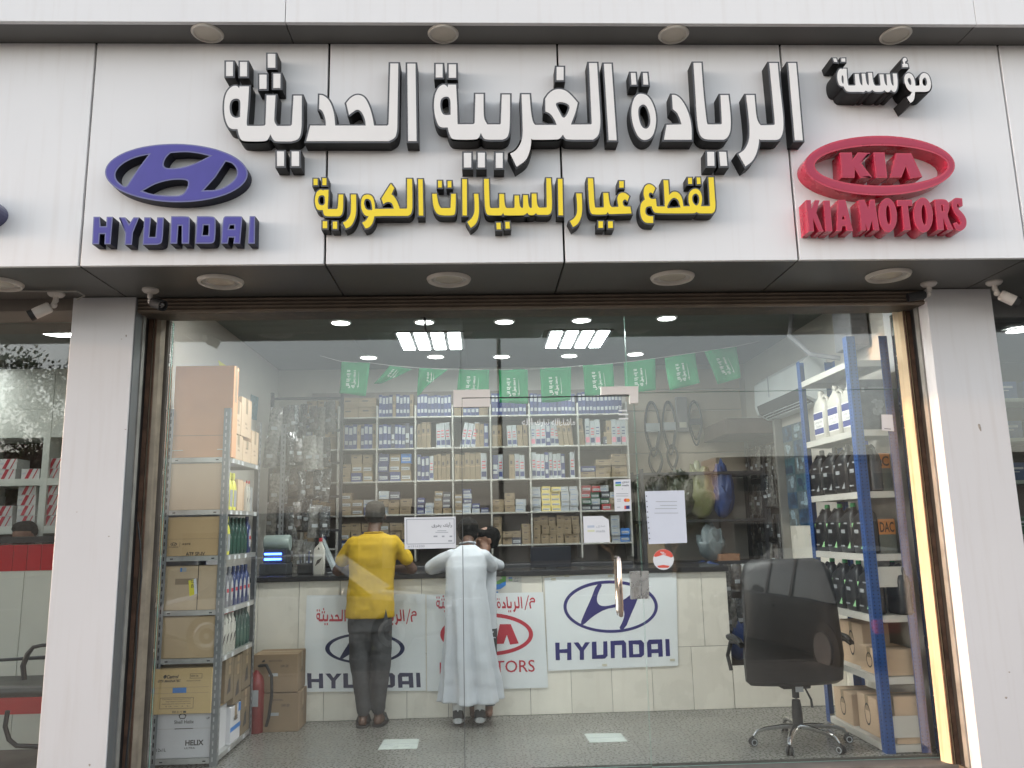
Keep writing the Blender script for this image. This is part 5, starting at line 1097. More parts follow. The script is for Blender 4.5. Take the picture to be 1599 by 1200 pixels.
O=Vector((.55,7.2,CZ+.013)); t=thing('monitor','wide black monitor lying low behind the counter top at the middle','monitor',O); m=MB(O); m.box((.42,7.2,CZ+.02),(.78,7.24,CZ+.20),ch=.006); m.build('screen',mat('screen_black',(.02,.022,.03),.2),t); m=MB(O); m.box((.55,7.2,CZ+.0),(.65,7.3,CZ+.03),ch=.004); m.build('foot',black,t)

# ------------------------------------------------------------------ floor patches
for k,(c,lb) in enumerate(((((600,1155),(655,1154),(651,1169),(590,1171)),'white paper square stuck on the floor near the man in yellow'),(((912,1146),(969,1145),(980,1158),(921,1160)),'white paper square stuck on the floor below the door'))):
    p=[at(a,b,Z=.002) for a,b in c]; O=sum(p,Vector())/4; t=thing('floor_sticker',lb,'sticker',O,group='white squares on the floor'); m=MB(O); m.prism([[(q.x,q.y) for q in p[::-1]]],(0,0,.0005),X_,Y_,0,.0015); m.build('sheet',mat('floor_paper',(.46,.50,.47),.5,var=.12,scale=20),t)
    m=MB(O); a=p[0].lerp(p[3],.5); b=p[1].lerp(p[2],.5); m.box((a.x,a.y-.002,.0022),(b.x,a.y+.002,.0030)); 
    if k==0:
        for i in range(9): x=a.x+random.uniform(.02,.22); y=a.y-random.uniform(.02,.09); m.box((x,y,.0022),(x+random.uniform(.01,.03),y+.004,.003))
    o=m.build('mark',pale,t); o['kind']='stuff'

# ------------------------------------------------------------------ office chair
CC=Vector((2.165,5.80,0)); t=thing('office_chair','big black leather office chair seen from behind, with a chrome star base','chair',CC)
leath=mat('black_leather',(.009,.009,.01),.45,var=.15,scale=5,bump=.08,bscale=120)
m=MB(CC); rings=[]; 
for z,hw,dy,th in ((.40,.30,.02,.05),(.43,.335,.0,.09),(.60,.345,-.02,.11),(.80,.33,-.03,.11),(1.0,.325,-.02,.12),(1.15,.31,.0,.11),(1.215,.28,.02,.09),(1.248,.22,.035,.045)):
    yc=5.62+dy; rings.append([Vector((2.135+a*2*hw/.999,yc+.05+b*th*1.0+ (abs(a)*2)**2*.05,z)) for a,b in rr(1,1,.30,4)])
m.loft(rings); m.build('backrest',leath,t,True)
m=MB(CC); rings=[[Vector((CC.x+a*.52*s,5.93+b*.50*s,z)) for a,b in rr(1,1,.25,4)] for z,s in ((.41,.85),(.43,1),(.49,1),(.515,.88))]; m.loft(rings); m.build('seat',leath,t,True)
for s in (-1,1):
    X=CC.x+s*.385; m=MB(CC); m.tube([(X,5.99,.46),(X+s*.01,6.02,.56),(X,5.95,.665),(X,5.80,.68),(X,5.72,.66)],[.014,.014,.016,.016,.012],8); m.build('armrest_frame',black,t,True)
    m=MB(CC); m.tube([(X,5.99,.685),(X,5.9,.70),(X,5.76,.695),(X,5.70,.675)],[(.018,.03),(.02,.034),(.02,.034),(.014,.026)],10); m.build('armrest',leath,t,True)
m=MB(CC); m.lathe(CC,[(.024,.30),(.024,.36),(.05,.362),(.055,.40)],14); m.box((CC.x-.10,5.76,.362),(CC.x+.10,5.92,.40),ch=.01); m.build('mechanism',black,t)
m=MB(CC); m.tube([(CC.x+.06,5.78,.37),(CC.x+.075,5.72,.30),(CC.x+.075,5.71,.25)],[.006,.008,.010]); m.build('lever',black,t)
m=MB(CC); m.box((CC.x-.035,5.70,.355),(CC.x+.02,5.703,.39)); m.build('label',whitem,t)
m=MB(CC); m.lathe(CC,[(.034,.10),(.036,.20),(.028,.285),(.015,.29)],18); m.build('gas_lift_cover',black,t,True); m=MB(CC); m.lathe(CC,[(.013,.27),(.013,.37)],14); m.build('gas_lift',chrome,t,True)
for k,(dx,dy) in enumerate(((-.335,-.03),(-.19,-.31),(.185,-.325),(.345,-.03),(.02,.33))):
    L_=sqrt(dx*dx+dy*dy); d=Vector((dx/L_,dy/L_,0)); m=MB(CC)
    m.tube([CC+Vector((0,0,.115)),CC+d*.10+Vector((0,0,.118)),CC+d*.24+Vector((0,0,.108)),CC+d*.30+Vector((0,0,.092)),CC+d*.325+Vector((0,0,.062))],[(.018,.022),(.014,.024),(.012,.020),(.011,.018),(.010,.014)],10); lg=m.build('leg',chrome,t,True)
    c=CC+d*.333; s=d.cross(Z_); m=MB(CC)
    for q in (-1,1):
        cc=c+s*(q*.014)+Vector((0,0,.027)); rgs=[[cc+s*(q*h)+(d*cos(a)+Z_*sin(a))*r_ for a in [2*pi*i/18 for i in range(18)]] for h,r_ in ((-.008,.024),(-.006,.027),(.006,.027),(.008,.024))]; m.loft(rgs)
    m.tube([c+Vector((0,0,.027)),c+Vector((0,0,.065))],.008); w_=m.build('caster',black,lg,True)
# white rings on the casters belong to the caster look
    m=MB(CC)
    for q in (-1,1):
        cc=c+s*(q*.0225)+Vector((0,0,.027)); rgs=[[cc+s*(q*h)+(d*cos(a)+Z_*sin(a))*r_ for a in [2*pi*i/18 for i in range(18)]] for h,r_ in ((0,.014),(0,.021),(.0012,.021),(.0012,.014))]; m.loft(rgs+[rgs[0]],cap=False)
    o=m.build('wheel_ring',whitem,lg,True)

# ------------------------------------------------------------------ flags on a string
fg=mat('flag_green',(.015,.23,.085),.75,var=.08,scale=6,bump=.05,bscale=30); strg=mat('string',(.55,.55,.52),.7)
YF=7.2
sp=[at(x,y,Y=YF) for x,y in ((500,556),(533,565),(578,567),(608,571),(654,575),(700,577),(764,578),(824,577),(843,576),(892,573),(957,568),(1023,560),(1086,551),(1150,541),(1185,533))]
m=MB(sp[0]); m.tube(sp,.0022,5); tag(m.build('bunting_string',strg),'thin pale string sagging across the shop ceiling that carries the green flags','string')
FL=[((533,565),(578,567),(570,618),(529,614)),((608,571),(643,577),(600,597),(584,600)),((654,575),(700,577),(668,602),(651,619)),((717,577),(764,578),(763,625),(712,623)),((779,577),(824,577),(825,630),(780,629)),((843,576),(892,573),(891,625),(846,629)),((910,571),(957,568),(960,615),(914,618)),((974,567),(1023,560),(1026,608),(978,616)),((1038,559),(1086,551),(1093,598),(1046,610)),((1100,549),(1150,541),(1157,590),(1121,600))]
fwords='لا إله إلا الله محمد رسول الله'
for k,c in enumerate(FL):
    p=[at(a,b,Y=YF) for a,b in c]; O=(p[0]+p[1])/2
    fo='flat' if k not in (1,2) else 'folded'
    t=thing('flag','green flag with white script and sword, %s from the left on the string, %s'%((ORD+['tenth'])[k],fo),'flag',O,group='green flags on the string')
    n=10; m=MB(O); ii=[]
    for j in range(n+1):
        for i in range(n+1):
            u,v=i/n,j/n; a=p[0].lerp(p[1],u); b=p[3].lerp(p[2],u); q=a.lerp(b,v); q.y+=sin(u*6+k*1.7+v*3)*.020*(.3+v)+ (v*.02)
            m.v.append(q-O)
    for j in range(n):
        for i in range(n):
            a=j*(n+1)+i; m.f.append((a,a+n+1,a+n+2,a+1)); m.m.append(0)
    o=m.build('cloth',fg,t,True); sm=o.modifiers.new('thickness','SOLIDIFY'); sm.thickness=.0015
    # script, written sideways down the flag, following the cloth
    c0=p[0].lerp(p[1],.42).lerp(p[3].lerp(p[2],.42),.55); 
    ex=(p[1]-p[0]).normalized(); ez=(p[0]-p[3]).normalized(); s_=.55 if k in (1,2) else 1.
    fr_=Vector((0,-.024,0))
    if k in (1,2): fr_=Vector((0,-.020,0)); c0=p[0].lerp(p[1],.55).lerp(p[3].lerp(p[2],.4),.4)
    V_=-ex; U_=ez
    if U_.cross(V_).y>0: U_=-U_
    o=text_obj(fwords[:14],wv,t,c0+fr_-ex*.022*s_,U_,V_,height=.040*s_,width=.165*s_,depth=.0006,bold=.012,name='inscription',org=O)
    o=text_obj(fwords[14:],wv,t,c0+fr_+ex*.026*s_,U_,V_,height=.040*s_,width=.165*s_,depth=.0006,bold=.012,name='inscription',org=O)
    m=MB(O); a=c0+fr_+ex*.066*s_; m.tube([a-ez*.08*s_,a-ez*.05*s_+ex*.004,a+ez*.07*s_],[.0012,.0018,.0006],5); m.tube([a-ez*.062*s_-ex*.009,a-ez*.062*s_+ex*.009],.0014,5); m.build('sword',wv,t)

# ------------------------------------------------------------------ air conditioner, posters, right wall
O=Vector((RR,7.35,2.45)); t=thing('air_conditioner','long white wall air conditioner high on the right wall','air conditioner',O)
acm=mat('ac_white',(.62,.66,.66),.35,var=.02,coat=.3)
prof=[(RR-.004,2.93),(RR-.16,2.93),(RR-.215,2.88),(RR-.225,2.66),(RR-.205,2.58),(RR-.10,2.525),(RR-.004,2.525)]
m=MB(O); m.loft([[Vector((a,y,b)) for a,b in prof] for y in (6.72,7.98)]); m.build('housing',acm,t)
m=MB(O); m.loft([[Vector((a,y,b)) for a,b in ((RR-.2265,2.66),(RR-.207,2.583),(RR-.112,2.530),(RR-.118,2.524),(RR-.213,2.576),(RR-.2305,2.658))] for y in (6.80,7.90)]); m.build('air_outlet',mat('ac_grille_dark',(.05,.05,.05),.5),t)
for k in range(3):
    a=.25+k*.3; x=RR-.205+.095*a; z=2.578-.052*a; m=MB(O); m.box((x-.004,6.82,z-.010),(x+.004,7.88,z-.002)); m.build('louver',acm,t)
m=MB(O); m.box((RR-.2315,7.55,2.70),(RR-.2255,7.56,2.90)); m.build('mark',pale,t)
bimg=[mat('poster_picture_%s'%n,c,.35,var=.75,scale=s) for n,c,s in (('teal',(.045,.12,.15),14),('steel',(.09,.13,.16),18),('navy',(.02,.07,.14),12),('grey',(.12,.15,.16),22))]
O=Vector((RR-.003,7.85,1.5)); t=thing('parts_poster','tall blue poster of engine part photographs on the right wall under the air conditioner','poster',O)
def wall_q(l,x,nm,mt,par,th=.001):
    p=[at(a,b,X=x) for a,b in l]; q=[(v.y,v.z) for v in p]
    if area(q)>0: q=q[::-1]
    q=[(-a,b) for a,b in q]
    m=MB(O); m.prism([q],(x,0,0),-Y_,Z_,0,th); return m.build(nm,mt,par)
pc=[(1206,672),(1262,655),(1268,818),(1217,822)]
wall_q(pc,RR-.003,'sheet',mat('poster_teal_base',(.06,.11,.13),.3,var=.3,scale=6),t,.002)
# poster pictures laid out on a grid, then rounded parts over them
ys=[p.y for p in (at(a,b,X=RR) for a,b in pc)]; zs=[p.z for p in (at(a,b,X=RR) for a,b in pc)]
ya,yb=at(1217,822,X=RR).y,at(1268,818,X=RR).y; za,zb=at(1217,822,X=RR).z,at(1209,672,X=RR).z
for i in range(3):
    for j in range(6):
        y0_=ya+(yb-ya)*(i+.04)/3; y1_=ya+(yb-ya)*(i+.96)/3; z0_=za+(zb-za)*(j+.03)/6; z1_=za+(zb-za)*(j+.97)/6
        m=MB(O); m.box((RR-.0065,y0_,z0_),(RR-.0052,y1_,z1_)); pc_=m.build('picture',bimg[(i*7+j*3)%4],t)
        m=MB(O)
        for q in range(4): m.ell((RR-.0068,(y0_+y1_)/2+random.uniform(-.07,.07),(z0_+z1_)/2+random.uniform(-.05,.05)),(.0008,random.uniform(.015,.06),random.uniform(.012,.05)),n=10,k=4)
        o=m.build('printed_shape',mat('print_pale_steel',(.26,.36,.42),.35,var=.6,scale=50) if (i+j)%2 else mat('print_deep_blue',(.012,.04,.09),.35,var=.5,scale=50),pc_); o['kind']='stuff'
# cream tiles of the right wall
for i in range(7):
    for j in range(3):
        m=MB((RR,DG,0)); m.box((RR-.0025,6.2+i*.40+.001,j*.5+.001),(RR-.0002,6.2+(i+1)*.40-.001,(j+1)*.5-.001)); m.build('tile',tcw,wr)
# boxed-in beam between wall and air conditioner
O=Vector((2.75,8.35,2.45)); t=thing('wall_box_shelf','brown wooden shelf box in the back right corner beside the air conditioner','shelf',O); brn=mat('brown_wood',(.09,.06,.045),.6,var=.2)
m=MB(O); m.box((2.50,8.02,2.40),(RR-.002,8.88,2.56),ch=.004); m.build('shelf_box',brn,t)
# big duct above the blue rack
O=Vector((2.9,6.0,2.9)); t=thing('grey_duct','grey curved hose and duct above the blue rack under the ceiling','duct',O); dm=mat('duct_grey',(.22,.22,.23),.6,var=.15)
m=MB(O); m.tube([(2.70,6.6,3.28),(2.62,6.5,3.05),(2.72,6.35,2.86),(2.92,6.25,2.80)],.020,10); m.build('hose',dm,t,True)
m=MB(O); m.box((2.86,5.9,2.83),(3.0,6.2,3.28),ch=.01); m.build('duct_box',dm,t)

# ------------------------------------------------------------------ belts on the back wall
slat=mat('slat_panel_beige',(.40,.33,.26),.6,var=.06,scale=3)
O=Vector((2.2,8.88,2.05)); t=thing('slat_wall_panel','beige grooved slat panel on the back wall right of the parts shelving','panel',O)
for k in range(5):
    z=2.05+k*.24; m=MB(O); m.box((1.64,8.865,z+.004),(2.95,8.885,z+.236),ch=.004); m.build('slat',slat,t)
beltm=mat('belt_rubber',(.03,.03,.035),.55,var=.1)
def belt(x,z,w,h,lab,low=0,n=2,card=True):
    O=Vector((x,8.84,z)); t=thing('drive_belt',lab,'belt',O,group='belts hanging on the slat panel')
    m=MB(O); m.tube([O+Vector((0,.03,0)),O+Vector((0,-.05,.0))],.004); m.build('hook',steel,t)
    for k in range(n):
        s=1-.14*k; pts=[]
        for i in range(33):
            a=2*pi*i/32; xx=w*s*sin(a)*(1.0 if cos(a)>0 else (1-.35*abs(cos(a)))); zz=-h/2+h/2*cos(a)*s
            pts.append(O+Vector((xx,-.008*k-.02+.006*sin(3*a),zz+ (h/2)*(1-s)*.6)))
        m=MB(O); m.tube(pts,[(.006,.011)]*33,6,cap=False); m.build('loop',beltm,t,True)
    if card: m=MB(O); m.box((x-w*.9,8.795,z-h*.55),(x+w*.9,8.80,z-h*.40)); m.build('sleeve',whitem if low==0 else dkm,t)
belt(1.915,2.87,.085,.62,'black drive belt loop in a white sleeve, leftmost on the slat panel'); belt(2.105,2.87,.075,.60,'black drive belt loop second from the left on the slat panel'); belt(2.40,2.87,.075,.50,'black drive belt loop, rightmost on the slat panel',low=1)
belt(1.93,2.35,.075,.32,'small round belt hanging low at the left of the slat panel',card=False); belt(2.12,2.38,.06,.28,'small belt hanging low below the second loop on the slat panel',card=False)
O=Vector((2.255,8.83,2.55)); t=thing('packaged_card','grey packaged card hanging between the belts on the slat panel','package',O); m=MB(O); m.box((2.19,8.82,2.52),(2.325,8.84,2.92),ch=.01); m.build('pack',mat('pack_grey',(.17,.16,.16),.4),t); m=MB(O); m.box((2.22,8.815,2.57),(2.30,8.819,2.63)); m.build('label',mat('pack_label',(.5,.48,.4),.5),t)

# ------------------------------------------------------------------ stock below the slat panel: dark rack, bags, cartons
O=Vector((2.1,8.6,0)); t=thing('back_rack','dark metal rack with bags and cartons in the back right corner','rack',O); dkr=mat('rack_dark',(.04,.04,.045),.5,metal=.4)
for x in (1.66,2.93):
    for y in (8.3,8.84): m=MB(O); m.box((x-.018,y-.018,0),(x+.018,y+.018,2.08)); m.build('post',dkr,t)
for z in (1.12,1.55,2.04): m=MB(O); m.box((1.65,8.28,z-.03),(2.94,8.86,z),ch=.003); m.build('shelf',dkr,t)
def bag(O,R,mt,lab,nm='plastic_bag',seed=1):
    rnd=random.Random(seed); O=Vector(O); bm=bmesh.new(); bmesh.ops.create_icosphere(bm,subdivisions=4,radius=1)
    import mathutils
    for v in bm.verts:
        n=mathutils.noise.noise(v.co*2.1+Vector((seed,0,0)))*.28+mathutils.noise.noise(v.co*5+Vector((0,seed,0)))*.10
        k=1+n*.9; top=max(0,v.co.z); v.co=Vector((v.co.x*R[0]*k*(1-top*.25),v.co.y*R[1]*k*(1-top*.25),(v.co.z+1)*R[2]*k))+O
    m=MB(O); m.add_bm(bm); bm.free(); o=m.build(nm,mt,None,True); tag(o,lab,'bag'); return o
bag((2.30,8.42,1.56),(.17,.14,.27),mat('bag_yellow',(.20,.20,.10),.35,var=.15,bump=.4,bscale=18),'translucent yellow plastic bag on the dark rack behind the paper notice',seed=2)
bag((2.52,8.40,1.56),(.13,.13,.28),mat('bag_blue',(.02,.05,.17),.4,var=.2,bump=.3,bscale=18),'tall blue bag beside the yellow bag on the dark rack',seed=3)
bag((2.36,8.36,1.13),(.14,.12,.18),mat('bag_grey',(.17,.20,.21),.3,var=.2,bump=.5,bscale=18),'crumpled pale grey plastic bag on the dark rack under the yellow bag',seed=4)
bag((2.08,8.40,1.56),(.16,.14,.24),mat('bag_olive',(.05,.055,.035),.4,var=.3,bump=.5,bscale=18),'dark olive bundle on the dark rack above the paper notice',seed=5)
bag((1.83,8.42,1.56),(.15,.13,.22),mat('bag_black',(.02,.022,.02),.4,var=.3,bump=.5,bscale=18),'black bundle at the left end of the dark rack',seed=6)
carton('small orange brown carton on the dark rack under the crumpled bag',(2.40,8.25,1.00+.121),(2.62,8.45,1.20),mat('orange_brown_board',(.30,.15,.08),.7),tape_=False)
carton('kraft carton at the left end of the dark rack beside the door edge',(1.68,8.26,1.121),(1.86,8.46,1.33),kraftm)
bag((2.30,8.30,.78),(.22,.12,.17),mat('bag_blue',(.02,.05,.17),.4),'blue sack standing just behind the counter at its right end',seed=7)

# ------------------------------------------------------------------ hanging packets
pkm=[mat('packet_clear_%d'%k,c,.10,var=.7,scale=34,bump=1.0,bscale=45,spec=1.0,coat=.5) for k,c in enumerate(((.13,.125,.115),(.05,.05,.05),(.22,.21,.19),(.03,.033,.037),(.09,.075,.065)))]
def packet_proto(k):
    rnd=random.Random(k); t=thing('hanging_packet','clear plastic packet of small parts','packet',(0,0,0)); 
    w,h=rnd.uniform(.045,.07),rnd.uniform(.22,.34); bm=bmesh.new(); bmesh.ops.create_grid(bm,x_segments=5,y_segments=9,size=1)
    import mathutils
    m=MB(); n0=len(bm.verts)
    for s in (-1,1):
        i0=len(m.v)
        for v in bm.verts: 
            e=(1-abs(v.co.x)**2)*(1-max(0,v.co.y)**2*.8); m.v.append(Vector((v.co.x*w,s*(.002+.018*e*(1+.6*mathutils.noise.noise(Vector((v.co.x*2,v.co.y*4,k))))),-h/2+v.co.y*h/2)))
        for f in bm.faces: m.f.append(tuple(i0+v.index for v in (f.verts if s<0 else reversed(f.verts)))); m.m.append(0)
    bm.free(); m.build('packet_body',pkm[k%5],t,True)
    m=MB(); m.box((-w*.9,-.004,-.045),(w*.9,.004,-.001)); m.build('header_card',(whitem,dkm,whitem,mat('card_grey',(.3,.3,.3),.5))[k%4],t)
    for z in (-h*.62,): m=MB(); m.box((-w*.5,-.026,z-.02),(w*.35,-.0235,z+.012)); m.build('label',whitem,t)
    m=MB(); m.tube([(0,.08,0.0),(0,-.02,0.005)],.002,5); m.build('hook',steel,t)
    return t
pks=[packet_proto(k) for k in range(5)]
for p in pks: tree_of(p)
def packets(spots,rz,where,grp,nc=7):
    for k,(x,y,z) in enumerate(spots):
        p=pks[(k*3+int(z*10))%5]; lab='clear plastic packet, %s row, %s in it, %s'%(ORD[k//nc],ORD[k%nc],where)
        o=put(p,(x,y,z),rz+random.uniform(-.6,.6),lab,grp); o.rotation_euler[1]=random.uniform(-.10,.10); o['group']=grp
sp_=[]
for r in range(5):
    for c in range(7): sp_.append((-2.02+c*.085+random.uniform(-.015,.015),7.98-.02*random.random()-(.12 if r%2 else 0),2.78-r*.33+random.uniform(-.05,.03)))
packets(sp_[:34],0,'display left of the shelving','packets hanging on the left display')
O=Vector((-1.75,8.07,0)); t=thing('display_frame','black wire display frame with hanging packets left of the parts shelving','display',O)
for x in (-2.10,-1.40): m=MB(O); m.box((x-.015,8.06,0),(x+.015,8.09,2.9)); m.build('post',dkr,t)
for r in range(6): m=MB(O); m.box((-2.10,8.065,2.84-r*.33-.012),(-1.40,8.085,2.84-r*.33+.012)); m.build('rail',dkr,t)
angle_post(t,O,-1.885,7.6,1.2,2.52,1,1,galv)
sp_=[]
for r in range(6):
    for c in range(6): sp_.append((2.95-.02*random.random(),7.95+c*.15,2.28-r*.33+random.uniform(-.05,.03)))
packets(sp_,-pi/2,'right wall display','packets hanging on the right wall',6)
O=Vector((RR-.04,8.4,0)); t=thing('wall_display','dark wall display with a grey edge post for hanging packets on the right wall','display',O)
m=MB(O); m.box((RR-.02,7.9,.35),(RR-.004,8.88,2.42)); m.build('panel',mat('display_dark',(.05,.045,.04),.6),t); m=MB(O); m.box((RR-.09,7.86,.3),(RR-.004,7.895,2.55),ch=.006); m.build('edge_post',mat('alu_grey',(.30,.29,.27),.4,metal=.5),t)
for r in range(6): m=MB(O); m.box((RR-.035,7.92,2.30-r*.33),(RR-.022,8.86,2.315-r*.33)); m.build('rail',steel,t)
# things standing in the gap right of the counter
packets([(2.13+.1*k,7.10+.05*(k%2),1.15+.0*k) for k in range(4)]+[(2.12+.11*k,7.12,.86) for k in range(4)],0,'in the gap right of the counter','packets hanging right of the counter',4)
O=Vector((2.3,7.16,0)); t=thing('hanging_bar','dark bar carrying packets in the gap right of the counter','bar',O); m=MB(O); m.box((CXR+.02,7.15,1.16),(RR-.1,7.17,1.18)); m.build('rail',dkr,t)
for x in (CXR+.04,RR-.12): m=MB(O); m.box((x-.01,7.15,0),(x+.01,7.17,1.16)); m.build('post',dkr,t)
m=MB((2.3,7.3,0)); m.box((CXR+.03,7.28,0),(RR-.1,7.32,.95),ch=.01); tag(m.build('back_board',mat('board_dark',(.04,.04,.042),.6)),'dark board behind the packets right of the counter','board')
bag((2.20,7.15,.34),(.11,.08,.20),mat('bag_blue',(.02,.05,.17),.4),'blue bag hanging beside the right end of the counter',seed=9)

# ------------------------------------------------------------------ people
skin_d=mat('skin_dark_brown',(.085,.04,.024),.55,var=.08,scale=12); skin_l=mat('skin_brown',(.22,.11,.07),.5,var=.08,scale=12)
hair_m=mat('hair_black',(.006,.0055,.005),.9,var=.4,scale=60,bump=.8,bscale=140,spec=.15)
def fuse(o,vox=.008,smooth=4,disp=None):
    r=o.modifiers.new('fuse','REMESH'); r.mode='VOXEL'; r.voxel_size=vox; r.use_smooth_shade=True
    s=o.modifiers.new('soften','SMOOTH'); s.iterations=smooth; s.factor=.6
    if disp:
        tx=bpy.data.textures.new('folds','CLOUDS'); tx.noise_scale=disp[1]; tx.noise_depth=2
        d=o.modifiers.new('folds','DISPLACE'); d.texture=tx; d.strength=disp[0]; d.mid_level=.5; d.texture_coords='LOCAL'
    return o
def limb(m,pts,rad,n=14):
    """closed tapered tube with rounded ends; radius may be (side,depth)"""
    pts=[Vector(p) for p in pts]; m.tube(pts,rad,n)
    for p,r in ((pts[0],rad[0]),(pts[-1],rad[-1])):
        a=min(r) if isinstance(r,tuple) else r
        m.ell(p,(a,a,a),n=12,k=8)
def sect(m,rows,n=24,p=.34):
    """stack of rounded horizontal sections: (x,y,z,halfwidth,halfdepth)"""
    m.loft([[Vector((x+a*2*w,y+b*2*d,z)) for a,b in rr(1,1,p,5)] for x,y,z,w,d in rows])
def hand(m,w,d,palm_n,s=1.):
    """hand at wrist w pointing d, palm normal palm_n: palm, four fingers with bends, thumb"""
    w=Vector(w); d=Vector(d).normalized(); pn=Vector(palm_n).normalized(); sd_=d.cross(pn)
    limb(m,[w,w+d*.045*s,w+d*.085*s],[(.022*s,.016*s),(.036*s,.015*s),(.038*s,.013*s)],12)
    for k,(o_,L) in enumerate(((-.030,.066),(-.010,.076),(.010,.071),(.029,.055))):
        b=w+d*.082*s+sd_*o_*s; c1=b+d*L*.45*s+pn*.006; c2=c1+(d*.8+pn*.6).normalized()*L*.32*s; c3=c2+(d*.5+pn*.85).normalized()*L*.25*s
        limb(m,[b-d*.02,b,c1,c2,c3],[.0095*s,.0092*s,.0086*s,.0078*s,.0065*s],8)
    b=w+d*.03*s-sd_*.028*s; limb(m,[b,b+(d*.7-sd_*.7)*.035*s,b+(d*.95-sd_*.45+pn*.3)*.065*s],[.012*s,.011*s,.0085*s],8)
def head(m,c,face,tilt=0,s=1.):
    """head with face direction; returns ear line"""
    c=Vector(c); f=Vector(face).normalized(); sd_=f.cross(Z_).normalized(); up=sd_.cross(f).normalized()
    def E(o,R,n=18,k=12):
        rot=Matrix((sd_,f,up)).transposed(); m.ell(c+sd_*o[0]*s+f*o[1]*s+up*o[2]*s,tuple(q*s for q in R),n=n,k=k,rot=rot)
    E((0,-.012,.035),(.076,.092,.085)); E((0,.018,-.02),(.064,.075,.085)); E((0,.045,-.075),(.045,.045,.035))
    E((0,.094,-.012),(.012,.018,.022)); E((0,.088,-.030),(.017,.014,.010)); E((0,.080,.018),(.055,.014,.012))
    for q in (-1,1):
        E((q*.030,.078,.002),(.013,.010,.008)); E((q*.079,-.005,-.008),(.008,.018,.030)); E((q*.040,.060,-.030),(.022,.022,.02))
    E((0,.080,-.056),(.024,.012,.006)); E((0,.078,-.068),(.020,.012,.006))
# --- man in yellow
O=Vector((-.90,6.67,0)); P1=thing('person','man in a yellow short sleeved shirt, dark trousers and grey cap leaning on the counter','person',O)
def q(*a): return Vector(a)
body=MB(O)
head(body,(-.880,6.735,1.625),(0,1,-.25),s=1.0)
limb(body,[(-.880,6.715,1.57),(-.885,6.685,1.50),(-.885,6.67,1.45)],[.052,.054,.062])
sect(body,[(-.89,6.66,.86,.15,.10),(-.89,6.66,1.0,.145,.10),(-.89,6.665,1.25,.165,.105),(-.885,6.67,1.36,.150,.09),(-.885,6.675,1.43,.10,.065),(-.885,6.68,1.47,.055,.045)])
for s in (-1,1):
    sh_=q(-.885+s*.175,6.68,1.405); el=q(-.885+s*.305,6.76,1.19); wr_=q(-.885+s*.12,7.06,CZ+.045)
    limb(body,[sh_-q(s*.02,0,.01),sh_.lerp(el,.5),el],[.032,.038,.040]); limb(body,[el,el.lerp(wr_,.4),wr_],[.043,.040,.027]); hand(body,wr_,(-s*.6,.7,-.05),(0,0,-1))
    hp=q(-.89+s*.085,6.66,.88); kn=q(-.89+s*.075,6.66,.47); an=q(-.905+s*.05,6.68,.07) if s<0 else q(-.90+s*.06,6.70,.08)
    limb(body,[hp,kn,an],[.085,.055,.036])
    # foot, heel towards the camera
    hx_=an.x+s*.012; limb(body,[(an.x,an.y-.03,.045),(hx_,an.y+.05,.038),(hx_+s*.02,an.y+.14,.028)],[.033,.034,.028]); body.ell((an.x,an.y-.035,.035),(.032,.034,.028))
b_=fuse(body.build('body',skin_d,P1,True),.0075,3)
tee=MB(O); yel=mat('yellow_cotton',(.50,.32,.022),.85,var=.07,scale=5,bump=.12,bscale=9,spec=.2)
sect(tee,[(-.905,6.66,.825,.190,.125),(-.905,6.66,.90,.188,.125),(-.90,6.665,1.05,.180,.122),(-.895,6.665,1.18,.178,.122),(-.89,6.668,1.30,.186,.126),(-.885,6.67,1.40,.200,.120),(-.885,6.675,1.452,.165,.098),(-.885,6.68,1.485,.085,.068)])
for s in (-1,1):
    sh_=q(-.885+s*.155,6.675,1.415); el=q(-.885+s*.262,6.73,1.275)
    limb(tee,[sh_,sh_.lerp(el,.5),el],[(.058,.062),(.060,.060),(.063,.058)])
o=fuse(tee.build('shirt',yel,P1,True),.009,5,(.022,.14))
cl_=MB(O); pts=[(-.885+.072*sin(a),6.683-.062*cos(a),1.487+.004*cos(a)) for a in [2*pi*i/24 for i in range(25)]]; cl_.tube(pts,[(.008,.011)]*25,6,cap=False); cl_.build('collar',yel,P1,True)
# small notch at the hem (side slit)
sl_=MB(O); sl_.prism([[(-.785,.80),(-.745,.80),(-.765,.90)]],(0,6.535,0),X_,Z_,0,.012); sl_.build('hem_slit',mat('dark_trouser_cloth',(.055,.055,.058),.9,var=.2,scale=30,bump=.2,bscale=20),P1)
tr=MB(O); trm=mat('dark_trouser_cloth',(.055,.055,.058),.9)
sect(tr,[(-.905,6.66,.72,.172,.105),(-.905,6.66,.80,.172,.108),(-.90,6.66,.90,.16,.10)])
limb(tr,[(-.985,6.66,.78),(-.982,6.65,.50),(-.968,6.66,.30),(-.955,6.675,.12)],[(.096,.09),(.082,.078),(.064,.062),(.052,.052)])
limb(tr,[(-.825,6.66,.78),(-.812,6.65,.50),(-.828,6.67,.30),(-.838,6.69,.13)],[(.096,.09),(.082,.078),(.066,.062),(.056,.052)])
fuse(tr.build('trousers',trm,P1,True),.009,3,(.014,.08))
cap_=MB(O); c=q(-.880,6.728,1.655); capm_=mat('grey_knit_cap',(.040,.037,.031),.95,spec=.2,var=.35,scale=60,bump=.6,bscale=90)
cap_.loft([[c+q(.083*k*cos(a),.100*k*sin(a)-.006,z) for a in [2*pi*i/28 for i in range(28)]] for z,k in ((-.040,.97),(-.02,.99),(.03,.98),(.062,.90),(.084,.70),(.094,.3))]); cap_.build('cap',capm_,P1,True)
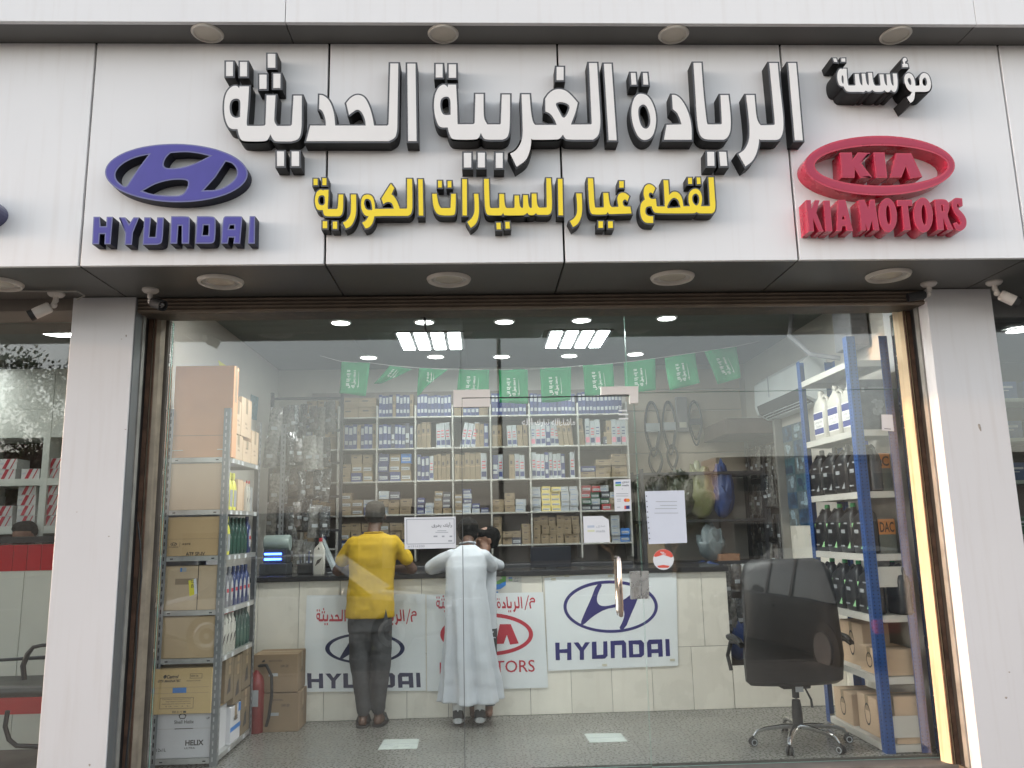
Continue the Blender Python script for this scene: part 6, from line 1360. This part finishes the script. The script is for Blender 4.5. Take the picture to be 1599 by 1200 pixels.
hr=MB(O); hr.ell((-.880,6.722,1.618),(.080,.096,.062),n=24,k=14); fuse(hr.build('hair',hair_m,P1,True),.008,2)
for s,an in ((-1,q(-.955,6.68,.0)),(1,q(-.84,6.70,.0))):
    m=MB(O); rgs=[]
    fx=q(an.x,an.y,0); l=[(fx.x+s*.012*t/.2+ w_*cc, fx.y-.075+t) for t,w_,cc in ()]
    out=[(fx.x+ (.042+.012*sin(pi*min(1,t/.26)))*cos_ + s*.02*(t/.26), fx.y-.075+t) for t,cos_ in [(0.0,-.5),(0.03,-1),(.12,-1.0),(.22,-1.1),(.27,-.5),(.27,.5),(.22,1.1),(.12,1.0),(.03,1),(0,.5)]]
    m.prism([chaik([(a,b,1) for a,b in out],1)][::1],(0,0,0),X_,Y_,.002,.020); m.build('sandal',black,P1)
    m=MB(O); cx_=fx.x+s*.008; m.tube([(cx_-.048,fx.y+.06,.02),(cx_-.03,fx.y+.07,.07),(cx_,fx.y+.075,.085),(cx_+.03,fx.y+.07,.07),(cx_+.048,fx.y+.06,.02)],[(.006,.02)]*5,8); m.build('strap',black,P1,True)
# --- man in the white robe
O=Vector((-.12,6.62,0)); P2=thing('person','man in a long white robe and dark trainers bending over the counter','person',O)
body=MB(O); head(body,(-.120,6.82,1.475),(.05,1,-.5)); limb(body,[(-.12,6.77,1.44),(-.12,6.70,1.38),(-.12,6.66,1.33)],[.050,.054,.062])
sect(body,[(-.13,6.60,.70,.13,.08),(-.13,6.61,1.0,.12,.07),(-.12,6.65,1.25,.115,.06),(-.12,6.67,1.32,.09,.05)])
for s,el,wr_ in ((-1,q(-.415,6.80,1.19),q(-.25,7.03,CZ+.05)),(1,q(.075,6.80,1.19),q(.0,7.05,CZ+.06))):
    sh_=q(-.12+s*.115,6.67,1.275); limb(body,[sh_,el],[.034,.032]); limb(body,[el,wr_],[.032,.026]); hand(body,wr_,(-s*.4,.9,0),(0,0,-1))
    an=q(-.125+s*.08,6.62,.07); limb(body,[(-.13+s*.07,6.60,.70),(-.125+s*.075,6.61,.4),an],[.07,.05,.036])
fuse(body.build('body',skin_d,P2,True),.0075,3)
rb=MB(O); robe=mat('white_robe_cloth',(.56,.58,.62),.8,var=.03,scale=3,bump=.10,bscale=7,spec=.2)
def fold(rows):
    R=[]
    for x,y,z,w,d,f in rows:
        n=56; R.append([Vector((x+cos(t)*w*(1+f*.11*sin(7*t+z*2.2)+f*.07*sin(13*t+1+z*3)),y+sin(t)*d*(1+f*.20*sin(7*t+1+z*2.2)+f*.06*sin(15*t+z*1.5)),z+f*.012*sin(t*2+.5)+(f>.9)*(.012 if cos(t)>0 else 0))) for t in [2*pi*i/n for i in range(n)]])
    rb.loft(R)
fold([(-.11,6.62,.17,.243,.155,1),(-.112,6.62,.30,.226,.150,1),(-.12,6.61,.50,.202,.140,.9),(-.128,6.605,.70,.182,.130,.6),(-.135,6.605,.90,.172,.120,.35),(-.14,6.61,1.08,.160,.112,.15),(-.135,6.625,1.20,.166,.112,.05),(-.125,6.645,1.29,.160,.10,0),(-.12,6.665,1.345,.10,.08,0),(-.12,6.68,1.375,.062,.062,0)])
limb(rb,[(-.245,6.65,1.285),(-.345,6.73,1.245),(-.425,6.80,1.195)],[(.066,.062),(.064,.060),(.062,.058)]); limb(rb,[(-.425,6.80,1.195),(-.33,6.93,1.19)],[.058,.045])
limb(rb,[(.0,6.65,1.28),(.06,6.73,1.22),(.075,6.80,1.19)],[(.066,.062),(.056,.056),(.05,.05)]); limb(rb,[(.075,6.80,1.19),(.03,6.96,1.19)],[.05,.042])
fuse(rb.build('robe',robe,P2,True),.0075,3,(.010,.12))
m=MB(O); pts=[(-.12+.056*sin(a),6.695-.056*cos(a),1.385+.010*cos(a)) for a in [2*pi*i/24 for i in range(25)]]; m.tube(pts,[(.006,.016)]*25,6,cap=False); m.build('collar',robe,P2,True)
hr=MB(O); hr.ell((-.120,6.815,1.505),(.090,.105,.095),n=24,k=14); hr.ell((-.120,6.78,1.455),(.080,.075,.06),n=20,k=12); fuse(hr.build('hair',hair_m,P2,True),.008,2,(.012,.03))
for s in (-1,1):
    x=-.125+s*.085; m=MB(O); y=6.57
    # trainers on their toes: heel raised towards the camera
    m.loft([[Vector((x+a*2*w_,y+yy+b*2*.004,zz+b*2*h_)) for a,b in rr(1,1,.4,4)] for yy,zz,w_,h_ in ((-.005,.085,.032,.040),(.02,.088,.040,.055),(.07,.075,.042,.055),(.13,.05,.045,.040),(.19,.035,.044,.028),(.23,.03,.030,.018))]); sh_o=m.build('trainer',mat('trainer_black',(.02,.02,.022),.7,bump=.3),P2,True)
    m=MB(O); m.loft([[Vector((x+a*2*w_,y+yy,zz+b*2*h_)) for a,b in rr(1,1,.4,4)] for yy,zz,w_,h_ in ((-.014,.046,.030,.020),(.0,.044,.038,.022),(.07,.032,.044,.016),(.13,.018,.046,.014),(.20,.014,.044,.012),(.235,.014,.03,.010))]); m.build('sole',mat('trainer_sole',(.50,.50,.50),.6,var=.3,scale=60),sh_o,True)
    m=MB(O); m.lathe((x,y+.04,.10),[(.042,0),(.044,.04),(.046,.10)],16); m.build('trouser_cuff',mat('white_trouser',(.6,.6,.6),.8),P2,True)
# --- third person behind the robe
O=Vector((.03,6.82,0)); P3=thing('person','dark haired person in a white shirt, face turned left, mostly hidden behind the white robe','person',O)
body=MB(O); head(body,(.035,7.02,1.405),(-.85,-.25,-.15),s=.95); limb(body,[(.03,7.0,1.37),(.0,6.96,1.29)],[.046,.055])
sect(body,[(-.03,6.84,.70,.12,.08),(-.03,6.85,1.0,.12,.08),(-.03,6.93,1.20,.13,.08),(-.03,6.96,1.28,.09,.06)])
for s in (-1,1):
    el=q(-.03+s*.17,7.02,1.19); limb(body,[(-.03+s*.11,6.95,1.23),el],[.04,.034]); wr_=q(.03+s*.04,7.06,1.25) if s<0 else q(-.03,7.2,CZ+.05)
    limb(body,[el,wr_],[.034,.026]); hand(body,wr_,(-.1,-.1,1) if s<0 else (-.5,.8,0),(0,1,0) if s<0 else (0,0,-1),.9)
    limb(body,[(-.03+s*.06,6.84,.72),(-.03+s*.06,6.83,.40),(-.03+s*.06,6.83,.06)],[.07,.05,.035]); body.ell((-.03+s*.06,6.86,.035),(.035,.09,.032))
fuse(body.build('body',skin_l,P3,True),.0075,3)
m=MB(O); sect(m,[(-.03,6.84,.62,.14,.095),(-.03,6.85,1.0,.138,.095),(-.03,6.92,1.18,.145,.095),(-.03,6.955,1.26,.11,.075),(-.03,6.97,1.29,.06,.055)])
for s in (-1,1): limb(m,[(-.03+s*.10,6.94,1.22),(-.03+s*.17,7.02,1.19)],[.055,.048])
fuse(m.build('shirt',robe,P3,True),.009,3,(.012,.08))
m=MB(O); sect(m,[(-.03,6.84,.10,.11,.06),(-.03,6.84,.40,.13,.08),(-.03,6.84,.70,.14,.095)]); m.build('trousers',trm,P3,True)
hr=MB(O); hr.ell((.063,7.03,1.44),(.095,.085,.085),n=20,k=12); hr.ell((.085,7.025,1.40),(.06,.07,.07),n=16,k=10); hr.ell((.018,7.015,1.462),(.082,.078,.042),n=18,k=10); fuse(hr.build('hair',hair_m,P3,True),.008,2,(.012,.03))

# ------------------------------------------------------------------ the shop next door on the left
NL=-6.0
redt=mat('red_gloss_tile',(.42,.012,.02),.12,var=.08,coat=.5,rnd=.05); cream=mat('pale_green_grey_board',(.50,.51,.46),.5,var=.03,scale=2); wallm=mat('pale_shelf_white',(.52,.54,.50),.5,var=.03)
pane('window_pane','clear glass pane of the neighbouring shop left of the white pillar',NL,PLX-.004,-.015,2.95)
m=MB((-4.3,DG,0)); m.box((NL,DG-.3,2.95),(PLX,DG+.3,3.03)); tag(m.build('wall_header',mat('neighbour_header',(.16,.14,.12),.7)),kind='structure')
m=MB((-4.3,7,0)); m.box((NL,DG+.02,-.06),(RL-.11,8.2,-.003)); tag(m.build('floor_neighbour',conc),kind='structure')
m=MB((-4.3,7,3.0)); m.box((NL,DG+.02,3.02),(RL-.11,8.2,3.1)); tag(m.build('ceiling_neighbour',ceil_m),kind='structure')
m=MB((-4.3,8.1,0)); m.box((NL,8.0,-.1),(RL-.11,8.1,3.1)); tag(m.build('wall_neighbour_back',plaster),kind='structure')
m=MB((NL,7,0)); m.box((NL-.1,DG,-.1),(NL,8.1,3.1)); tag(m.build('wall_neighbour_side',plaster),kind='structure')
downlight((-3.15,5.95,3.018),.13,'lit round ceiling light of the neighbouring shop behind the black and white security camera','lit round ceiling lights',on=16)
downlight((-4.4,6.6,3.018),.10,'lit round ceiling light of the neighbouring shop out of frame','lit round ceiling lights',on=40)
# counter with red tiles over a pale front
O=Vector((-4.0,6.3,0)); t=thing('neighbour_counter','pale counter with glossy red tiles and black top in the left neighbouring shop','counter',O)
def zz(y,px=50,Y=6.3): return at(px,y,Y=Y).z
m=MB(O); m.box((NL+.02,6.31,0),(RL-.13,6.85,zz(848)-.01)); m.build('counter_body',cream,t)
m=MB(O); m.box((NL+.02,6.27,zz(848)),(RL-.12,6.9,zz(838)),ch=.005); m.build('counter_top',topm,t)
wt=abs(at(42,870,Y=6.3).x-at(20,870,Y=6.3).x); x=at(88,870,Y=6.3).x+wt*.1
xx=at(64,870,Y=6.3).x+2*wt
for k in range(22):
    m=MB(O); m.box((xx-wt+.002,6.302,zz(892)+.002),(xx-.002,6.312,zz(850)-.002),ch=.002); m.build('tile',redt,t); xx-=wt
for k in range(5):
    m=MB(O); m.box((-5.6+k*.72,6.303,.03),(-5.6+k*.72+.715,6.311,zz(893)),ch=.001); m.build('panel',cream,t)
m=MB(O); m.box((NL+.05,6.298,zz(1115)),(RL-.14,6.302,zz(1072)+.0)); m.build('red_band',mat('red_film',(.45,.03,.03),.4),t)
# white gridded shelf with red and white cartons
O=Vector((-4.0,6.9,0)); t=thing('neighbour_shelving','white gridded shelving with dark red back in the left neighbouring shop','shelving',O)
YN=6.95
def nz(y): return at(40,y,Y=YN).z
m=MB(O); m.box((NL+.05,7.38,.9),(RL-.14,7.40,nz(520))); m.build('back_panel',mat('maroon_back',(.045,.008,.012),.6),t)
for y0_,y1_ in ((640,684),(748,759),(822,834),(905,915)):
    m=MB(O); m.box((NL+.05,YN,nz(y1_)),(RL-.14,7.38,nz(y0_) if y0_>650 else nz(640)),ch=.003); m.build('shelf',wallm,t)
m=MB(O); m.box((NL+.05,YN-.0,nz(640)+.001),(RL-.14,YN+.1,2.95)); m.build('top_board',wallm,t)
xv=at(69,700,Y=YN).x; xw=at(75,700,Y=YN).x; wd=(xw-xv)
for k in range(5): m=MB(O); m.box((xv-k*.62-.01,YN-.003,.9),(xv-k*.62+.048,7.37,2.9),ch=.003); m.build('divider',wallm,t)
rwp=[mat('carton_red_white',(.50,.48,.47),.5,var=.05)]
NUM=ORD+['tenth','eleventh','twelfth','thirteenth','fourteenth','fifteenth','sixteenth','seventeenth']
rwm=MB(); rwm.box((-.5,-.5,0),(.5,.5,1),0,ch=.01); rwm.prism([[(-.30,.02),(-.10,.02),(.14,.98),(-.06,.98)],],(0,-.5,0),X_,Z_,.0,.006,1); rwm.prism([[(.12,.02),(.18,.02),(.42,.98),(.36,.98)]],(0,-.5,0),X_,Z_,.0,.006,1); rwm.box((-.45,-.506,.45),(-.25,-.5,.62),2)
rwmesh=rwm.mesh('red_white_carton',[mat('carton_white',(.46,.46,.45),.5,var=.06,rnd=.1),mat('carton_red',(.35,.01,.03),.45),pale])
for r,(ys_,n_) in enumerate(((748,2),(822,4),(905,4))):
    z=nz(ys_)+.001
    for i in range(17):
        for j in range(n_ if (i*7+r)%3 else max(1,n_-2)):
            o=bpy.data.objects.new('striped_carton',rwmesh); COL.objects.link(o); o.scale=(.15,.2,.085); o.location=(-5.55+i*.19+random.uniform(-.01,.01),YN+.13,z+j*.087); o.rotation_euler=(0,0,random.uniform(-.05,.05))
            tag(o,'white carton with red diagonal stripes, left shop %s shelf, %s up in the %s stack'%(ORD[r],ORD[j],NUM[i]),'carton','striped cartons in the left shop, %s shelf'%ORD[r])
# head and shoulders of a person behind that counter
O=Vector((-3.66,6.98-.08,0)); P4=thing('person','dark haired person sitting behind the red tiled counter of the left shop','person',O)
hc=at(37,831,Y=6.86); body=MB(O); head(body,hc+Vector((0,0,-.045)),(0,-1,-.45)); limb(body,[hc+Vector((0,.03,-.10)),hc+Vector((0,.05,-.22))],[.05,.06])
sect(body,[(hc.x,6.92,.85,.17,.11),(hc.x,6.92,1.15,.19,.11),(hc.x,6.92,1.30,.17,.09),(hc.x,6.92,1.35,.07,.06)])
for s in (-1,1): limb(body,[(hc.x+s*.19,6.92,1.25),(hc.x+s*.24,6.95,1.0)],[.05,.045]); limb(body,[(hc.x+s*.24,6.95,1.0),(hc.x+s*.12,6.88,.92)],[.04,.03]); hand(body,(hc.x+s*.12,6.88,.92),(-s*.8,-.3,0),(0,0,-1))
sect(body,[(hc.x,6.98,.42,.17,.12),(hc.x,6.95,.60,.17,.12),(hc.x,6.92,.85,.16,.11)])
fuse(body.build('body',skin_l,P4,True),.009,3)
m=MB(O); sect(m,[(hc.x,6.92,.6,.19,.13),(hc.x,6.92,1.15,.205,.13),(hc.x,6.92,1.30,.18,.10),(hc.x,6.92,1.345,.08,.07)]); fuse(m.build('shirt',mat('dark_shirt',(.03,.03,.035),.8),P4,True),.01,3)
hr=MB(O); hr.ell(hc+Vector((0,.03,.01)),(.088,.10,.085),n=20,k=12); hr.ell(hc+Vector((0,-.02,.03)),(.08,.08,.055),n=20,k=12); fuse(hr.build('hair',hair_m,P4,True),.008,2,(.01,.03))
# stool for that person
O=Vector((hc.x,6.98,0)); t=thing('stool','dark stool behind the red tiled counter','stool',O); m=MB(O); m.lathe(O,[(.16,.38),(.17,.40),(.17,.42),(.16,.43)],20); m.build('seat',dkm,t); m=MB(O); m.lathe(O,[(.15,0),(.15,.01),(.03,.02),(.03,.38)],16); m.build('stem',black,t)
# visitor chair cut by the pillar
O=Vector((-3.05,5.72,0)); t=thing('visitor_chair','black visitor chair with curved metal frame, cut off by the white pillar at lower left','chair',O); blm=mat('black_tube',(.03,.03,.032),.3,metal=.5)
Yc=5.62
def cp(x,y,dy=0): v=at(x,y,Y=Yc+dy); return v
m=MB(O); a=cp(-60,1100); zt=at(30,1070,Y=Yc).z
m.box((-3.45,5.55,zt-.07),(-2.66,6.02,zt),ch=.03); m.build('seat',mat('black_leatherette',(.03,.032,.03),.4,bump=.1),t)
for dy in (-.08,.42):
    m=MB(O); m.tube([cp(38,1062,dy),cp(36,1040,dy),cp(43,1022,dy),cp(52,1011,dy),cp(66,1008,dy),cp(110,1007,dy)],[.016,.018,.017,.013,.012,.012],10); m.build('armrest_frame',blm,t,True)
    m=MB(O); m.tube([cp(12,1110,dy),cp(8,1135,dy),cp(14,1155,dy),cp(26,1165,dy),cp(60,1166,dy),cp(130,1166,dy)],.015,10); m.build('leg',blm,t,True)
m=MB(O); m.tube([cp(-90,1031,0),cp(0,1031,0),cp(40,1028.5,0),cp(66,1027,0),cp(90,1026,0)],[.010,.010,.011,.013,.014],10); m.build('armrest',blm,t,True)
m=MB(O); m.box((-2.70,5.60,zt+.10),(-2.66,6.0,zt+.50),ch=.015); m.build('backrest',mat('black_leatherette',(.03,.032,.03),.4),t)

# ------------------------------------------------------------------ the shop on the right
NR=7.2
pane('window_pane','clear glass pane of the neighbouring shop right of the right pillar',PRX+.004,NR,-.015,2.90)
m=MB((5.3,DG,2.9)); m.box((PRX,DG-.05,2.90),(NR,DG+.1,3.03)); tag(m.build('wall_header_right',mat('alu_header',(.20,.20,.20),.5,metal=.3)),kind='structure')
m=MB((5.3,7,0)); m.box((RR+.11,DG+.02,-.06),(NR,8.6,-.003)); tag(m.build('floor_right_shop',conc),kind='structure')
m=MB((5.3,7,3.2)); m.box((RR+.11,DG+.02,3.2),(NR,8.6,3.3)); tag(m.build('ceiling_right_shop',mat('dark_ceiling',(.10,.10,.10),.9)),kind='structure')
m=MB((5.3,8.6,0)); m.box((RR+.11,8.5,-.1),(NR,8.6,3.3)); tag(m.build('wall_right_shop_back',mat('dark_green_wall',(.03,.045,.03),.8)),kind='structure')
m=MB((NR,7,0)); m.box((NR,DG,-.1),(NR+.1,8.6,3.3)); tag(m.build('wall_right_shop_side',plaster),kind='structure')
downlight((4.92,6.95,3.19),.11,'lit round ceiling light seen through the right neighbouring shop window','lit round ceiling lights',on=7)
O=Vector((5.2,7.2,0)); t=thing('dark_shelving','dark shelving with white shelf edges in the right neighbouring shop','shelving',O)
m=MB(O); m.box((3.6,7.6,0),(6.9,7.63,2.75)); m.build('back_panel',mat('shelf_black',(.025,.03,.027),.6),t)
rz=[at(1590,y,Y=7.2).z for y in (622,684,750,835,905,985,1060)]
for z in rz: m=MB(O); m.box((3.6,7.2,z-.035),(6.9,7.6,z),ch=.003); m.build('shelf',mat('shelf_edge_grey',(.30,.33,.28),.5),t)
bx_=MB(); bx_.box((-.5,-.5,0),(.5,.5,1),0,ch=.01); bx_.box((-.35,-.507,.62),(.30,-.5,.74),1); bx_.box((-.35,-.507,.45),(.1,-.5,.50),1)
for nm_,c_ in (('b',(.02,.05,.13)),('g',(.015,.08,.035))): MATS['dark_box_'+nm_]=None
bxm=[bx_.mesh('filter_box',[m_,whitem]) for m_ in (mat('filter_box_blue',(.018,.05,.13),.4,rnd=.2),mat('filter_box_green',(.012,.07,.03),.4,rnd=.2))]
for r,z in enumerate(rz):
    for i in range(10):
        o=bpy.data.objects.new('filter_box',bxm[0 if r<3 else 1]); COL.objects.link(o); o.scale=(.20,.2,.16); o.location=(3.85+i*.27,7.32,z+.001)
        tag(o,'dark %s box with white print, right shop %s shelf, %s from the left'%('blue' if r<3 else 'green',ORD[r],NUM[i]),'box','boxes in the right shop, %s shelf'%ORD[r])

# ------------------------------------------------------------------ across the street (seen mirrored in the glass)
leafm=mat('leaf_green',(.055,.085,.025),.6,var=.3,scale=1,rnd=0,spec=.3); leafd=mat('leaf_olive',(.07,.075,.03),.65,var=.3,scale=1,spec=.3); bark=mat('bark',(.12,.09,.06),.95,var=.3,scale=8,bump=.8,bscale=20)
def tree(x,y,h,cr,label,seed,nl=2600,crown_z=.42,ls=.13,name='street_tree',dens=1.):
    rnd=random.Random(seed); O=Vector((x,y,-.30)); t=thing(name,label,'tree',O); tips=[]
    m=MB(O); top=h*crown_z
    m.tube([O,O+Vector((.05,.02,top*.5)),O+Vector((-.04,.05,top))],[.17,.13,.11],10)
    for k in range(9):
        a=rnd.uniform(0,2*pi); e=rnd.uniform(.3,1.2); L_=cr*rnd.uniform(.6,1.0); b=O+Vector((-.04,.05,top*rnd.uniform(.8,1.0)))
        p1=b+Vector((cos(a)*cos(e),sin(a)*cos(e),sin(e)))*L_*.5; p2=p1+Vector((cos(a+.3)*cos(e),sin(a+.3)*cos(e),sin(e)+.2))*L_*.5
        m.tube([b,p1,p2],[.07,.045,.015],6); tips += [p1,p2,p1.lerp(p2,.5)]
    m.build('trunk',bark,t,True)
    cl_=[]; cz=h*.5+top*.5
    for k in range(46):
        u=rnd.uniform(0,2*pi); v=rnd.uniform(-.9,1); r_=cr*rnd.uniform(.35,1.0)
        cl_.append((O+Vector((cos(u)*sqrt(1-v*v)*r_,sin(u)*sqrt(1-v*v)*r_,cz+v*(h-top)*.5*rnd.uniform(.6,1))),rnd.uniform(.35,.85)*cr*.34))
    m=MB(O)
    for k in range(int(nl*dens)):
        c,r_=rnd.choice(cl_); d=Vector((rnd.gauss(0,1),rnd.gauss(0,1),rnd.gauss(0,1))).normalized()*r_*rnd.uniform(.3,1.1)
        p=c+d; n=Vector((rnd.gauss(0,1),rnd.gauss(0,1),rnd.gauss(0,1)+.6)).normalized(); U=n.orthogonal().normalized(); V=n.cross(U); s=ls*rnd.uniform(.6,1.3)
        m.face([p-U*s*.5,p+V*s*.28,p+U*s*.5,p-V*s*.28],0 if rnd.random()<.6 else 1)
    o=m.build('crown',[leafm,leafd],t); o['kind']='stuff'; return t
tree(-13.0,-11,6.9,2.5,'tall leafy street tree across the road mirrored in the left shop window',1,11000,.38,.13)
tree(-18.5,-13,7.4,3.0,'bigger leafy tree behind it across the road to the left',2,8000,.38,.16)
tree(4.2,-15,3.5,1.3,'small rounded tree across the road mirrored right of the glass door',3,6000,.3,.08)
tree(6.6,-17,3.7,1.4,'small tree across the road further right',4,6000,.3,.08)
tree(-17,2.2,10.5,3.4,'dense street tree standing on the pavement far to the left of the shop',6,15000,.42,.30)  # this tree and the next are unseen, added to block sun from the fascia
tree(-23,1.6,12,4.0,'second dense street tree further left along the pavement',8,15000,.42,.34)
# opposite buildings
bcol=[mat('render_beige',(.24,.20,.17),.9,var=.1,scale=1),mat('render_sand',(.20,.17,.14),.9,var=.1,scale=1),mat('render_white',(.30,.28,.26),.9,var=.08,scale=1)]
wgl=mat('dark_window',(.03,.035,.04),.1,spec=.8)
def block(x0,x1,y,d,h,k,label,floors=2):
    O=Vector(((x0+x1)/2,y,-.3)); t=thing('street_building',label,'building',O)
    m=MB(O); m.box((x0,y-d,-.3),(x1,y,h)); m.build('wall',bcol[k%3],t); m=MB(O); m.box((x0-.1,y-d-.1,h),(x1+.1,y+.12,h+.28),ch=.03); m.build('parapet',bcol[(k+1)%3],t)
    fh=(h+.3)/floors; n=max(2,int((x1-x0)/3))
    for f in range(floors):
        for i in range(n):
            cx_=x0+(i+.5)*(x1-x0)/n; w_=.9 if f else 1.2; zb_=-.3+f*fh+(.9 if f else .1); zt_=-.3+(f+1)*fh-.6
            m=MB(O); m.box((cx_-w_,y-.01,zb_),(cx_+w_,y+.05,zt_),ch=.01); fr_=m.build('window',bcol[(k+2)%3],t); m=MB(O); m.box((cx_-w_+.08,y+.04,zb_+.08),(cx_+w_-.08,y+.06,zt_-.08)); m.build('pane',wgl,fr_)
block(-40,-22,-27,10,5.2,0,'beige two storey building across the street, far left')
block(-20,-6,-33,10,2.3,1,'low sand coloured building across the street',1)
block(-5,12,-30,2.5,2.4,2,'low pale building across the street behind the small trees',1)
block(12.1,30,-30,2.5,4.6,0,'taller beige building across the street to the right')
block(31,52,-30,2.5,6.5,1,'tall sand coloured building across the street, far right',3)
# lamp post seen as the dark upright line in the glass
O=Vector((.55,-12.0,-.3)); t=thing('street_lamp','dark street lamp post across the road mirrored in the middle of the glass','street lamp',O); lpm=mat('lamp_post_dark',(.03,.032,.03),.5,metal=.4)
m=MB(O); m.tube([(.55,-12,-.3),(.55,-12,.4),(.55,-12,7.5)],[.11,.085,.06],12); m.build('post',lpm,t); m=MB(O); m.tube([(.55,-12,7.4),(.55,-11.2,7.9),(.55,-10.2,8.0)],[.04,.035,.03],8); m.build('arm',lpm,t); m=MB(O); m.box((.42,-10.4,7.92),(.68,-9.7,8.04),ch=.03); m.build('lamp_head',lpm,t)
# parked cars
def car(O,rz,paint_,label,L_=4.5,H=1.45,W_=1.8,suv=0):
    O=Vector(O); t=thing('parked_car',label,'car',O,rz,'cars parked in front of the shops')
    def ring(x,hw,z0,z1,tp,n=1):
        return [Vector(p) for p in ((x,-hw,z0+.06),(x,-hw*.94,z0),(x,hw*.94,z0),(x,hw,z0+.06),(x,hw*1.0,z0+(z1-z0)*.55),(x,hw*.97,z1-.06),(x,hw*tp,z1),(x,0,z1+.02),(x,-hw*tp,z1),(x,-hw*.97,z1-.06),(x,-hw*1.0,z0+(z1-z0)*.55))]
    b=H*.60; hw=W_/2; st=[(-L_/2,.72,.42,b*.80),(-L_/2+.08,.86,.30,b*.92),(-L_/2+.5,.97,.22,b*1.02),(-L_*.22,1,.18,b*1.04),(0,1,.18,b*1.03),(L_*.18,1,.18,b*1.01),(L_*.36,.96,.2,b*.92),(L_/2-.12,.85,.26,b*.80),(L_/2,.70,.40,b*.62)]
    m=MB(); m.loft([ring(x,hw*a,z0,z1,.86) for x,a,z0,z1 in st]); m.build('body',paint_,t,True)
    g=MB(); zr=H; gl=[(-L_*.36,.78,b*.98,b*1.0),(-L_*.24,.76,b*.98,zr*.97),(-L_*.05,.76,b*.98,zr),(L_*.06,.76,b*.98,zr*.985),(L_*.235,.78,b*.98,b*1.0)]
    def gr(x,a,z0,z1,ins): return [Vector(p) for p in ((x,-hw*.93,z0),(x,hw*.93,z0),(x,hw*(.93-(.17)*min(1,(z1-z0)/(zr-b))),z1),(x,-hw*(.93-.17*min(1,(z1-z0)/(zr-b))),z1))]
    g.loft([gr(*q_,0) for q_ in gl]); g.build('windows',mat('car_glass',(.02,.022,.025),.05,spec=.8,coat=.5),t)
    r_=MB(); r_.loft([[Vector((x,y_*hw*w_,z)) for y_,z in ((-1,zr*k-.02),(-.9,zr*k+.012),(.9,zr*k+.012),(1,zr*k-.02))] for x,w_,k in ((-L_*.23,.72,.972),(-L_*.05,.76,1.0),(L_*.065,.74,.985))]); r_.build('roof',paint_,t,True)
    for s in (-1,1):
        for x in (-L_*.12,L_*.03): p=MB(); p.loft([[Vector((x+a,s*(hw*.935),b*.98)) for a in (-.03,.03)]+[Vector((x+a-.02,s*hw*.95,b*.98)) for a in (.03,-.03)],[Vector((x+a,s*hw*.765,zr*.97)) for a in (-.03,.03)]+[Vector((x+a-.02,s*hw*.78,zr*.97)) for a in (.03,-.03)]]); p.build('pillar',black,t)
        m=MB(); m.ell((L_*.16,s*(hw+.09),b*1.06),(.07,.11,.075),n=14,k=8); m.build('mirror',paint_,t,True)
        for x in (-L_*.31,L_*.31):
            w=MB(); w.lathe((x,s*(hw-.10),.31),[(.22,-.10*1),(.315,-.09),(.32,.0),(.315,.09),(.22,.10)],28,axis='Y'); wh=w.build('wheel',black,t,True)
            r2=MB(); r2.lathe((x,s*(hw-.0),.31),[(.20,-.03),(.205,.0),(.17,.008),(.05,-.01),(.04,.006)],20,axis='Y'); r2.build('rim',mat('alloy_grey',(.4,.4,.41),.3,metal=.8),wh)
        m=MB(); m.box((L_/2-.12,s*hw*.45,b*.60),(L_/2+.0,s*hw*.80,b*.76),ch=.03); m.build('headlight',mat('headlight_glass',(.6,.62,.65),.1),t)
        m=MB(); m.box((-L_/2-.01,s*hw*.50,b*.66),(-L_/2+.10,s*hw*.84,b*.84),ch=.03); m.build('taillight',mat('taillight_red',(.35,.01,.01),.2),t)
        for x in (-L_*.05,): m=MB(); m.box((x,s*hw*1.0,b*.80),(x+.16,s*(hw*1.0+.03),b*.84),ch=.008); m.build('door_handle',paint_,t)
    return t
wpaint=mat('car_paint_white',(.30,.30,.30),.25,var=.02,coat=1); gpaint=mat('car_paint_grey',(.012,.012,.013),.4,var=.02,spec=.3); spaint=mat('car_paint_silver',(.42,.42,.43),.3,metal=.5,var=.02,coat=1)
car((-2.7,-2.6,-.30),radians(4),wpaint,'pale grey parked saloon behind the photographer on the left')
car((4.75,.6-1.0,-.30),radians(-97),gpaint,'dark grey parked car to the right of the photographer')
car((-15.2,-2.4,-.30),radians(2),spaint,'silver parked car in front of the left neighbouring shop')
car((9.5,-2.5,-.30),radians(3),wpaint,'pale grey parked car in front of the right neighbouring shop')

# -- end of scene
